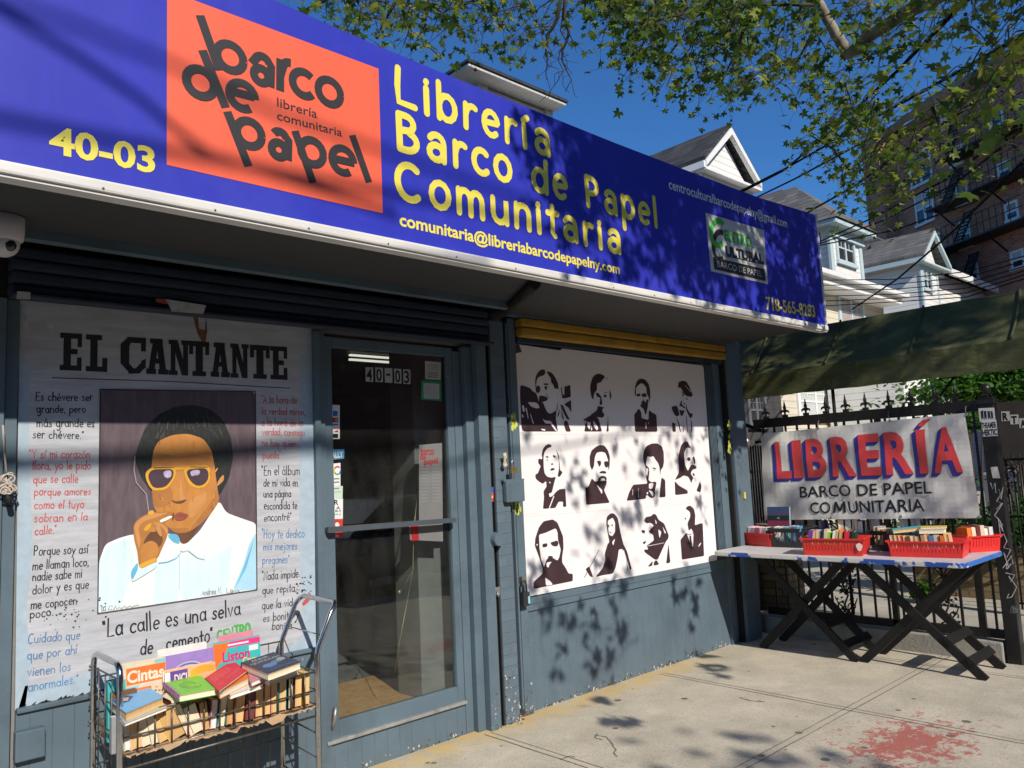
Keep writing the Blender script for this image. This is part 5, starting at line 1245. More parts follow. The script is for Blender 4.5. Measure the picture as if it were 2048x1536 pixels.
def a_dic(mb, pl, W, H):
    rect(mb, pl, 0, .80*H, .10*W, H*.97, .0006, 3); rect(mb, pl, .10*W, .7*H, .44*W, .98*H, .0006, 0); typ(mb, pl, 'DICI', .18*W, .76*H, .24*W, .16*H, .001, 1, .02)
    for k in range(12): mb.poly([pl.pt(W*(.5+.04*k), H*(.78+.02*k-.0012*k*k), .0008), pl.pt(W*(.54+.04*k), H*(.78+.02*(k+1)-.0012*(k+1)**2), .0008), pl.pt(W*(.54+.04*k), H*(.92+.02*(k+1)-.0015*(k+1)**2), .0008), pl.pt(W*(.5+.04*k), H*(.92+.02*k-.0015*k*k), .0008)], 2)
standing((765, 722), (1165, 660), 3.615, .56, .03, 'peach', 'w', 'dictionary with purple block on its cover standing behind the green notebook', a_dic, [mat('print_purple', (.13, .05, .30), .5), mat('ink_cream', (.7, .66, .5)), mat('print_amber', (.72, .33, .03), .5), WHT])
def a_swirl(mb, pl, W, H):
    rect(mb, pl, 0, .0, W, .62*H, .0004, 2)
    for k in range(4): ribbon(mb, pl, [(W*(.45+.30*math.cos(R(t))*(1-.15*k)), H*(.74+.12*math.sin(R(t))*(1-.2*k))) for t in range(20, 330, 20)], .006, .0006+.0002*k, k % 2, False)
    rect(mb, pl, .5*W, .50*H, .84*W, .58*H, .0008, 3)
standing((775, 612), (1152, 540), 3.70, .56, .012, 'violet', 'w', 'blue violet book with a pale swirl standing behind the dictionary', a_swirl, [mat('print_pale', (.45, .47, .62), .5), mat('print_indigo', (.12, .13, .30), .5), mat('print_tangerine', (.80, .16, .03)), WHT])
standing((712, 562), (1095, 492), 3.735, .56, .012, 'white', 'w', 'plain white book top standing against the back of the cart')
def a_lis(mb, pl, W, H):
    rect(mb, pl, 0, .90*H, W, .985*H, .0006, 0); mb.poly([pl.pt(0, .985*H, .0009), pl.pt(0, .6*H, .0009), pl.pt(.18*W, .74*H, .0009), pl.pt(.35*W, .985*H, .0009)], 1)
    typ(mb, pl, 'Liston', .18*W, .70*H, .58*W, .15*H, .0013, 2, .03); typ(mb, pl, 'Cruz', .60*W, .62*H, .30*W, .10*H, .0016, 3, .03)
    rect(mb, pl, .75*W, .80*H, .95*W, .88*H, .0012, 4)
    for k in range(9): x, y = random.uniform(.2, .6)*W, random.uniform(.46, .58)*H; rect(mb, pl, x, y, x+.016, y+.014, .0013+.0001*k, (5, 4, 1)[k % 3])
    rect(mb, pl, .3*W, .925*H, .75*W, .95*H, .001, 4)
standing((1148, 508), (1515, 442), 3.70, .56, .014, 'teal', 'w', 'bright turquoise song book with pink title standing under the cart handle', a_lis, [mat('print_pink', (.78, .04, .22), .5), mat('print_tangerine', (.80, .16, .03)), mat('print_magenta', (.55, .02, .17), .5), INKY, WHT, MBRN])
standing((1192, 432), (1462, 424), 3.735, .56, .012, 'pink', 'w', 'pale pink book standing tallest at the back of the cart')
mats_l = [mat('print_pink', (.78, .04, .22)), WHT]
def spine_book(xy, Y0, th, zt, depth, c, pg, label):      # shelved across the cart, spine facing the left end
    A = FY(*cpx(*xy), Y0); O = Vector((A.x+depth, Y0, .56))
    book(O, (0, th, 0), (-depth, 0, 0), (0, .005, zt-.56), c, pg, label, G1)
spine_book((330, 1100), 3.50, .028, .70, .05, 'grey', 'w', 'grey spined book standing at the left end beside the front post')
spine_book((290, 1000), 3.70, .025, .80, .11, 'dark blue', 'w', 'tall dark blue book at the left end of the cart')
spine_book((300, 960), 3.672, .022, .80, .07, 'teal', 'w', 'tall teal book at the left end of the cart')
spine_book((330, 900), 3.64, .022, .76, .10, 'brown', 'c', 'brown spined magazine at the left end of the cart')

# ================================================================== TABLE
ta = thing('folding_table', 'white topped trestle table with worn blue edges and crossed black legs', 'table', (6.3, 2.9, 0))
TZ = .84
TW = mat('table_white', (.55, .53, .53), .5, var=.10, vs=6, grime=((.30, .29, .30), 4, .56))
TE = mat('table_edge', (.62, .60, .57), .5, var=.08, vs=8, speck=((.03, .09, .38), 6.5, .51), stretch=(1, .6, 3))
TB = mat('table_edge_blue', (.04, .15, .50), .5, var=.2, vs=9, speck=((.6, .58, .55), 16, .62))
x0, x1, y0, y1, rc = 5.90, 6.76, 1.90, 3.885, .06
out = []
for cx, cy, a0 in ((x1-rc, y1-rc, 0), (x0+rc, y1-rc, 90), (x0+rc, y0+rc, 180), (x1-rc, y0+rc, 270)):
    out += [(cx+rc*math.cos(R(a0+t)), cy+rc*math.sin(R(a0+t))) for t in (0, 22, 45, 67, 90)]
mb = MB(); n = len(out)
prof = ((-.006, TZ-.036), (0, TZ-.031), (0, TZ-.006), (-.006, TZ))
cx, cy = (x0+x1)/2, (y0+y1)/2
base = 0
for off, z in prof:
    for (x, y) in out:
        d = Vector((x-cx, y-cy)); s_ = 1+off/d.length; mb.v.append(Vector((cx+d.x*s_, cy+d.y*s_, z)))
for i in range(3):
    for j in range(n):
        j2 = (j+1) % n; yy = (out[j][1]+out[j2][1])/2; xx_ = (out[j][0]+out[j2][0])/2
        mb.face([i*n+j, i*n+j2, (i+1)*n+j2, (i+1)*n+j], 2 if (yy < y0+.02 and xx_ > x0+.05) else 1)
mb.face([3*n+j for j in range(n)], 0); mb.face([j for j in reversed(range(n))], 0)
mb.build('tabletop', [TW, TE, TB], ta)
LEGM = mat('black_wood', (.013, .0125, .012), .55, var=.3, vs=14, spec=.25, speck=((.2, .19, .18), 40, .755), stretch=(1, 1, 1))
def leg(X, ya, za, yb2, zb):
    a, b = Vector((X, ya, za)), Vector((X, yb2, zb)); d = (b-a).normalized(); nn = Vector((0, -d.z, d.y))*.031
    mb = MB(); mb.prism([a-nn, a+nn, b+nn, b-nn], (.026, 0, 0)); return mb.build('leg', LEGM, ta)
for X, s_ in ((6.21, 0), (6.60, 0)):
    leg(X, 2.80, TZ-.04, 1.95, .0)
    leg(X+(.028 if X < 6.4 else -.028), 1.99, TZ-.04, 2.82, .0)
    leg(X, 3.67, TZ-.04, 2.85, .0)
    leg(X+(.028 if X < 6.4 else -.028), 2.88, TZ-.04, 3.68, .0)
for yc, zc in ((2.045, .085), (2.18, .21), (2.945, .085), (3.09, .225)):
    d = Vector((0, .71, .70))
    c_ = Vector((0, yc, zc)); nn = Vector((0, -.70, .71))*.012; u_ = d*.033; sh = Vector((0, -.02, .035))*0
    mb = MB(); p0 = Vector((6.19, 0, 0)); ofs = Vector((0, -.012, .03))
    mb.prism([p0+c_+ofs-u_, p0+c_+ofs+u_, p0+c_+ofs+u_+nn*2, p0+c_+ofs-u_+nn*2], (.455, 0, 0)); mb.build('rung', LEGM, ta)
for yc in (2.75, 3.70, 2.02):
    MB().box(6.19, 6.65, yc-.03, yc+.03, TZ-.06, TZ-.037).build('bearer', LEGM, ta)

# ================================================================== CRATES
CRED = mat('crate_red', (.62, .035, .025), .38, var=.12, vs=5, spec=.5, speck=((.7, .5, .45), 14, .755))
CREDB = mat('crate_scarlet', (.72, .03, .028), .38, var=.08, vs=5, spec=.5)
CBLK = mat('crate_black', (.022, .022, .024), .45, var=.2, vs=8)
WRN = mat('crate_scuff', (.75, .55, .5), .6)
cnt = {}
def wall(mb, a, b, H, tilt, bars, m=0, lat=False):
    bars *= 1 if lat else .75
    """one crate side between foot points a, b (vectors); flares out by tilt at the rim"""
    e = (b-a); W = e.length; e = e.normalized(); n_ = Vector((e.y, -e.x, 0))
    P_ = lambda s, z, o=0.: a+e*s+Vector((0, 0, z))+n_*(tilt*z/H+o)
    def slab(s0, s1, z0, z1): mb.prism([P_(s0, z0), P_(s1, z0), P_(s1, z1), P_(s0, z1)], n_*-.004, m)
    slab(0, W, 0, H*.30); slab(0, W, H*.78, H)
    k = max(3, int(W/bars)); g = .16 if not lat else .62
    for i in range(k):
        if lat and i % 2: continue
        s0 = W*i/k; slab(s0+(0 if i == 0 else W/k*g*.5), W*(i+1)/k-(0 if i == k-1 else W/k*g*.5), H*.30, H*.78)
    if lat:
        for i in range(0, k, 1):
            s0 = W*i/k; mb.prism([P_(s0, H*.3, .001), P_(s0+.008, H*.3, .001), P_(min(W, s0+W/k+.008), H*.78, .001), P_(min(W, s0+W/k), H*.78, .001)], n_*-.004, m)
    mb.prism([P_(-.012, H-.012, .0), P_(W+.012, H-.012, .0), P_(W+.012, H, .0), P_(-.012, H, .0)], n_*.012, m)
def crate(bl, br, tl, depth, m, label, desc, books, hgt=None, lat=False, bh=(.165, .19), ang=None, lean=0., fill=.94):
    A, B = G(*bl, TZ+.001), G(*br, TZ+.001)
    if ang is not None: B = A+Vector((math.cos(ang), math.sin(ang), 0))*(B-A).length
    pl = Plane(A, B-A); H = hgt or pl.px(*tl)[1]
    e = (B-A).normalized(); W = (B-A).length; nin = Vector((-e.y, e.x, 0))
    t = thing('book_crate', label, 'crate', A+e*W/2+nin*depth/2, 'plastic crates on the trestle table')
    mb = MB(); D_ = depth; tl_ = .018
    c0, c1, c2, c3 = A, B, B+nin*D_, A+nin*D_
    for a_, b_ in ((c0, c1), (c1, c2), (c2, c3), (c3, c0)): wall(mb, a_, b_, H, tl_, .03 if not lat else .045, 0, lat)
    mb.prism([c0, c1, c2, c3], (0, 0, .004)); mb.build('body', m, t)
    s = .012
    pool = books; i = 0
    while s < W-.02 and i < len(pool):
        c, pg = pool[i]; th = (W-.03)*fill/len(pool)*random.uniform(.8, 1.15); th = min(th, W-.01-s)
        hh = random.uniform(*bh); dd = min(depth-.02, random.uniform(.105, .125))
        ln = lean*random.uniform(.5, 1.2)
        O = A+e*s+nin*(.012+.01*random.random())+Vector((0, 0, .005))
        hh += .014
        flip = random.random() < .55
        a_, b_, X = booklet(O+(nin*dd if flip else Vector()), e*th*.96, nin*dd*(-1 if flip else 1), Vector((0, 0, hh))+e*ln*hh+nin*.01*random.random(), c, pg, one=True)
        hd = 'spine' if 0 else 'cover'
        o = a_.build('book', [cover(c), PGS[pg]], None, O)
        tag(o, f'{c} paperback, {ORD[i]} from the left in {desc}', 'book', 'books in the crates on the table')
        s += th; i += 1
    return A, e, nin, W, H
crate((1482, 1089), (1541, 1094), (1477, 1063), .30, CRED, 'scuffed red crate at the wall end of the table', 'the red crate next to the shop wall', [('pink', 'w'), ('white', 'w'), ('pink', 'w'), ('grey', 'w')], bh=(.135, .15), lean=.1)
crate((1545, 1094), (1603, 1096), (1543, 1056), .30, CBLK, 'black lattice crate between the two left red crates', 'the black lattice crate on the left', [('white', 'w'), ('purple', 'w'), ('teal', 'c'), ('grey', 'w'), ('blue', 'w')], lat=True, bh=(.15, .175))
crate((1609, 1110), (1724, 1112.5), (1603, 1076), .27, CRED, 'red crate with a white scuff mark in the middle of the table', 'the middle red crate', [('purple', 'o'), ('white', 'o'), ('blue', 'o'), ('navy', 'o'), ('cream', 'w'), ('green', 'c'), ('teal', 'c'), ('orange', 'o'), ('maroon', 'b'), ('red', 'o'), ('black', 'o'), ('dark green', 'o')], bh=(.155, .18), lean=.18)
u = G(1716, 1108, TZ)
mb = MB(); e_ = (G(1724, 1112.5, TZ)-G(1609, 1110, TZ)).normalized(); pl = Plane(G(1609, 1110, TZ+.001)+Vector((e_.y, -e_.x, 0))*.016, e_)
c_ = pl.px(1719, 1094)
mb.poly([pl.pt(c_[0]+.022*math.cos(t)*(1+.2*math.sin(3*t)), c_[1]+.03*math.sin(t), .006) for t in [k*.5 for k in range(12)]])
cr3 = [o for o in bpy.data.objects if o.get('label', '').startswith('red crate with a white scuff')][0]
mb.build('scuff_mark', WRN, cr3)
crate((1745, 1101), (1779, 1103), (1744, 1061), .26, CBLK, 'narrow black crate between the two front red crates', 'the narrow black crate', [('grey', 'o'), ('cream', 'o'), ('black', 'o')], lat=True, bh=(.15, .17))
A, e, nin, W, H = crate((1782, 1113), (1925, 1117), (1772, 1081), .26, CREDB, 'bright red crate at the front corner of the table topped with loose paperbacks', 'the front corner red crate', [('purple', 'o'), ('grey', 'o'), ('red', 'o'), ('cream', 'o'), ('brown', 'o'), ('yellow', 'c'), ('dark blue', 'o'), ('tan', 'c'), ('grey', 'o'), ('blue', 'o'), ('cream', 'w'), ('orange', 'o'), ('peach', 'o')], bh=(.13, .15), lean=-.1)
def loose(s, d, z, w_, dp, th, c, pg, label, rot=0., tilt=0.):
    e2 = (e*math.cos(rot)+nin*math.sin(rot)); n2 = Vector((-e2.y, e2.x, 0)); O = A+e*s+nin*d+Vector((0, 0, z))
    e3 = (e2+Vector((0, 0, tilt))).normalized(); up = e3.cross(n2)
    a_, b_, X = booklet(O, up*th, n2*dp, e3*w_, c, pg, one=True)
    tag(a_.build('book', [cover(c), PGS[pg]], None, O), label, 'book', 'books in the crates on the table')
loose(.02, .04, .164, .20, .13, .028, 'teal', 'o', 'thick teal paperback lying on the left of the front corner red crate', .25, .10)
loose(.20, .02, .166, .17, .12, .035, 'cream', 'c', 'thick cream paperback lying on the right of the front corner red crate', .1, .02)
loose(.21, .03, .202, .17, .12, .012, 'yellow', 'w', 'thin yellow booklet lying on top of the thick cream paperback', .14, .02)
crate((1941, 1105.5), (2000, 1101.5), (1943, 1072), .20, CREDB, 'bright red crate at the far right end of the table', 'the far right red crate', [('orange', 'c'), ('red', 'c'), ('maroon', 'o'), ('cream', 'c'), ('yellow', 'w'), ('white', 'w')], bh=(.15, .18))
# back rows against the fence
def back_row(p0, p1, cols, desc, bh=(.16, .2)):
    A, B = G(*p0, TZ), G(*p1, TZ); e = (B-A).normalized(); W = (B-A).length; nin = Vector((-e.y, e.x, 0)); s = 0
    t = thing('book_crate', f'low black crate {desc}', 'crate', A+e*W/2, 'plastic crates on the trestle table')
    mb = MB(); Hh = .1
    c0, c1, c2, c3 = A-nin*.01, B-nin*.01, B+nin*.15, A+nin*.15
    for a_, b_ in ((c0, c1), (c1, c2), (c2, c3), (c3, c0)): wall(mb, a_, b_, Hh, .01, .03, 0)
    mb.prism([c0, c1, c2, c3], (0, 0, .003)); mb.build('body', CBLK, t)
    for i, (c, pg) in enumerate(cols):
        th = (W-.01)/len(cols); hh = random.uniform(*bh)+.03; O = A+e*(s+.004)+nin*.005+Vector((0, 0, .004))
        a_, b_, X = booklet(O, e*th*.93, nin*random.uniform(.11, .13), Vector((0, 0, hh))+e*.02*random.uniform(-1, 1), c, pg, one=True)
        tag(a_.build('book', [cover(c), PGS[pg]], None, O), f'{c} book, {ORD[i]} from left in the low crate {desc}', 'book', 'books in the crates on the table'); s += th
back_row((1560, 1080), (1650, 1084), [('grey', 'w'), ('green', 'w'), ('navy', 'w'), ('white', 'w'), ('black', 'c'), ('yellow', 'w'), ('cream', 'w'), ('violet', 'w')], 'behind the black lattice crate', (.15, .17))
back_row((1680, 1088), (1768, 1089), [('peach', 'c'), ('white', 'w'), ('red', 'c'), ('pink', 'w'), ('dark red', 'c'), ('cream', 'c'), ('grey', 'w')], 'behind the middle red crate', (.16, .185))
back_row((1800, 1091), (1890, 1092), [('white', 'w'), ('blue', 'w'), ('black', 'w'), ('cream', 'w'), ('navy', 'w'), ('white', 'w'), ('tan', 'c')], 'behind the front corner red crate', (.17, .19))
# one book stood up on show
a, b, c_ = FX(1537, 1052, 6.62), FX(1583, 1052, 6.62), FX(1537, 1016, 6.62)
O = Vector((6.60, a.y, TZ+.16)); vD = Vector((0, b.y-a.y, 0)); vH = Vector((.02, 0, c_.z-O.z+.01))
t = thing('book', 'dark blue and crimson book stood upright in front of the banner corner', 'book', O, 'books in the crates on the table')
aa, bb, X = booklet(O, (.02, 0, 0), vD, vH, 'dark blue', 'w'); cv = aa.build('cover', cover('dark blue'), t); bb.build('page_block', PG_W, t)
pl = Plane(O, (0, -1, 0), vH); mb = MB(); W, H = abs(vD.y), vH.length
rect(mb, pl, 0, .02*H, W, .28*H, .001, 0); rect(mb, pl, 0, .3*H, W, .56*H, .001, 1); rect(mb, pl, W*.1, .70*H, W*.9, .74*H, .001, 0); rect(mb, pl, W*.97, 0, W*1.02, H, .0015, 2)
typ(mb, pl, 'C', W*.45, .38*H, W*.1, .09*H, .0016, 2); mb.build('cover_print', [mat('print_crimson', (.20, .02, .06), .5), INK, WHT], cv)
bx = MB(); bx.box(6.585, 6.64, min(a.y, b.y)-.005, max(a.y, b.y)+.01, TZ+.002, TZ+.158)
tag(bx.build('cardboard_box', CARD, None, (6.61, a.y, TZ)), 'narrow cardboard box propping up the dark blue and crimson book', 'box')

# ================================================================== SMALL THINGS ON THE SHOP FRONT
BRASS = mat('brass', (.50, .34, .14), .35, .8, var=.2, vs=30)
STEEL = mat('steel', (.45, .45, .45), .3, .9)
pd = thing('padlock', 'small brass padlock hanging from the lock box on the pier', 'padlock', FY(1028, 940, 3.80))
a = FY(1028, 940, 3.80); b = FY(1024, 917, 3.815)
MB().box(a.x-.024, a.x+.022, 3.795, 3.815, a.z-.022, a.z+.018, bev=.004).build('body', BRASS, pd)
MB().tube([(a.x-.014, 3.805, a.z+.018), (a.x-.012, 3.806, a.z+.05), (a.x-.004, 3.808, a.z+.066), (a.x+.006, 3.808, a.z+.066), (a.x+.013, 3.806, a.z+.05), (a.x+.014, 3.805, a.z+.018)], .0035).build('shackle', STEEL, pd)
a = FY(1047, 1196, 3.90)
pd = thing('key_safe', 'black key safe padlock with pale blue dial strip hanging by the poster corner', 'padlock', a)
MB().box(a.x-.03, a.x+.028, 3.865, 3.905, a.z-.05, a.z+.042, bev=.008).build('body', mat('black_plastic', (.03, .03, .032), .4), pd)
MB().box(a.x+.008, a.x+.024, 3.8625, 3.8645, a.z-.035, a.z+.012).build('dial_strip', mat('dial_blue', (.25, .55, .65), .4), pd)
MB().tube([(a.x-.018, 3.885, a.z+.042), (a.x-.018, 3.887, a.z+.09), (a.x-.008, 3.89, a.z+.112), (a.x+.008, 3.89, a.z+.112), (a.x+.018, 3.887, a.z+.09), (a.x+.018, 3.885, a.z+.042)], .006).build('shackle', mat('black_plastic', (.03, .03, .032)), pd)
MB().box(a.x-.012, a.x+.012, 3.89, 3.918, a.z+.095, a.z+.14, bev=.003).build('hasp', mat('rusty_steel', (.18, .15, .12), .6, .4, var=.4, vs=40), pd)
a = G(14, 447, 2.68); a.y = 3.50
a = FY(8, 470, 3.50)
sc_ = thing('security_camera', 'white dome security camera under the fascia at the left edge', 'camera', (a.x, 3.50, 2.68))
CW = mat('camera_white', (.55, .53, .53), .4, var=.05)
mb = MB(); mb.lathe((a.x, 3.50, 2.58), [(.052, 0), (.066, .01), (.07, .05), (.07, .098), (.066, .1)], 0, 24); mb.build('housing', CW, sc_)
mb = MB(); mb.sphere((a.x, 3.50, 2.575), .055, 0, 3); mb.build('eyeball', CW, sc_)
d_ = Vector((.32, -.86, -.35)).normalized(); mb = MB(); mb.sphere(Vector((a.x, 3.50, 2.575))+d_*.034, .028, 0, 2); mb.build('lens', mat('lens_black', (.01, .01, .012), .15, spec=.7), sc_)
mb = MB(); random.seed(5)
p0 = FY(6, 850, 3.88); pts = [p0, FY(8, 900, 3.88), FY(13, 945, 3.87)]
mb.tube(pts, .004)
for k in range(9):
    c_ = FY(12+random.uniform(-5, 6), 968+random.uniform(-14, 14), 3.87); q = random.uniform(0, 3)
    mb.tube([c_+Vector((.028*math.cos(R(t))*math.cos(q), -.01+.012*math.sin(q)*math.cos(R(t)), .018*math.sin(R(t)+q))) for t in range(0, 360, 30)], .0035, 0, 6, True)
mb.tube([FY(14, 985, 3.87), FY(18, 1000, 3.87), FY(20, 1012, 3.88)], .012, 1)
tag(mb.build('knotted_cord', [mat('cord_beige', (.45, .38, .32), .8), BLACK], None, FY(12, 960, 3.88)), 'beige cord tied in a knot on the left pilaster', 'cord')
a = FY(55, 1490, 3.93)
MB().box(a.x-.05, a.x+.06, 3.90, 3.944, a.z-.055, a.z+.065, bev=.006).build('wall_socket', BLUE, bld)
# rusty rubble at the foot of the pier
mb = MB(); random.seed(8)
for k in range(12):
    c_ = G(random.uniform(1028, 1065), random.uniform(1420, 1450)); s_ = random.uniform(.004, .013); mb.sphere((c_.x, min(c_.y, 3.93), s_*.3), s_, 0, 1, (1, 1, .5))
tag(mb.build('rust_flakes', mat('rust', (.20, .075, .035), .9, var=.4, vs=40), None, G(1050, 1440)), kind='stuff', label='reddish rust flakes fallen at the foot of the window frame', cat='rubble')
random.seed(21)

# ================================================================== FENCE
IRON = mat('black_iron', (.018, .017, .016), .42, .3, var=.35, vs=18, bump=.15, bs=60, grime=((.06, .05, .042), 9, .62))
FXX = 6.85
FPL = Plane((FXX-.035, 0, 0), (0, -1, 0))
fe = thing('iron_fence', 'black iron railing with spear finials and leaf scroll panels along the property line', 'fence', (FXX, 2.9, 0))
ya, ybk = 1.93, 3.93
MB().box(FXX-.02, FXX+.02, ya+.05, ybk, 1.90, 1.985, bev=.004).box(FXX-.012, FXX+.012, ya+.05, ybk, 1.76, 1.785).build('top_rail', IRON, fe)
MB().box(FXX-.02, FXX+.02, ya+.05, ybk, .17, .235, bev=.004).build('bottom_rail', IRON, fe)
ornY = [(FX(1721, 1200, FXX).y, FX(1665, 1200, FXX).y), (FX(1925, 1230, FXX).y, FX(1868, 1230, FXX).y)]
y = ya+.10; k = 0
while y < ybk:
    if not any(a-.015 < y < b+.015 for a, b in ornY):
        MB().box(FXX-.008, FXX+.008, y-.008, y+.008, .236, 1.90).build('picket', IRON, fe)
    y += .113
for a, b in ornY:
    for yy in (a, b): MB().box(FXX-.009, FXX+.009, yy-.009, yy+.009, .236, 1.9).build('picket', IRON, fe)
for py in (1610, 1650, 1690, 1730, 1777, 1822, 1870, 1568, 1530, 1912):
    yy = FX(py, 805, FXX).y; z = 1.986
    if yy < ya+.06: continue
    mb = MB(); mb.box(FXX-.018, FXX+.018, yy-.022, yy+.022, z, z+.022, bev=.003)
    mb.lathe((FXX, yy, z+.02), [(.008, 0), (.010, .015), (.006, .03), (.013, .05), (.016, .065), (.010, .09), (.003, .13)], 0, 8)
    for s in (-1, 1):
        mb.tube([(FXX, yy, z+.045), (FXX, yy+s*.018, z+.058), (FXX, yy+s*.036, z+.05), (FXX, yy+s*.042, z+.034)], [.009, .012, .010, .002], 0, 6)
    mb.build('finial', IRON, fe)
for a, b in ornY:
    mb = MB(); w_ = b-a; c = (a+b)/2
    def leafp(y, z, r, an):
        pts = [(0, 0), (.35, .28), (.75, .30), (1.2, 0), (.75, -.30), (.35, -.28)]
        mb.prism([(FXX-.004, y+r*(px*math.cos(an)-py*math.sin(an)), z+r*(px*math.sin(an)+py*math.cos(an))) for px, py in pts], (.008, 0, 0))
    for kz in range(5):
        z0 = .25+kz*.17
        for s in (-1, 1):
            pts = []
            for t in range(0, 11):
                q = t/10; an = R(90-s*(q*300)); rr = .06*(1-q*.75)
                pts.append((FXX, c+s*.055+rr*math.cos(an+math.pi)*1.0*s*s, z0+.05+rr*math.sin(an+math.pi)))
            mb.tube(pts, .006, 0, 6)
            mb.tube([(FXX, c, z0-.02), (FXX, c+s*.03, z0+.04), (FXX, c+s*w_*.30, z0+.075), (FXX, c+s*w_*.40, z0+.13)], [.008, .007, .006, .004], 0, 6)
            for q in range(5): leafp(c+s*w_*random.uniform(.05, .38), z0+random.uniform(.0, .16), random.uniform(.022, .04), random.uniform(0, 6.28))
        mb.tube([(FXX, c-.02, z0-.02), (FXX, c+.02, z0+.06), (FXX, c-.02, z0+.15)], .008, 0, 6)
    mb.build('scroll_panel', IRON, fe)
yg = FX(1790, 1200, FXX).y
MB().box(FXX-.02, FXX+.02, yg-.022, yg+.022, .15, 1.90).build('post', IRON, fe)
yg2 = FX(1985, 1200, FXX).y
MB().box(FXX-.016, FXX+.016, 2.10, 2.15, .236, 1.9).build('post', IRON, fe)
POSTM = mat('post_black_paint', (.016, .015, .015), .35, .1, var=.3, vs=10, bump=.15, bs=40, grime=((.10, .05, .03), 7, .64), stretch=(1, 1, .4))
mb = MB(); mb.box(FXX-.05, FXX+.05, 1.875, 1.975, 0, 1.97, bev=.006)
mb.box(FXX-.065, FXX+.065, 1.86, 1.99, 1.95, 1.985, bev=.006); mb.box(FXX-.05, FXX+.05, 1.875, 1.975, 1.986, 2.0, bev=.004)
mb.lathe((FXX, 1.925, 2.0), [(.02, 0), (.014, .02), (.024, .04), (.034, .055), (.036, .07), (.030, .09), (.014, .105), (.002, .11)], 0, 16)
post = mb.build('gate_post', POSTM, fe)
PP = Plane((FXX-.052, 0, 0), (0, -1, 0)); PQ = (1840, 740, 2.4774)
mb = MB()
pxpoly(mb, PP, "289,190 368,186 374,254 296,256", 0, 0, PQ); pxpoly(mb, PP, "303,252 378,246 386,326 310,330", .0004, 0, PQ)
for k, (x0, x1) in enumerate(((300, 312), (316, 328), (334, 346), (350, 360))):
    pxpoly(mb, PP, [(x0, 205-k), (x1, 198+k*3), (x1+4, 245-k), (x1-4, 236), (x0+5, 250)], .0008+.0001*k, 1, PQ)
type_text(mb, PP, 'THEAMER', (306, 290), (380, 284), (306, 262), .0008, 1, .04, PQ); type_text(mb, PP, 'HEKTIC', (311, 325), (384, 320), (311, 296), .0008, 1, .05, PQ)
mb.build('sticker', [mat('sticker_dull', (.55, .55, .54), .6, var=.15, vs=60), INK], post)
mb = MB(); GW = mat('graffiti_white', (.50, .49, .48), .6, var=.25, vs=30)
pxpoly(mb, PP, "350,482 384,478 398,536 360,536", .0005, 0, PQ)
for k, s in enumerate(("350,560 360,590 372,560 376,610 392,590 400,620 412,580 402,640 396,610", "410,600 380,650 405,660 378,690 410,660 370,720 395,745", "388,735 395,780 410,770 396,745 412,800 392,760 400,830 415,810 432,850", "430,850 415,880 450,890 430,930 415,905 440,980", "432,985 452,960 430,960 428,985", "412,980 455,920 462,960", "425,1005 470,1015 450,1050 440,1020 480,1075 455,1125 430,1130 440,1110")):
    ribbon(mb, PP, [PP.px(PQ[0]+x/PQ[2], PQ[1]+y/PQ[2]) for x, y in P2(s)], .006, .0006+.0002*k, 0)
for k in range(7): ribbon(mb, PP, [PP.px(PQ[0]+random.uniform(445, 490)/PQ[2], PQ[1]+random.uniform(1165, 1210)/PQ[2]) for _ in range(4)], .003, .002+.0002*k, 1)
mb.build('graffiti', [GW, mat('graffiti_grey', (.2, .23, .23), .6)], post)
CURB = mat('curb_concrete', (.33, .31, .27), .9, var=.2, vs=5, bump=.6, bs=60, grime=((.15, .14, .12), 3, .52))
tag(MB().box(6.79, 6.918, 1.99, 3.95, -.05, .15, bev=.012).build('fence_curb', CURB, None, (6.85, 2.9, 0)), 'rough concrete kerb wall carrying the iron railing', 'kerb')

# banner
BW = mat('banner_vinyl', (.66, .64, .60), .45, var=.05, vs=3, bump=.25, bs=5, bd=.03, spec=.45)
BRD = mat('banner_red', (.62, .055, .06), .45, var=.05)
BBL = mat('banner_blue', (.03, .03, .24), .45, var=.05)
BP = Plane((6.80, 0, 0), (0, -1, 0))
b00, b10, b11, b01 = BP.px(1530, 1040), BP.px(1962, 1036), BP.px(1930, 826), BP.px(1522, 868)
def bend(u, v):
    s = (u-b00[0])/(b10[0]-b00[0]); t = (v-1.04)/.82
    a = .010*math.sin(6.28*(s*2.3+.15*t))*(.5+.5*math.sin(3.1*t+.7)) + .004*math.sin(6.28*(s*5.1-.5*t+.2)) + .005*math.sin(6.28*(2.2*t+s*3.3)) + .0015*math.sin(6.28*(s*11+.8*t))
    if t > .85: a += .010*math.cos(6.28*s*3)*(t-.85)/.15
    return a
BP.bend = bend
bn = thing('banner', 'white vinyl banner with big red letters tied to the iron railing', 'banner', (6.8, 2.97, 1.04))
mb = MB(); cut = .04
us = [b00[0]]+[k*cut for k in range(-200, 200) if b00[0] < k*cut < max(b10[0], b11[0])]
flat(mb, BP, [b00, b10, b11, b01], [[0, 1, 2, 3]], 0, 0, cut); mb.build('sheet', BW, bn)
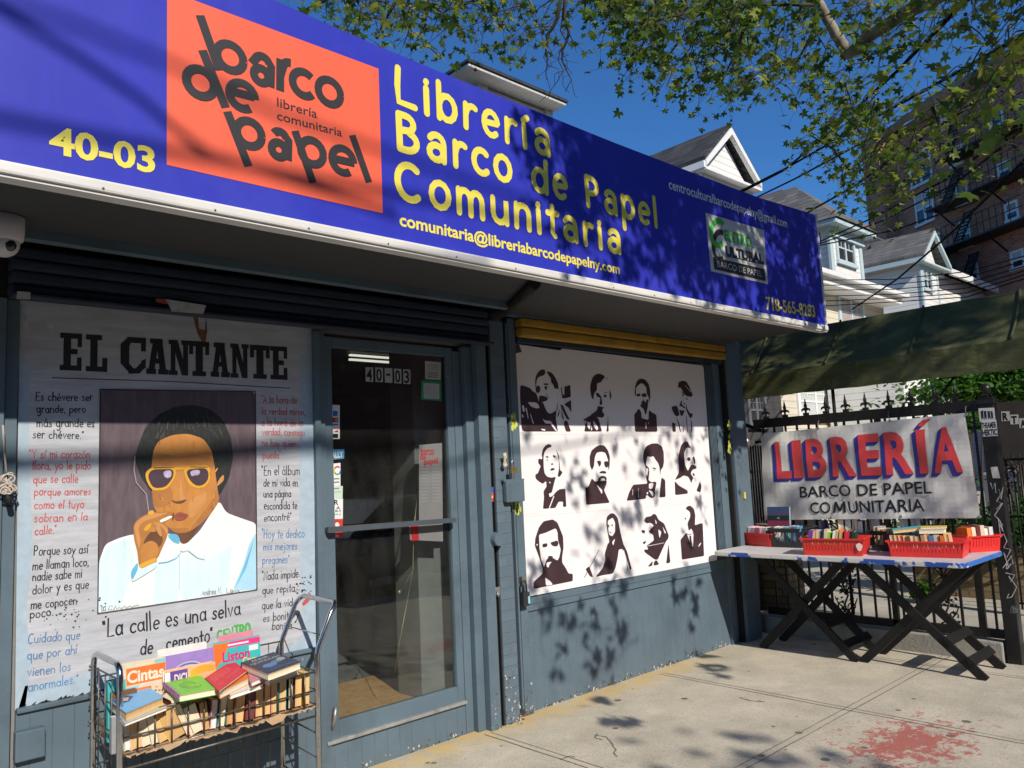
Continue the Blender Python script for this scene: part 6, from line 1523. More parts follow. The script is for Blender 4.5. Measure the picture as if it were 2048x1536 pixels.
def trap_text(mb, s, a, b, ta, tb, off, m, bold, tr, du=0, dv=0, cutv=cut):
    q = lambda p: BP.px(tr[0]+p[0]/tr[2], tr[1]+p[1]/tr[2])
    A, B, TA, TB = q(a), q(b), q(ta), q(tb)
    vs, fs = text_mesh(s, bold); hv, _ = text_mesh('H', bold); hh = max(v.y for v in hv); x0, x1 = min(v.x for v in vs), max(v.x for v in vs)
    uv = []
    for v in vs:
        s_, t_ = (v.x-x0)/(x1-x0), v.y/hh
        lo = (A[0]+(B[0]-A[0])*s_, A[1]+(B[1]-A[1])*s_); h = (TA[1]-A[1])*(1-s_)+(TB[1]-B[1])*s_
        uv.append((lo[0]+du, lo[1]+h*t_+dv))
    flat(mb, BP, uv, fs, off, m, cutv)
BZ = Z8
mb = MB()
LET = [('L', 494, 582, 472, 560), ('I', 596, 655, 572, 626), ('B', 684, 806, 652, 790), ('R', 842, 994, 812, 950), ('E', 1022, 1152, 996, 1130), ('R', 1182, 1350, 1160, 1318), ('I', 1388, 1446, 1346, 1412), ('A', 1484, 1668, 1480, 1600)]
bl_ = lambda x: 1184-(x-490)*.0372
tl_ = lambda x: 962-(x-470)*.0870
def big(mb, off, bold, du=0, dv=0):
    for ch, a, b, ta, tb in LET: trap_text(mb, ch, (a, bl_(a)), (b, bl_(b)), (ta, tl_(ta)), (tb, tl_(tb)), off+lay(), 0, bold, BZ, du, dv)
    pts = [BP.px(BZ[0]+x/BZ[2], BZ[1]+y/BZ[2]) for x, y in ((1372, 862), (1404, 862), (1460, 812), (1402, 822))]
    flat(mb, BP, [(u+du, v+dv) for u, v in pts], [[0, 1, 2, 3]], off, 0, cut)
for k in range(6, 0, -1): big(mb, .0042-.0002*k, .035, -.0058*k, -.0046*k)
mb.build('lettering_shadow', BBL, bn)
mb = MB(); big(mb, .0062, .03); mb.build('lettering', BRD, bn)['label'] = 'red letters reading LIBRERÍA with blue shadow'
mb = MB(); trap_text(mb, 'BARCO DE PAPEL', (636, 1312), (1468, 1285), (632, 1244), (1462, 1208), .005, 0, .010, BZ); mb.build('lettering', INK, bn)
mb = MB()
lx = lambda x: 1412-(x-700)*.0181
ux = lambda x: 1344-(x-696)*.0336
for s_, x0_, x1_ in (('CO', 700, 825), ('UNITARIA', 942, 1418)): trap_text(mb, s_, (x0_, lx(x0_)), (x1_, lx(x1_)), (x0_-3, ux(x0_)), (x1_-7, ux(x1_)), .005, 0, .010, BZ)
for k, (a_, b_, c_, d_) in enumerate((((840, 0), (856, 0), (862, 1), (848, 1)), ((908, 0), (925, 0), (917, 1), (903, 1)), ((848, 1), (864, 1), (890, .22), (878, .08)), ((903, 1), (917, 1), (890, .10), (880, .22)))):
    q4 = [BP.px(BZ[0]+x/BZ[2], BZ[1]+(lx(x)+(ux(x)-lx(x))*t)/BZ[2]) for x, t in (a_, b_, c_, d_)]; flat(mb, BP, q4, [[0, 1, 2, 3]], .005+.0002*k, 0, cut)
mb.build('lettering', INK, bn)
BZ2 = (1560, 740, 4.1967); mb = MB()
for (x, y) in ((328, 488), (928, 428), (1568, 374), (428, 1240), (1016, 1228), (1680, 1232), (-142, 545)):
    u, v = BP.px(BZ2[0]+x/BZ2[2], BZ2[1]+y/BZ2[2]); mb.tube([BP.pt(u+.008*math.cos(R(t)), v+.008*math.sin(R(t)), .002) for t in range(0, 360, 30)], .004, 0, 6, True)
mb.build('grommet', STEEL, bn)
mb = MB()
for (x, y, x2, y2) in ((328, 488, 325, 425), (928, 428, 910, 345), (1568, 374, 1560, 305), (-142, 545, -150, 500)):
    a, b = BP.pt(*BP.px(BZ2[0]+x/BZ2[2], BZ2[1]+y/BZ2[2]), .004), FX(BZ2[0]+x2/BZ2[2], BZ2[1]+y2/BZ2[2], 6.82); mb.tube([a, (a+b)/2+Vector((-.005, .004, 0)), b], .003, 0, 5)
mb.build('tie', mat('zip_tie', (.25, .2, .14), .6), bn)

# ================================================================== AWNING beyond the fence
AWM = mat('awning_canvas', (.066, .074, .028), .8, var=.35, vs=5, bump=.5, bs=14, bd=.02, grime=((.21, .20, .08), 5, .52), stretch=(1.4, .45, 1.4))  # pale olive patches: moss mixed with sun dapple put into the colour
aw = thing('green_awning', 'long mossy green canvas walkway canopy beyond the railing', 'awning', (7.5, 2, 2.2))
Xa = 7.0
y_e, y_s = 4.35, 1.15
zb, zm = 2.205, 2.44
AWW = .42; za = FX(1653, 648, Xa+AWW).z
mb = MB(); nn = 60; mm = 6
def aw_pt(i, j):
    y = y_e+(y_s-y_e)*i/nn; t = j/mm
    sag = -.035*math.sin(math.pi*t)*(1+.6*math.sin(y*4.1))+.012*math.sin(y*7.7+t*3)
    return Vector((Xa+AWW*t, y, zm+(za-zm)*t+sag*(1 if 0 < j < mm else 0)))
for i in range(nn):
    for j in range(mm):
        n = len(mb.v); mb.v += [aw_pt(i, j), aw_pt(i+1, j), aw_pt(i+1, j+1), aw_pt(i, j+1)]; mb.face([n, n+1, n+2, n+3], 0, True)
    f = lambda i: .012*math.sin(i*.9)
    n = len(mb.v); a, b = aw_pt(i, 0), aw_pt(i+1, 0); mb.v += [Vector((Xa-.004+f(i)*.6, a.y, zb+f(i)*.3)), Vector((Xa-.004+f(i+1)*.6, b.y, zb+f(i+1)*.3)), b, a]; mb.face([n, n+1, n+2, n+3], 0, True)
    mb.poly([(Xa+AWW, a.y, za), (Xa+AWW, b.y, za), (Xa+2*AWW, b.y, zm), (Xa+2*AWW, a.y, zm)])
mb.build('canvas', AWM, aw)
mb = MB(); yy = y_e
for k in range(4):
    y = y_e-.35-k*.75
    i = (y_e-y)/(y_e-y_s)*nn
    MB().tube([aw_pt(i, j)+Vector((-.006, 0, .012)) for j in range(mm+1)], .010, 0, 6).build('seam', AWM, aw)
mb = MB()
for x in (Xa+.02, Xa+2*AWW-.02):
    mb.tube([(x, y_e, zm-.03), (x, y_s, zm-.03)], .016)
mb.tube([(Xa+AWW, y_e, za-.03), (Xa+AWW, y_s, za-.03)], .018)
for k in range(3): y = y_e-.1-k*1.3; mb.tube([(Xa+.02, y, zm-.03), (Xa+2*AWW-.02, y, zm-.03)], .015)
for k in range(8):
    x, y = random.uniform(Xa+.1, Xa+1.2), random.uniform(y_s, y_e)
q = FX(1667, 800, Xa+.03); mb.tube([(Xa+.03, q.y, .14), (Xa+.03, q.y, zb+.05)], .016)
q = FX(1900, 765, Xa+.06); q2 = FX(1845, 838, Xa+.06); mb.tube([q+(q-q2)*.3, q2+(q2-q)*.3], .010)
mb.tube([(Xa+2*AWW-.04, 1.22, .14), (Xa+2*AWW-.04, 1.22, zb+.2)], .016)
mb.build('frame', IRON, aw)

# ================================================================== NEIGHBOURS' YARD
# dark stair rail and turned posts between shop and banner
sr = thing('stair_railing', 'dark iron stair railing with pale turned newel post in the shade beside the shop corner', 'railing', (7.2, 4.3, 0))
mb = MB()
for k in range(9):
    a = FX(1488+k*5, 860, 7.4+.02*k); mb.tube([(a.x, a.y, .14), (a.x, a.y, 1.75)], .009, 0, 6)
mb.build('baluster', IRON, sr)
mb = MB(); a = FX(1484, 850, 7.35); b = FX(1530, 905, 7.2); mb.tube([FX(1478, 845, 7.3), FX(1524, 862, 7.3)], .02); mb.tube([FX(1478, 925, 7.3), FX(1506, 946, 7.3)], .014); mb.build('handrail', IRON, sr)
NEW = mat('newel_metal', (.24, .21, .17), .35, .6, var=.3)
a = FX(1502, 1000, 7.1)
mb = MB(); mb.lathe((a.x, a.y, .14), [(.03, 0), (.03, .75), (.022, .78), (.03, .82), (.02, .86), (.032, .9), (.02, .95), (.022, 1.25), (.02, 1.58), (.035, 1.62), (.04, 1.66), (.01, 1.70)], 0, 12); mb.build('newel_post', NEW, sr)
a = FX(1487, 1010, 7.0); mb = MB(); mb.lathe((a.x, a.y, .14), [(.014, 0), (.014, 1.3), (.02, 1.32), (.014, 1.4), (.018, 1.42), (.012, 1.5)], 0, 10); mb.build('baluster', NEW, sr)
a = FX(1490, 1060, 6.95); tag(MB().box(a.x-.05, a.x+.05, a.y-.04, a.y+.04, .14, FX(1490, 1022, 6.95).z, bev=.03).build('meter_box', mat('box_beige', (.38, .33, .27), .6), None, (a.x, a.y, .14)), 'beige rounded box standing by the shop corner under the stair rail', 'box')
BRK = mat('planter_brick', (.26, .19, .10), .9, var=.3, vs=8, kind='brick', mortar=(.12, .10, .07), bump=.7, bd=.012, bw=.21, bh=.07)
pw = G(1950, 1196, .14)
pl_ = thing('planter_wall', 'low yellowish brown brick planter wall behind the railing', 'wall', (pw.x, 2.5, .14))
pwy = FX(1832, 1150, pw.x).y
MB().box(pw.x, pw.x+.4, -2.0, pwy, .14, .62).build('brickwork', BRK, pl_)
MB().box(pw.x-.02, pw.x+.42, -2.0, pwy+.02, .622, .67, bev=.008).build('coping', CURB, pl_)
pr = G(1578, 1205, .14)
pb = thing('brick_pier', 'short shaded brick pier behind the trestle legs near the shop corner', 'pier', (7.3, 3.9, .14))
q = FX(1577, 1150, 7.15)
MB().box(7.15, 7.45, q.y, q.y+.5, .14, .95).build('brickwork', BRK, pb)
# dark neighbouring porch wall
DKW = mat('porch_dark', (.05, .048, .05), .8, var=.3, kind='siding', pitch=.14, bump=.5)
MB().box(8.6, 8.75, 4.5, 9.5, .14, 2.3).box(7.0, 8.6, 7.0, 7.15, .14, 3.2)
# ================================================================== HOUSES
WS = mat('white_siding', (.72, .71, .68), .6, var=.06, vs=1.5, kind='siding', pitch=.15, bump=.8, bd=.02, grime=((.48, .46, .42), .8, .6))
WS2 = mat('cream_siding', (.60, .54, .43), .6, var=.06, vs=1.5, kind='siding', pitch=.15, bump=.8, bd=.02)
TRIM = mat('house_trim', (.74, .74, .72), .5, var=.06, grime=((.45, .44, .41), 2, .6))
TRIMB = mat('house_trim_blue', (.48, .58, .60), .5, var=.06)
SHG = mat('shingles_grey', (.135, .13, .125), .9, var=.3, vs=6, kind='brick', mortar=(.07, .068, .066), bump=.6, bd=.02, bw=.34, bh=.13, ms=.012)
SHD = mat('shingles_dark', (.050, .050, .054), .9, var=.4, vs=6, kind='brick', mortar=(.025, .025, .026), bump=.6, bd=.02, bw=.34, bh=.13, ms=.012)
SOFW = mat('soffit_white', (.55, .54, .52), .6, var=.06, kind='slats', pitch=.11)
WGL = mat('window_glass', (.030, .034, .04), .06, var=.4, vs=2, spec=.7)
BLIND = mat('blind', (.50, .52, .50), .6, var=.06, kind='siding', pitch=.05, bump=.3)
CURT = mat('curtain', (.36, .31, .29), .8, var=.2, vs=3, stretch=(6, 1, .5))
YH = 8.6
def xz(p, Y=YH): q = FY(p[0], p[1], Y); return q.x, q.z
def hwin(parent, p0, p1, Y, nx=2, ny=2, trim=TRIM, inside=None, tw=.07):
    """window from top-left px p0 to bottom-right px p1 on a wall facing the street"""
    x0, z1 = xz(p0, Y); x1, z0 = xz(p1, Y)
    mb = MB()
    mb.box(x0-tw, x1+tw, Y-.05, Y+.01, z1, z1+tw*1.3, bev=.006); mb.box(x0-tw*1.2, x1+tw*1.2, Y-.08, Y+.01, z0-tw, z0, bev=.006)
    mb.box(x0-tw, x0, Y-.05, Y+.01, z0+.001, z1-.001); mb.box(x1, x1+tw, Y-.05, Y+.01, z0+.001, z1-.001)
    for i in range(1, nx): x = x0+(x1-x0)*i/nx; mb.box(x-.035, x+.035, Y-.035, Y-.004, z0+.001, z1-.001)
    wf = mb.build('window', trim, parent)
    mb = MB(); mb.poly([(x0, Y-.012, z0), (x1, Y-.012, z0), (x1, Y-.012, z1), (x0, Y-.012, z1)]); mb.build('pane', inside or WGL, wf)
    mb = MB()
    for i in range(nx):
        a, b = x0+(x1-x0)*i/nx+.035, x0+(x1-x0)*(i+1)/nx-.035
        zm_ = (z0+z1)/2
        mb.box(a, b, Y-.03, Y-.013, zm_-.02, zm_+.02); mb.box(a, b, Y-.026, Y-.014, z0, z0+.05); mb.box((a+b)/2-.01, (a+b)/2+.01, Y-.026, Y-.014, zm_+.021, z1)
        mb.box(a, b, Y-.024, Y-.015, (zm_+z1)/2-.01, (zm_+z1)/2+.01)
    mb.build('sash', trim, wf)
def slab(mb, pts, th, m=0):
    pts = [Vector(p) for p in pts]; n = (pts[1]-pts[0]).cross(pts[2]-pts[0]).normalized(); mb.prism(pts, n*th, m)
def gable(parent, pl, pa, prr, wl, wr, zbot, Y, depth, roofm, win=None, oh=.22, trim=TRIM):
    """gabled dormer facing the street: pl/pa/prr = left eave, apex, right eave px; wl, wr wall px x at eave"""
    xl_, zl = xz(pl, Y); xa, zap = xz(pa, Y); xr_, zr = xz(prr, Y); ze = (zl+zr)/2
    w0, w1 = FY(wl, pl[1], Y).x, FY(wr, prr[1], Y).x
    xa = (xl_+xr_)/2
    d = Vector((0, depth, 0))
    MB().prism([(w0, Y, zbot), (w1, Y, zbot), (w1, Y, ze), (w0, Y, ze)], d).build('wall', WS, parent)
    MB().prism([(w0, Y, ze+.002), (w1, Y, ze+.002), (xa, Y, zap-.12)], d).build('gable', WS, parent)
    mb = MB()
    for (xe, s) in ((xl_, -1), (xr_, 1)):
        mb.prism([(xe, Y-oh, ze), (xa, Y-oh, zap), (xa, Y-oh, zap+.09), (xe, Y-oh, ze+.09)], Vector((0, depth+oh, 0)))
    mb.build('roof', roofm, parent)
    mb = MB()
    for (xe, s) in ((xl_, -1), (xr_, 1)):
        mb.prism([(xe, Y-oh-.03, ze-.13), (xa, Y-oh-.03, zap-.16), (xa, Y-oh-.03, zap-.005), (xe, Y-oh-.03, ze-.005)], (0, .1, 0))
    mb.box(xl_, xr_, Y-oh-.02, Y+.02, ze-.20, ze-.135, bev=.01); mb.box(xl_+.1, xr_-.1, Y-.06, Y+.01, ze-.34, ze-.201)
    mb.box(w0-.03, w0+.09, Y-.03, Y+.02, zbot, ze-.35); mb.box(w1-.09, w1+.03, Y-.03, Y+.02, zbot, ze-.35)
    for xe in (xl_, xr_): mb.box(min(xe, xe+.001)-.05, xe+.05, Y-oh, Y+depth, ze-.16, ze-.02)
    mb.build('cornice', trim, parent)
    if win: hwin(parent, win[0], win[1], Y, 2, 2, trim)
    return ze, zap
# house A, right behind the shop
hA = thing('white_house', 'white house with wide boxed eave rising right behind the sign lettering', 'house', (6, 9.5, 0))
xa0, za0 = xz((955, 172), 9.0); xa1, za1 = xz((1097, 226), 9.0); z_ = (za0+za1)/2
MB().box(xa0, xa1, 9.0, 15, 0, z_+.3).build('wall', WS, hA)
xe0 = FY(943, 130, 8.62).x; xe1, ze1 = xz((1132, 206), 8.62)
MB().box(xa0-.5, xe1, 8.62, 15.5, ze1-.05, ze1, bev=.01).build('soffit', SOFW, hA)
MB().box(xa0-.53, xe1+.03, 8.59, 15.6, ze1+.002, ze1+.045, bev=.01).build('roof_edge', SHD, hA)
mb = MB(); c_ = ((xa0+xa1)/2, 12, ze1+1.0); B4 = [(xa0-.53, 8.59, ze1+.048), (xe1+.03, 8.59, ze1+.048), (xe1+.03, 15.6, ze1+.048), (xa0-.53, 15.6, ze1+.048)]
for i in range(4): mb.poly([B4[i], B4[(i+1) % 4], c_])
mb.build('roof', SHD, hA)
MB().box(xa0-.02, xa0+.16, 8.93, 9.02, 0, z_+.2).box(xa1-.14, xa1+.03, 8.93, 9.02, 0, z_+.2).box(xa0+.17, xa1-.15, 8.95, 9.02, ze1-.36, ze1-.08).build('cornice', TRIM, hA)
# house B
hB = thing('white_house', 'white house whose dark roofed gable peeks over the middle of the sign', 'house', (12, 10, 0))
zb_ = xz((1450, 520), YH)[1]
gable(hB, (1392, 332), (1447, 264), (1503, 366), 1410, 1490, zb_, YH, 5, SHD)
x0, z0 = xz((1380, 430), YH); x1, z1 = xz((1560, 480), YH)
MB().box(x0-1.5, x1-2.2, YH+.3, 16, 0, zb_).build('house_wall', WS, hB)
# house C
hC = thing('white_house', 'white clapboard house with hipped dormer and double window at the end of the sign', 'house', (17, 10, 0))
YC = YH
cw0, cz1 = xz((1656, 455), YC); cw1, _ = xz((1717, 470), YC); _, cz0 = xz((1690, 560), YC)
MB().box(cw0, cw1, YC, YC+4, cz0-1.2, cz1).build('wall', WS, hC)
mb = MB(); mb.box(cw0-.06, cw0+.13, YC-.04, YC+.03, cz0-.6, cz1-.02); mb.box(cw1-.12, cw1+.04, YC-.04, YC+.03, cz0-.6, cz1-.02)
mb.box(cw0-.3, cw1+.3, YC-.35, YC+4.2, cz1+.002, cz1+.13, bev=.02); mb.box(cw0-.12, cw1+.1, YC-.10, YC+.01, cz1-.22, cz1)
mb.build('cornice', TRIMB, hC)
mb = MB(); e4 = [(cw0-.34, YC-.4, cz1+.133), (cw1+.34, YC-.4, cz1+.133), (cw1+.34, YC+4.3, cz1+.133), (cw0-.34, YC+4.3, cz1+.133)]
xm = (cw0+cw1)/2; rz = xz((1618, 404), YC+1.6)[1]; r1, r2 = (xm, YC+1.2, rz), (xm, YC+3.4, rz)
mb.poly([e4[0], e4[1], r1]); mb.poly([e4[1], e4[2], r2, r1]); mb.poly([e4[2], e4[3], r2]); mb.poly([e4[3], e4[0], r1, r2])
mb.build('dormer_roof', SHG, hC)
hwin(hC, (1671, 466), (1707, 531), YC, 2, 2, TRIMB, None, .10)
em0, ez0 = xz((1642, 538), YC-.9); em1, ez1 = xz((1821, 598), YC-.9); ez = (ez0+ez1)/2
bx0 = em0-3.5; bx1 = FY(1765, 600, YC-.2).x
MB().box(bx0, bx1, YC-.2, 17, 0, ez+.1).build('house_wall', WS2, hC)
MB().box(bx0-.4, em1, YC-.9, YC+.3, ez-.02, ez+.10, bev=.02).box(bx0, em1-.2, YC-.75, YC-.1, ez-.18, ez-.025).build('gutter', TRIM, hC)
mb = MB(); mb.prism([(bx0-.4, YC-.88, ez+.102), (bx0-.4, YC+4, ez+.102), (bx0-.4, YC+4, ez+2.6)], (em1-bx0+.4, 0, 0)); mb.build('roof', SHG, hC)
hwin(hC, (1676, 588), (1727, 664), YC-.2, 2, 2, TRIMB, CURT, .12)
WY = YC-.2
hwin(hC, (1595, 770), (1663, 836), WY, 2, 2, TRIM, BLIND, .12)
hwin(hC, (1677, 760), (1722, 828), WY, 1, 2, TRIM, BLIND, .12)
# house D
hD = thing('white_house', 'white house with long grey shingled gable and small double window', 'house', (22, 11, 0))
zD = xz((1850, 640), YH)[1]
gable(hD, (1831, 521), (1853, 466), (1884, 530), 1838, 1871, zD-1.5, YH, 8, SHG, ((1843, 537), (1862, 582)), .25, TRIMB)
dx0 = FY(1785, 700, WY).x; dx1 = FY(1842, 700, WY).x
MB().box(bx1+.35, dx1, WY+.1, 17, 0, zD-.6).build('house_wall', WS, hD)
hwin(hD, (1770, 752), (1800, 822), WY+.1, 1, 2, TRIM, None, .10)
# house E
hE = thing('white_house', 'small white house with low grey hipped roof in front of the brick block', 'house', (30, 11, 0))
YE = 10.2
ex0, eza = xz((1873, 560), YE); ex1, ezb = xz((1994, 577), YE-.5); exr, ezr = xz((1909, 537), YE+3)
exl = FY(1872, 560, YE).x
MB().box(exl, FY(1968, 590, YE).x, YE, 16, 0, ezb).build('wall', WS, hE)
mb = MB(); e4 = [(exl, YE-.5, ezb), (ex1, YE-.5, ezb), (ex1, YE+7, ezb), (exl, YE+7, ezb)]; r1 = (exr, YE+3, ezr); r2 = (exl+.1, YE+3, ezr)
mb.poly([e4[0], e4[1], r1, r2]); mb.poly([e4[1], e4[2], r1]); mb.poly([e4[2], e4[3], r2, r1]); mb.poly([e4[3], e4[0], r2]); mb.build('roof', SHG, hE)
MB().box(exl, ex1+.05, YE-.55, YE-.45, ezb-.2, ezb+.06, bev=.02).box(exl, FY(1968, 590, YE).x+.02, YE-.04, YE+.02, ezb-.5, ezb-.21).build('gutter', TRIM, hE)
# house F: bay seen under the awning, with plants
hF = thing('white_house', 'white sided porch house seen under the awning beside the shrubs', 'house', (14, 5.5, 0))
fx0 = FX(1808, 800, 14); fa = FY(1810, 800, 6.6); fb = FY(1838, 800, 6.6); fc = FY(1893, 800, 6.6)
MB().box(fa.x, fc.x, 6.6, 8.3, 0, FY(1850, 735, 6.6).z+.5).build('wall', WS, hF)
MB().box(fb.x-.1, fb.x+.12, 6.54, 6.61, 0, 3).box(fc.x-.12, fc.x+.03, 6.54, 6.61, 0, 3).build('trim', TRIM, hF)
hwin(hF, (1853, 755), (1884, 812), 6.6, 2, 2, TRIM, None, .1)
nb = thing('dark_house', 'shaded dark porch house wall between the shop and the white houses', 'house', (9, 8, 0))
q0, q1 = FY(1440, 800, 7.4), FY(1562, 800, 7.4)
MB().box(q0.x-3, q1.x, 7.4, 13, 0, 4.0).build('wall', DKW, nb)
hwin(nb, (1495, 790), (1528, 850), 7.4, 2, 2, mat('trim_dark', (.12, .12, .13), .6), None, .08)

# ================================================================== BRICK BUILDINGS
def dist(px, py, d): return CAM+ray(px, py).normalized()*d
AN = R(59.2); UD = Vector((-math.cos(AN), -math.sin(AN), 0))
o_ = dist(1800, 480, 46); o_.z = 0
AP = Plane(o_, UD)
DBR = mat('dark_brick', (.44, .155, .09), .9, var=.35, vs=.8, kind='brick', mortar=(.40, .28, .22), bump=.5, bd=.02, bw=.30, bh=.10, ms=.014)
OBR = mat('orange_brick', (.34, .10, .045), .9, var=.25, vs=.8, kind='brick', mortar=(.28, .17, .11), bump=.5, bd=.02, bw=.30, bh=.10, ms=.014)
ab = thing('brick_apartment_building', 'tall dark brick apartment block with iron fire escapes at the right', 'building', o_)
ab.rotation_euler = (0, 0, math.atan2(UD.y, UD.x))
bpy.context.view_layer.update()
def abuild(mb, name, m, parent=None):
    """mesh given in the building's own axes (x along the face, y into it, z up)"""
    me = bpy.data.meshes.new(name); me.from_pydata([tuple(v) for v in mb.v], [], mb.f)
    for q in (m if isinstance(m, list) else [m]): me.materials.append(q)
    me.polygons.foreach_set('material_index', mb.m); me.polygons.foreach_set('use_smooth', mb.sm); me.update()
    o = bpy.data.objects.new(name, me); COL.objects.link(o); o.parent = parent or ab; return o
zt = AP.px(1795, 276)[1]
mb = MB(); mb.box(0, 34, 0, 14, 0, zt); abuild(mb, 'wall', DBR)
mb = MB(); mb.box(-.1, 34.1, -.15, 14.1, zt+.002, zt+.35, bev=.03); abuild(mb, 'parapet', OBR)
u0 = AP.px(1757, 400)[0]
wz = AP.px(1778, 268)[1]
mb = MB(); mb.box(u0, -.02, -.75, 12, 0, wz); abuild(mb, 'wall', DBR)
def awin(p0, p1, nx=1, ins=None):
    a, b = AP.px(*p0), AP.px(*p1); x0, x1, z0, z1 = a[0], b[0], b[1], a[1]
    if x1 < x0+.5: x1 = x0+.5
    mb = MB(); t = .09
    mb.box(x0-t, x1+t, -.06, .0, z1, z1+t); mb.box(x0-t*1.5, x1+t*1.5, -.14, .0, z0-t*1.4, z0); mb.box(x0-t, x0, -.06, 0, z0, z1); mb.box(x1, x1+t, -.06, 0, z0, z1)
    for i in range(1, nx): x = x0+(x1-x0)*i/nx; mb.box(x-.07, x+.07, -.05, -.012, z0, z1)
    mb.box(x0, x1, -.045, -.012, (z0+z1)/2-.05, (z0+z1)/2+.05)
    wv = abuild(mb, 'window', TRIM)
    mb = MB(); mb.poly([(x0, -.01, z0), (x1, -.01, z0), (x1, -.01, z1), (x0, -.01, z1)]); abuild(mb, 'pane', ins or WGL, wv)
    mb = MB(); mb.poly([(x0, -.0115, (z0+z1)/2), (x1, -.0115, (z0+z1)/2), (x1, -.0115, z1), (x0, -.0115, z1)]); abuild(mb, 'blind', CURT if random.random() < .5 else BLIND, wv)
z3 = lambda x, y: (1228+x/2.4976, y/2.4976)
for a, b, nx in (((1480, 790), (1588, 890), 2), ((1508, 985), (1602, 1090), 2), ((1583, 1188), (1635, 1262), 1), ((1690, 752), (1742, 806), 1), ((1716, 935), (1756, 1018), 1), ((1730, 1120), (1788, 1222), 1), ((1768, 1338), (1814, 1392), 1),
                 ((1888, 572), (1922, 622), 1), ((1925, 830), (1962, 880), 1), ((1962, 1028), (1996, 1092), 1), ((1990, 1268), (2026, 1332), 1), ((1640, 560), (1690, 620), 2)):
    awin(z3(*a), z3(*b), nx)
for r_i, (a, b) in enumerate((((1650, 1058), (2060, 890)), ((1655, 1272), (2060, 1165)), ((1700, 815), (2060, 620)))):
    pa, pb = AP.px(*z3(*a)), AP.px(*z3(*b)); z = pa[1]; x0, x1 = pa[0], pb[0]+1
    mb = MB(); mb.box(x0, x1, -1.1, -.02, z-.07, z); 
    for i in range(int((x1-x0)/.35)): x = x0+i*.35; mb.box(x, x+.025, -1.1, -1.075, z, z+.95)
    for zz in (.45, .93): mb.box(x0, x1, -1.11, -1.07, z+zz, z+zz+.035)
    mb.box(x0, x0+.03, -1.1, -.02, z+.92, z+.95)
    for i in range(3): x = x0+.5+i*3; mb.prism([(x, -.02, z-.9), (x, -.02, z-.82), (x, -1.0, z-.05), (x, -1.0, z-.12)], (.05, 0, 0))
    abuild(mb, 'fire_escape_landing', IRON)
for a, b in (((1755, 850), (1680, 1040)), ((1805, 1060), (1735, 1250)), ((1735, 610), (1695, 800)), ((1830, 1270), (1790, 1400))):
    pa, pb = AP.px(*z3(*a)), AP.px(*z3(*b)); mb = MB()
    for s in (0, .5): mb.tube([(pa[0]+s, -.55, pa[1]), (pb[0]+s, -.55, pb[1])], .04, 0, 4)
    for i in range(11): t = (i+.5)/11; mb.box(pa[0]+(pb[0]-pa[0])*t, pa[0]+(pb[0]-pa[0])*t+.5, -.62, -.48, pa[1]+(pb[1]-pa[1])*t-.02, pa[1]+(pb[1]-pa[1])*t+.02)
    abuild(mb, 'fire_escape_stair', IRON)
ob = thing('orange_brick_building', 'orange brick apartment building far behind the clapboard dormer', 'building', (30, 32, 0))
YO = 30
a, b, c = FY(1600, 420, YO), FY(1752, 470, YO), FY(1625, 402, YO)
MB().box(a.x-3, b.x, YO, YO+14, 0, FY(1680, 440, YO).z).build('wall', OBR, ob)
MB().box(a.x-3.1, b.x+.1, YO-.2, YO+14.1, FY(1680, 440, YO).z+.003, FY(1680, 440, YO).z+.5).build('parapet', OBR, ob)
hwin(ob, (1716, 470), (1742, 498), YO, 2, 2, TRIM, None, .15); hwin(ob, (1655, 470), (1690, 500), YO, 2, 2, TRIM, None, .15)
# unseen row across the street, raised high to block low sky light
ob2 = thing('row_building', 'dark brick row building across the street', 'building', (0, -22, 0))
MB().box(-40, 45, -32, -22, -.1, 12.0).build('wall', DBR, ob2)

# a parked car at the kerb behind the viewer (the door glass mirrors it)
car = thing('parked_car', 'silver grey saloon car parked at the kerb behind the viewer', 'car', (7.2, -2.6, -.12))
CP = mat('car_paint', (.30, .31, .32), .25, .3, var=.03)
mb = MB(); mb.box(5.0, 9.5, -3.45, -1.75, .16, .78, bev=.12); mb.build('body', CP, car)
prof = [(5.9, .76), (6.55, 1.28), (7.9, 1.30), (8.75, .77)]
mb = MB(); mb.prism([(x, -3.3, z) for x, z in prof], (0, 1.42, 0)); mb.build('cabin', CP, car)
for y in (-3.312, -1.868): MB().prism([(6.12, y, .80), (6.62, y, 1.22), (7.85, y, 1.24), (8.5, y, .80)], (0, .01, 0)).build('window', WGL, car)
for x in (5.85, 8.65):
    for y in (-3.38, -1.82):
        bm = bmesh.new(); bmesh.ops.create_cone(bm, cap_ends=True, segments=24, radius1=.31, radius2=.31, depth=.2); m_ = MB(); m_.addbm(bm, 0, Matrix.Translation((x, y, .19)) @ Matrix.Rotation(R(90), 4, 'X')); m_.build('wheel', RUB, car)

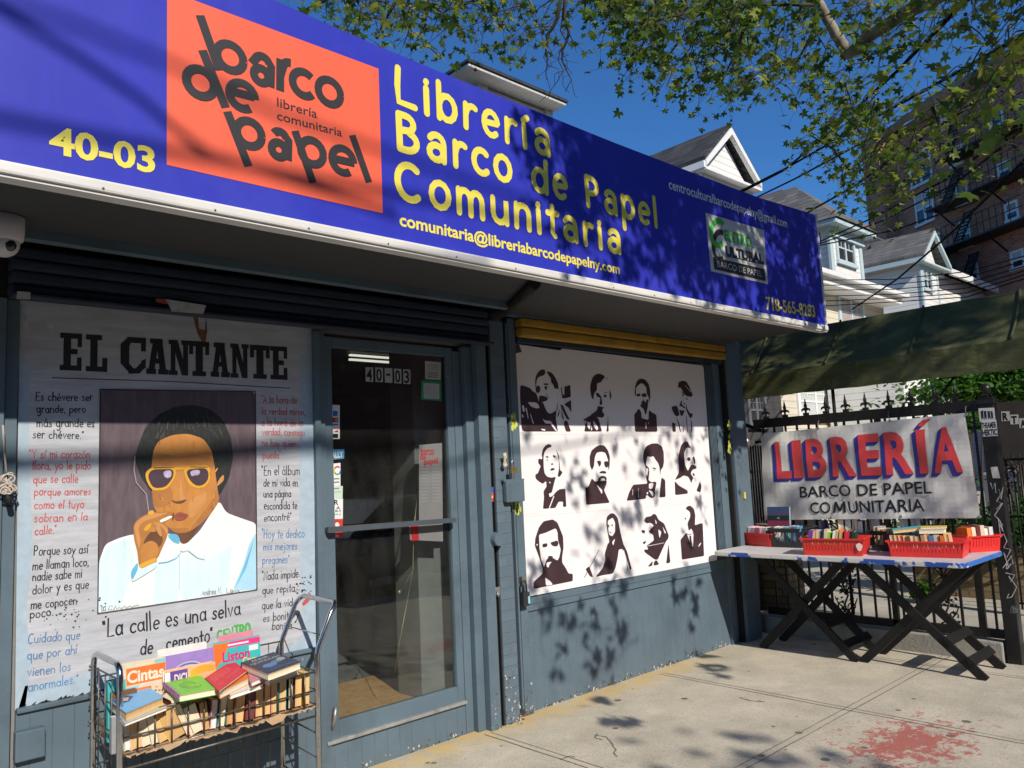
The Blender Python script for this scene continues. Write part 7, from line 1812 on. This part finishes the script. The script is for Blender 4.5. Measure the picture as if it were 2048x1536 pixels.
# sign board with letters beyond the gate post
lb_ = thing('letter_board', 'dark board with white square letter tiles beyond the gate post', 'sign', (8.3, 1.7, 1.5))
LP = Plane((8.3, 0, 0), (0, -1, 0)); RZ6 = (1840, 740, 2.4774)
uv = [LP.px(1987, 930), LP.px(2075, 930), LP.px(2075, 800), LP.px(1987, 805)]
MB().prism([LP.pt(u, v) for u, v in uv], (.03, 0, 0)).build('board', mat('board_dark', (.05, .044, .040), .7, var=.2), lb_)
mb = MB()
for s, x, y in (('R', 402, 206), ('T', 446, 222), ('A', 491, 240)):
    pxpoly(mb, LP, [(x, y), (x+42, y-2), (x+44, y+46), (x+2, y+48)], .002, 0, RZ6); type_text(mb, LP, s, (x+8, y+42), (x+36, y+41), (x+8, y+6), .0026, 1, .05, RZ6)
mb.build('letter_tile', [mat('sticker_dull', (.55, .55, .54)), INK], lb_)
gt = thing('scroll_gate', 'black iron gate with scrolls behind the gate post', 'gate', (8.0, 1.6, .14))
mb = MB(); GX = 8.0
for px in (1992, 2006, 2020, 2034, 2048, 2062): q = FX(px, 1000, GX); mb.tube([(GX, q.y, .2), (GX, q.y, 1.55)], .009, 0, 6)
for zz in (.25, 1.5, 1.0): mb.tube([(GX, 0.6, zz), (GX, FX(1986, 1000, GX).y, zz)], .012, 0, 6)
for (px, py) in ((2014, 930), (2014, 965), (2026, 945), (2030, 975)):
    c_ = FX(px, py, GX-.012); mb.tube([(GX-.012, c_.y+.06*(1-t/14)*math.cos(t*.8), c_.z+.06*(1-t/14)*math.sin(t*.8)) for t in range(14)], .006, 0, 5)
mb.build('ironwork', IRON, gt)
wc = FX(2020, 965, 12.5)
vn = thing('white_van', 'white vehicle mostly hidden behind the gate post and scroll gate', 'van', (12.5, wc.y, .14))
y0_, y1_ = FX(2090, 960, 12.5).y, FX(1960, 960, 12.5).y
MB().box(12.5, 14.2, y0_-1, y1_, .45, 1.3, bev=.12).box(12.7, 14.0, y0_-1, y1_-.1, 1.29, 1.75, bev=.1).build('body', mat('van_white', (.6, .6, .6), .3), vn)
for yy in (y1_-.5,): 
    bm = bmesh.new(); bmesh.ops.create_cone(bm, cap_ends=True, segments=24, radius1=.32, radius2=.32, depth=.22); m_ = MB(); m_.addbm(bm, 0, Matrix.Translation((12.58, yy, .46)) @ Matrix.Rotation(R(90), 4, 'Y')); m_.build('wheel', RUB, vn)
MB().box(12.68, 12.70, y0_-.5, y1_-.3, 1.35, 1.68).build('window', WGL, vn)

# ================================================================== OVERHEAD CABLES
CAB = mat('cable_black', (.006, .006, .007), .9, var=.2, spec=.05)
def cable(pts, r, label, grp='overhead cables'):
    """pts: picture x, y and distance"""
    P3 = [dist(x, y, d) for x, y, d in pts]
    q = []
    for i in range(len(P3)-1):
        for k in range(8): q.append(P3[i].lerp(P3[i+1], k/8))
    q.append(P3[-1]); mb = MB(); mb.tube(q, r*1.25, 0, 6); tag(mb.build('overhead_cable', CAB, None, q[0]), label, 'cable', grp)
Z = z3
def zc(l, d0, d1): 
    n = len(l); return [(*Z(x, y), d0+(d1-d0)*i/(n-1)) for i, (x, y) in enumerate(l)]
cable(zc([(560, 1000), (850, 850), (1100, 640), (1420, 350), (1780, -20)], 16, 7), .014, 'thick overhead cable rising steepest from the sign to the top of the frame')
cable(zc([(520, 1010), (860, 840), (1300, 590), (1700, 370), (2120, 130)], 17, 7), .014, 'overhead cable running straight from the gable to the right edge below the limb')
cable(zc([(600, 1040), (900, 895), (1300, 680), (1700, 455), (2120, 210)], 17, 7.5), .012, 'overhead cable running just under the straight one')
cable(zc([(880, 1110), (1200, 930), (1600, 650), (2120, 290)], 17, 8), .015, 'overhead cable crossing in front of the brick strip')
cable(zc([(1010, 1215), (1300, 1085), (1650, 900), (2120, 560)], 18, 9), .012, 'overhead cable leaving the sign corner uppermost')
cable(zc([(1015, 1222), (1350, 1100), (1700, 920), (2120, 590)], 18, 9), .010, 'overhead cable leaving the sign corner just below the uppermost')
cable(zc([(1015, 1228), (1400, 1150), (1800, 1010), (2120, 760)], 18, 9), .010, 'overhead cable sagging lowest from the sign corner')
cable(zc([(1190, 1545), (1420, 1390), (1700, 1150), (2120, 730)], 18, 9), .012, 'overhead cable crossing the gable of the long grey roof diagonally')
for i, (ya_, yb2, yc) in enumerate(((1370, 1395, 1330), (1395, 1420, 1360), (1420, 1445, 1392), (1450, 1470, 1420), (1475, 1490, 1446), (1500, 1508, 1470))):
    cable(zc([(1020, ya_+30), (1400, yb2), (1760, (yb2+yc)/2-5), (2120, yc-70-i*6)], 17, 11), .006, f'thin service wire across the white houses, {ORD[i]} from the top', 'service wires in front of the white houses')
def shadow_cable(plane, pts, t, r, label):
    q = []
    for x, y in pts:
        u, v = plane.px(x, y); q.append(plane.pt(u, v)-S*t)
    a, b = q[0], q[-1]; q = [a+(a-q[1])*2]+q+[b+(b-q[-2])*2]
    mb = MB(); mb.tube(q, r, 0, 6); tag(mb.build('overhead_cable', CAB, None, q[1]), label, 'cable', 'cables over the pavement behind the viewer')
shadow_cable(WALL, [(0, 935), (150, 925), (400, 912), (620, 896), (700, 890)], 6.5, .030, 'thick cable bundle over the pavement throwing the upper band of shade on the mural')
shadow_cable(WALL, [(0, 915), (150, 912), (400, 900), (620, 872), (700, 862)], 7.5, .018, 'thinner cable over the pavement beside the bundle')
shadow_cable(SIGN, [(0, 20), (150, 110), (290, 205), (345, 255), (420, 310), (560, 355)], 6.0, .018, 'sagging cable over the pavement shading the blue end of the sign')
shadow_cable(SIGN, [(0, 0), (150, 50), (345, 130), (560, 230), (760, 300)], 8.0, .016, 'upper sagging cable over the pavement')
shadow_cable(SIGN, [(560, 345), (770, 385), (1000, 430), (1300, 520), (1640, 590)], 6.5, .020, 'cable over the pavement shading the lower edge of the sign')
shadow_cable(WALL, [(1040, 905), (1130, 893), (1240, 872), (1330, 850)], 6.0, .012, 'slim cable over the pavement shading the poster')

# ================================================================== TREES AND PLANTS
random.seed(77)
LD = leaf_mat('leaf_dark', (.040, .075, .016), (.09, .18, .02))
LM = leaf_mat('leaf_mid', (.085, .135, .022), (.22, .34, .03))
LL = leaf_mat('leaf_lit', (.19, .21, .035), (.45, .50, .05))  # sunlit tone put into the leaf colour
BARK = mat('plane_bark', (.26, .22, .16), .9, var=.35, vs=7, bump=.5, bs=20, grime=((.36, .33, .25), 4, .55), speck=((.07, .055, .04), 5, .64))
TWIG = mat('twig_bark', (.055, .042, .03), .9, var=.3)
STAR = []
for a, r in ((-90, .12), (-52, .55), (-15, .78), (8, .42), (32, .92), (60, .48), (90, 1.05), (120, .48), (148, .92), (172, .42), (195, .78), (232, .55)):
    STAR.append((r*math.cos(R(a)), r*math.sin(R(a))))
OVAL = [(0, -.9), (.35, -.4), (.42, .1), (.25, .6), (0, 1), (-.25, .6), (-.42, .1), (-.35, -.4)]
def leaf(mb, p, size, mats=(0, 1, 2), wts=(5, 3, 1), shape=STAR, droop=.5):
    ang = random.uniform(0, 6.283); tl = random.uniform(.2, 1.35)
    n = Vector((math.cos(ang)*math.sin(tl), math.sin(ang)*math.sin(tl), math.cos(tl)))
    dn = Vector((random.uniform(-1, 1), random.uniform(-1, 1), -droop-random.random()*.8)); dn = (dn-n*dn.dot(n))
    dn = dn.normalized() if dn.length > 1e-4 else n.orthogonal().normalized()
    sd_ = n.cross(dn); fold = random.uniform(.05, .3)
    base = len(mb.v); mb.v.append(p.copy())
    for (x, y) in shape: mb.v.append(p+(sd_*x+dn*y-n*abs(x)*fold-n*.12*y*y)*size)
    m = random.choices(mats, wts)[0]; k = len(shape)
    for i in range(k): mb.face([base, base+1+i, base+1+(i+1) % k], m)
tree = thing('plane_tree', 'tall street plane tree whose leafy limbs hang over the shop from the right', 'tree', (9.5, -1.2, 0))
leaves, twigs = MB(), MB()
def spray(a, b, n, size=.085, spread=.16, wts=(5, 3, 1), r0=.006):
    """a twig from a to b with leaves hanging along it"""
    mid = a.lerp(b, .5)+Vector((random.uniform(-.1, .1), random.uniform(-.1, .1), random.uniform(0, .12)))
    pts = [a, a.lerp(mid, .6)+Vector((0, 0, .02)), mid, mid.lerp(b, .6), b]
    twigs.tube(pts, [r0, r0*.8, r0*.6, r0*.45, r0*.3], 0, 4)
    for i in range(n):
        t = random.random()**.8*4; k = min(3, int(t)); p = pts[k].lerp(pts[k+1], t-k)
        q = p+Vector((random.gauss(0, spread), random.gauss(0, spread), random.gauss(-.03, spread*.8)))
        if random.random() < .35: twigs.tube([p, p.lerp(q, .6)+Vector((0, 0, .01)), q], .0016, 0, 3)
        leaf(leaves, q, size*random.uniform(.6, 1.2), wts=wts)
    if random.random() < .25: twigs.tube([b, b-Vector((0, 0, .12))], .0012, 0, 3); twigs.sphere(b-Vector((0, 0, .13)), .014, 0, 1)
DEN = 1.05
def blob(x, y, rx, ry, n, d, wts=(5, 3, 1), size=.085, dd=1.2):
    """a tuft of sprays round a line of sight, at distance d"""
    for i in range(max(1, int(n*DEN*(1.5 if x < 1100 else (.62 if x > 1800 and y > 90 else 1))/9))):
        px, py = random.gauss(x, rx*.5), random.gauss(y, ry*.5); dz = d+random.uniform(-dd, dd)
        b = dist(px, py, dz); a = b+Vector((random.uniform(-.25, .55), random.uniform(-.5, .25), random.uniform(.15, .5)))
        spray(a, b, 9, size, .13, wts)
D1 = (4.5, 4, 1.4); D2 = (3, 4, 3); D3 = (1.5, 4, 5)
for (x, y, rx, ry, n, d, wt) in (
    (640, 10, 70, 30, 60, 6.5, D2), (760, 25, 70, 40, 130, 6.5, D2), (820, 80, 30, 40, 50, 6.5, D2), (690, 50, 40, 30, 40, 6.5, D2), (900, 15, 70, 25, 80, 6.8, D2), (870, 70, 25, 40, 36, 6.8, D1), (912, 60, 18, 50, 36, 6.8, D1), (945, 110, 14, 20, 18, 6.8, D2), (585, 0, 40, 12, 26, 6.5, D2),
    (1010, 30, 60, 40, 90, 7.2, D1), (1030, 80, 25, 30, 30, 7.2, D1), (1080, 70, 14, 35, 20, 7.2, D1), (975, 45, 20, 30, 20, 7, D2),
    (1200, 20, 80, 40, 210, 8, D1), (1330, 30, 100, 50, 290, 8, D1), (1450, 40, 80, 60, 250, 8, D1), (1240, 80, 50, 60, 120, 8, D1), (1300, 120, 50, 60, 140, 8, D1), (1390, 110, 60, 60, 160, 8, D1), (1470, 120, 50, 60, 130, 8, D1), (1260, 170, 20, 25, 26, 8, D1), (1330, 180, 30, 25, 40, 8, D1), (1405, 185, 18, 45, 40, 8, D1), (1452, 195, 30, 35, 46, 8, D1), (1490, 190, 18, 20, 22, 8, D1),
    (1560, 20, 60, 40, 100, 8.4, D1), (1600, 90, 60, 50, 110, 8.4, D1), (1560, 150, 35, 40, 60, 8.4, D1), (1640, 160, 30, 40, 60, 8.4, D1), (1550, 180, 20, 15, 16, 8.4, D1), (1610, 185, 30, 20, 26, 8.4, D1), (1700, 40, 50, 50, 70, 8.4, D1), (1760, 130, 50, 40, 70, 8.4, D1), (1720, 90, 40, 40, 50, 8.4, D1),
    (1660, 250, 60, 50, 150, 9, D2), (1720, 300, 60, 50, 150, 9, D2), (1640, 300, 40, 40, 70, 9, D1), (1710, 370, 40, 40, 80, 9, D2), (1740, 420, 35, 30, 46, 9, D1), (1780, 240, 50, 40, 80, 9, D1), (1690, 420, 20, 30, 26, 9, D1), (1800, 330, 40, 40, 60, 9, D2), (1840, 395, 40, 30, 46, 9, D3), (1870, 420, 20, 20, 20, 9, D3),
    (1830, 40, 70, 50, 110, 7, D3), (1930, 30, 80, 50, 140, 6.5, D3), (2030, 40, 60, 60, 120, 6.2, D3), (1850, 120, 50, 40, 60, 7.4, D2), (1900, 210, 50, 50, 90, 7.4, D2), (1960, 150, 60, 50, 80, 7.4, D2), (1950, 240, 50, 40, 80, 7.4, D3), (1890, 290, 40, 40, 60, 7.4, D3), (2010, 130, 40, 40, 60, 7, D2), (2040, 190, 30, 50, 60, 6.4, D2), (1860, 330, 30, 30, 40, 7.4, D3), (1965, 290, 30, 20, 24, 7.4, D3), (2035, 300, 22, 40, 20, 6.2, D1), (2000, 330, 22, 14, 9, 6.2, D1)):
    blob(x, y, rx, ry, n, max(d, 6.6), wt, .066 if d > 7.3 else .052)
# bare hanging twigs
for (x, y, L_) in ((1135, 0, 1), (1128, 10, .8)):
    for k in range(2 if L_ == 1 else 1):
        p = [(x+random.uniform(-6, 6), -20, 6.8)]; cx, cy = x, 20
        for s in range(9): cx += random.uniform(-14, 14); cy += random.uniform(14, 24)*L_; p.append((cx, cy, 6.8))
        twigs.tube([dist(*q) for q in p], [.016-.0015*i if k == 0 else .006-.0004*i for i in range(len(p))], 0, 4)
        for s in range(2, 9, 2 if k else 1):
            a = p[s]; twigs.tube([dist(*a), dist(a[0]+random.uniform(-26, 26), a[1]+random.uniform(5, 32), 6.8), dist(a[0]+random.uniform(-34, 34), a[1]+random.uniform(25, 50), 6.8)], [.004, .003, .0015], 0, 3)
def limb(pts, rs):
    P3 = [dist(*p) for p in pts]; q, rr = [], []
    for i in range(len(P3)-1):
        for k in range(5):
            q.append(P3[i].lerp(P3[i+1], k/5)+Vector((random.uniform(-.012, .012),)*3)); rr.append(rs[i]+(rs[i+1]-rs[i])*k/5)
    q.append(P3[-1]); rr.append(rs[-1]); mb = MB(); mb.tube(q, rr, 0, 10); mb.build('limb', BARK, tree); return P3
l1 = limb([(2200, 20, 6.0), (2060, 95, 6.4), (1960, 145, 6.8), (1860, 205, 7.4), (1800, 245, 8), (1745, 300, 8.6), (1700, 340, 9)], [.055, .048, .043, .038, .032, .022, .011])
l2 = limb([(1960, -60, 7.4), (1850, 5, 7.8), (1800, 30, 8), (1750, 65, 8.2), (1698, 108, 8.4), (1672, 70, 8.4), (1640, 10, 8.4), (1610, -40, 8.4)], [.07, .062, .058, .056, .054, .046, .04, .036])
limb([(1725, 105, 8.3), (1735, 50, 8.2), (1740, 0, 8.2)], [.035, .03, .025])
for x, y, x2, y2, d in ((1640, 10, 1400, 20, 8.2), (1400, 20, 1260, 60, 8), (1400, 20, 1330, 120, 8), (1500, 15, 1450, 150, 8), (1640, 20, 1580, 150, 8.4), (1150, -20, 1250, 40, 7.6), (1800, 245, 1740, 380, 9), (1860, 205, 1880, 300, 7.6), (800, -30, 760, 60, 6.5), (900, -30, 1000, 40, 7), (700, -40, 640, 10, 6.5), (1700, 340, 1620, 270, 9)):
    twigs.tube([dist(x, y, d), dist((x+x2)/2+8, (y+y2)/2-6, d), dist(x2, y2, d)], [.018, .013, .006], 0, 5)
tp = Vector((9.5, -1.2, 0))
mb = MB(); fork = Vector((9.0, -.6, 4.3))
mb.tube([tp, tp+Vector((0, .05, 1.5)), tp+Vector((-.2, .3, 3)), fork], [.34, .29, .26, .24], 0, 14); mb.build('trunk', BARK, tree)
for e, r in ((l1[0], .065), (l2[0], .085)):
    mb = MB(); mb.tube([fork, fork.lerp(e, .4)+Vector((0, 0, .3)), fork.lerp(e, .75)+Vector((0, 0, .15)), e], [.2, .16, .13, r], 0, 10); mb.build('limb', BARK, tree)
mb = MB(); far = Vector((2.5, -.6, 6.6)); mb.tube([fork, Vector((7.0, -1.0, 6.2)), Vector((5, -1.0, 6.9)), far], [.2, .13, .09, .04], 0, 10); mb.build('limb', BARK, tree)
# the part of the crown over the pavement: its leaves shade the sign, poster and boards
def shade(plane, x, y, rx, ry, n, t0, t1, size=.085):
    for i in range(max(1, n//6)):
        px, py = random.gauss(x, rx*.55), random.gauss(y, ry*.55); u, v = plane.px(px, py); t = random.uniform(t0, t1)
        b = plane.pt(u, v)-S*t; a = b+Vector((random.uniform(-.3, .4), random.uniform(-.3, .2), random.uniform(.1, .4)))
        spray(a, b, 6, size, .10, D1, .005)
for (x, y, rx, ry, n) in ((1130, 270, 30, 25, 40), (1180, 320, 40, 40, 70), (1240, 330, 50, 40, 90), (1300, 370, 60, 50, 110), (1380, 390, 60, 40, 110), (1460, 420, 60, 40, 110), (1540, 440, 60, 40, 100), (1610, 470, 40, 50, 90), (1090, 380, 25, 20, 26), (1070, 395, 14, 14, 12), (1190, 400, 40, 30, 50), (1150, 430, 30, 20, 24), (1270, 450, 40, 40, 50), (1340, 470, 40, 40, 50), (1390, 500, 40, 40, 56), (1330, 540, 30, 30, 30), (1560, 560, 50, 50, 80), (1500, 580, 40, 30, 50), (1450, 560, 40, 30, 50), (1600, 600, 30, 40, 50), (1400, 570, 30, 20, 26), (1230, 500, 26, 26, 22), (1140, 520, 16, 20, 10), (1100, 320, 16, 20, 14)):
    shade(SIGN, x, y, rx, ry, int(n*(2.1 if y < 480 and x > 1150 and n >= 90 else 1.35)), 2.6, 3.8, .085)
for (x, y, rx, ry, n) in ((1215, 900, 16, 40, 20), (1150, 985, 12, 26, 12), (1255, 930, 20, 26, 16), (1320, 950, 30, 40, 30), (1390, 930, 20, 50, 26), (1160, 1055, 20, 14, 10), (1245, 1060, 20, 20, 10), (1300, 1010, 20, 20, 12), (1385, 1060, 20, 30, 12), (1215, 1120, 14, 20, 10), (1180, 960, 12, 14, 8), (1245, 1150, 20, 20, 14),
    (1083, 1215, 8, 20, 8), (1085, 1290, 8, 30, 8), (1112, 1315, 10, 12, 5), (1137, 1265, 10, 24, 9), (1140, 1290, 10, 8, 4), (1190, 1280, 12, 14, 5), (1216, 1225, 10, 24, 8), (1212, 1320, 16, 30, 10), (1235, 1300, 10, 20, 5), (1378, 1190, 8, 24, 6), (1380, 1300, 12, 12, 6), (1290, 870, 30, 20, 16), (1380, 860, 20, 14, 10)):
    shade(WALL, x, y, rx, ry, n if y > 1195 else int(n*.55), 3.0, 4.2 if y > 1195 else 5.0)
for (x, y, n) in ((1205, 1402, 6), (1225, 1435, 8), (1250, 1450, 6), (1405, 1310, 6), (1425, 1335, 8), (1440, 1350, 5)):
    g = G(x, y)
    for k in range(n):
        t = random.uniform(3.6, 4.6); leaf(leaves, g+Vector((random.gauss(0, .06), random.gauss(0, .05), 0))-S*t, .08)
# patchy shade on banner, awning and yard further right
for box, n in ((((7.0, 7.45), (1.2, 4.3), (2.2, 2.9)), 90), (((6.8, 6.8), (2.0, 3.9), (1.0, 1.9)), 7), (((7.0, 9.0), (1.5, 4.5), (.1, .3)), 2), (((13, 26), (8, 9), (2.5, 7)), 14)):
    for k in range(n):
        p = Vector([random.uniform(*b) for b in box])-S*random.uniform(5.0, 8.0)
        d_ = p-CAM; zz = d_.dot(CF)
        if zz > 0 and -1100 < FPX*d_.dot(CR)/zz < 1250 and abs(FPX*d_.dot(CU)/zz) < 900: continue
        spray(p+Vector((.2, -.1, .3)), p, 8, .085, .13, D1)
leaves.build('crown', [LD, LM, LL], tree); twigs.build('twigs', TWIG, tree)

# unseen tree added behind the viewer to shade pavement and cut its bounce
t2 = thing('plane_tree', 'unseen second plane tree added behind the viewer to shade the pavement', 'tree', (-1.5, -6.9, -.12))
m2, w2 = MB(), MB(); cl = [Vector((random.uniform(-4.6, 1.6), -6.9+random.uniform(-1.3, 1.3), 4.9+random.uniform(-.9, .9))) for _ in range(90)]
for k in range(5200):
    q = random.choice(cl); leaf(m2, q+Vector((random.gauss(0, .3), max(-.6, min(.6, random.gauss(0, .25))), max(-.5, min(.5, random.gauss(0, .22))))), .10, wts=D1)
for q in cl: w2.tube([Vector((-1.5, -6.9, 4.0)), Vector((-1.5, -6.9, 4.2)).lerp(q, .6), q], [.05, .025, .008], 0, 5)
m2.build('crown', [LD, LM, LL], t2); w2.build('twigs', TWIG, t2)
MB().tube([(-1.5, -6.9, -.12), (-1.5, -6.9, 2), (-1.5, -6.9, 4.1)], [.26, .2, .16], 0, 12).build('trunk', BARK, t2)
# shrubs
GB1 = leaf_mat('shrub_bright', (.06, .16, .020), (.14, .32, .03)); GB2 = leaf_mat('shrub_mid', (.03, .085, .014), (.06, .16, .02))
def shrub(name, label, cat, c, rad, n, size, mats, shape=OVAL, wts=(5, 3), stems=5):
    t = thing(name, label, cat, Vector((c.x, c.y, .14)))
    mb, sm = MB(), MB()
    cl = [Vector((c.x+random.gauss(0, rad[0]*.5), c.y+random.gauss(0, rad[1]*.5), c.z+random.gauss(0, rad[2]*.5))) for _ in range(max(6, n//60))]
    for k in range(n):
        q = random.choice(cl); p = q+Vector((random.gauss(0, rad[0]*.2), random.gauss(0, rad[1]*.2), random.gauss(0, rad[2]*.2)))
        if p.z < .2: p.z = .2+random.random()*.2
        leaf(mb, p, size*random.uniform(.6, 1.3), (0, 1), wts, shape, .2)
    for q in cl[:stems*3]: sm.tube([Vector((c.x, c.y, .1)), Vector((c.x, c.y, .1)).lerp(q, .6), q], [.03, .016, .005], 0, 5)
    mb.build('foliage', mats, t); sm.build('stem', TWIG, t)
c = dist(2020, 778, 13); shrub('green_tree', 'bright green bushy tree under the awning at the right edge', 'tree', c, (.8, .8, .34), 4600, .06, [GB1, GB2])
c = dist(2040, 775, 15); shrub('green_tree', 'taller green tree behind the letter board', 'tree', c, (1.6, 1.6, .5), 4200, .06, [GB1, GB2])
c = dist(1925, 795, 12); shrub('fern_shrub', 'feathery shrub next to the white porch house', 'shrub', c, (.22, .22, .3), 700, .05, [GB1, GB2])
c = G(2010, 1150, .3); c = Vector((pw.x+.2, FX(2030, 1100, pw.x+.2).y, .85)); shrub('ivy_shrub', 'dark ivy growing over the brick planter right of the gate post', 'shrub', c, (.35, 1.0, .32), 2600, .045, [GB2, LD])
c = Vector((pw.x+.2, 2.9, .78)); shrub('ivy_shrub', 'low ivy on the brick planter behind the table', 'shrub', c, (.3, 1.3, .12), 1200, .045, [GB2, GB1])
c = FX(1840, 1175, 8.2); shrub('weed', 'small green weed growing behind the railing', 'weed', Vector((8.2, c.y, .24)), (.15, .15, .08), 160, .04, [GB1, GB2], stems=2)
c = dist(1872, 815, 10.4); shrub('flowering_plant', 'leafy plant on the porch side under the awning', 'plant', c, (.10, .10, .12), 260, .035, [GB2, GB1])
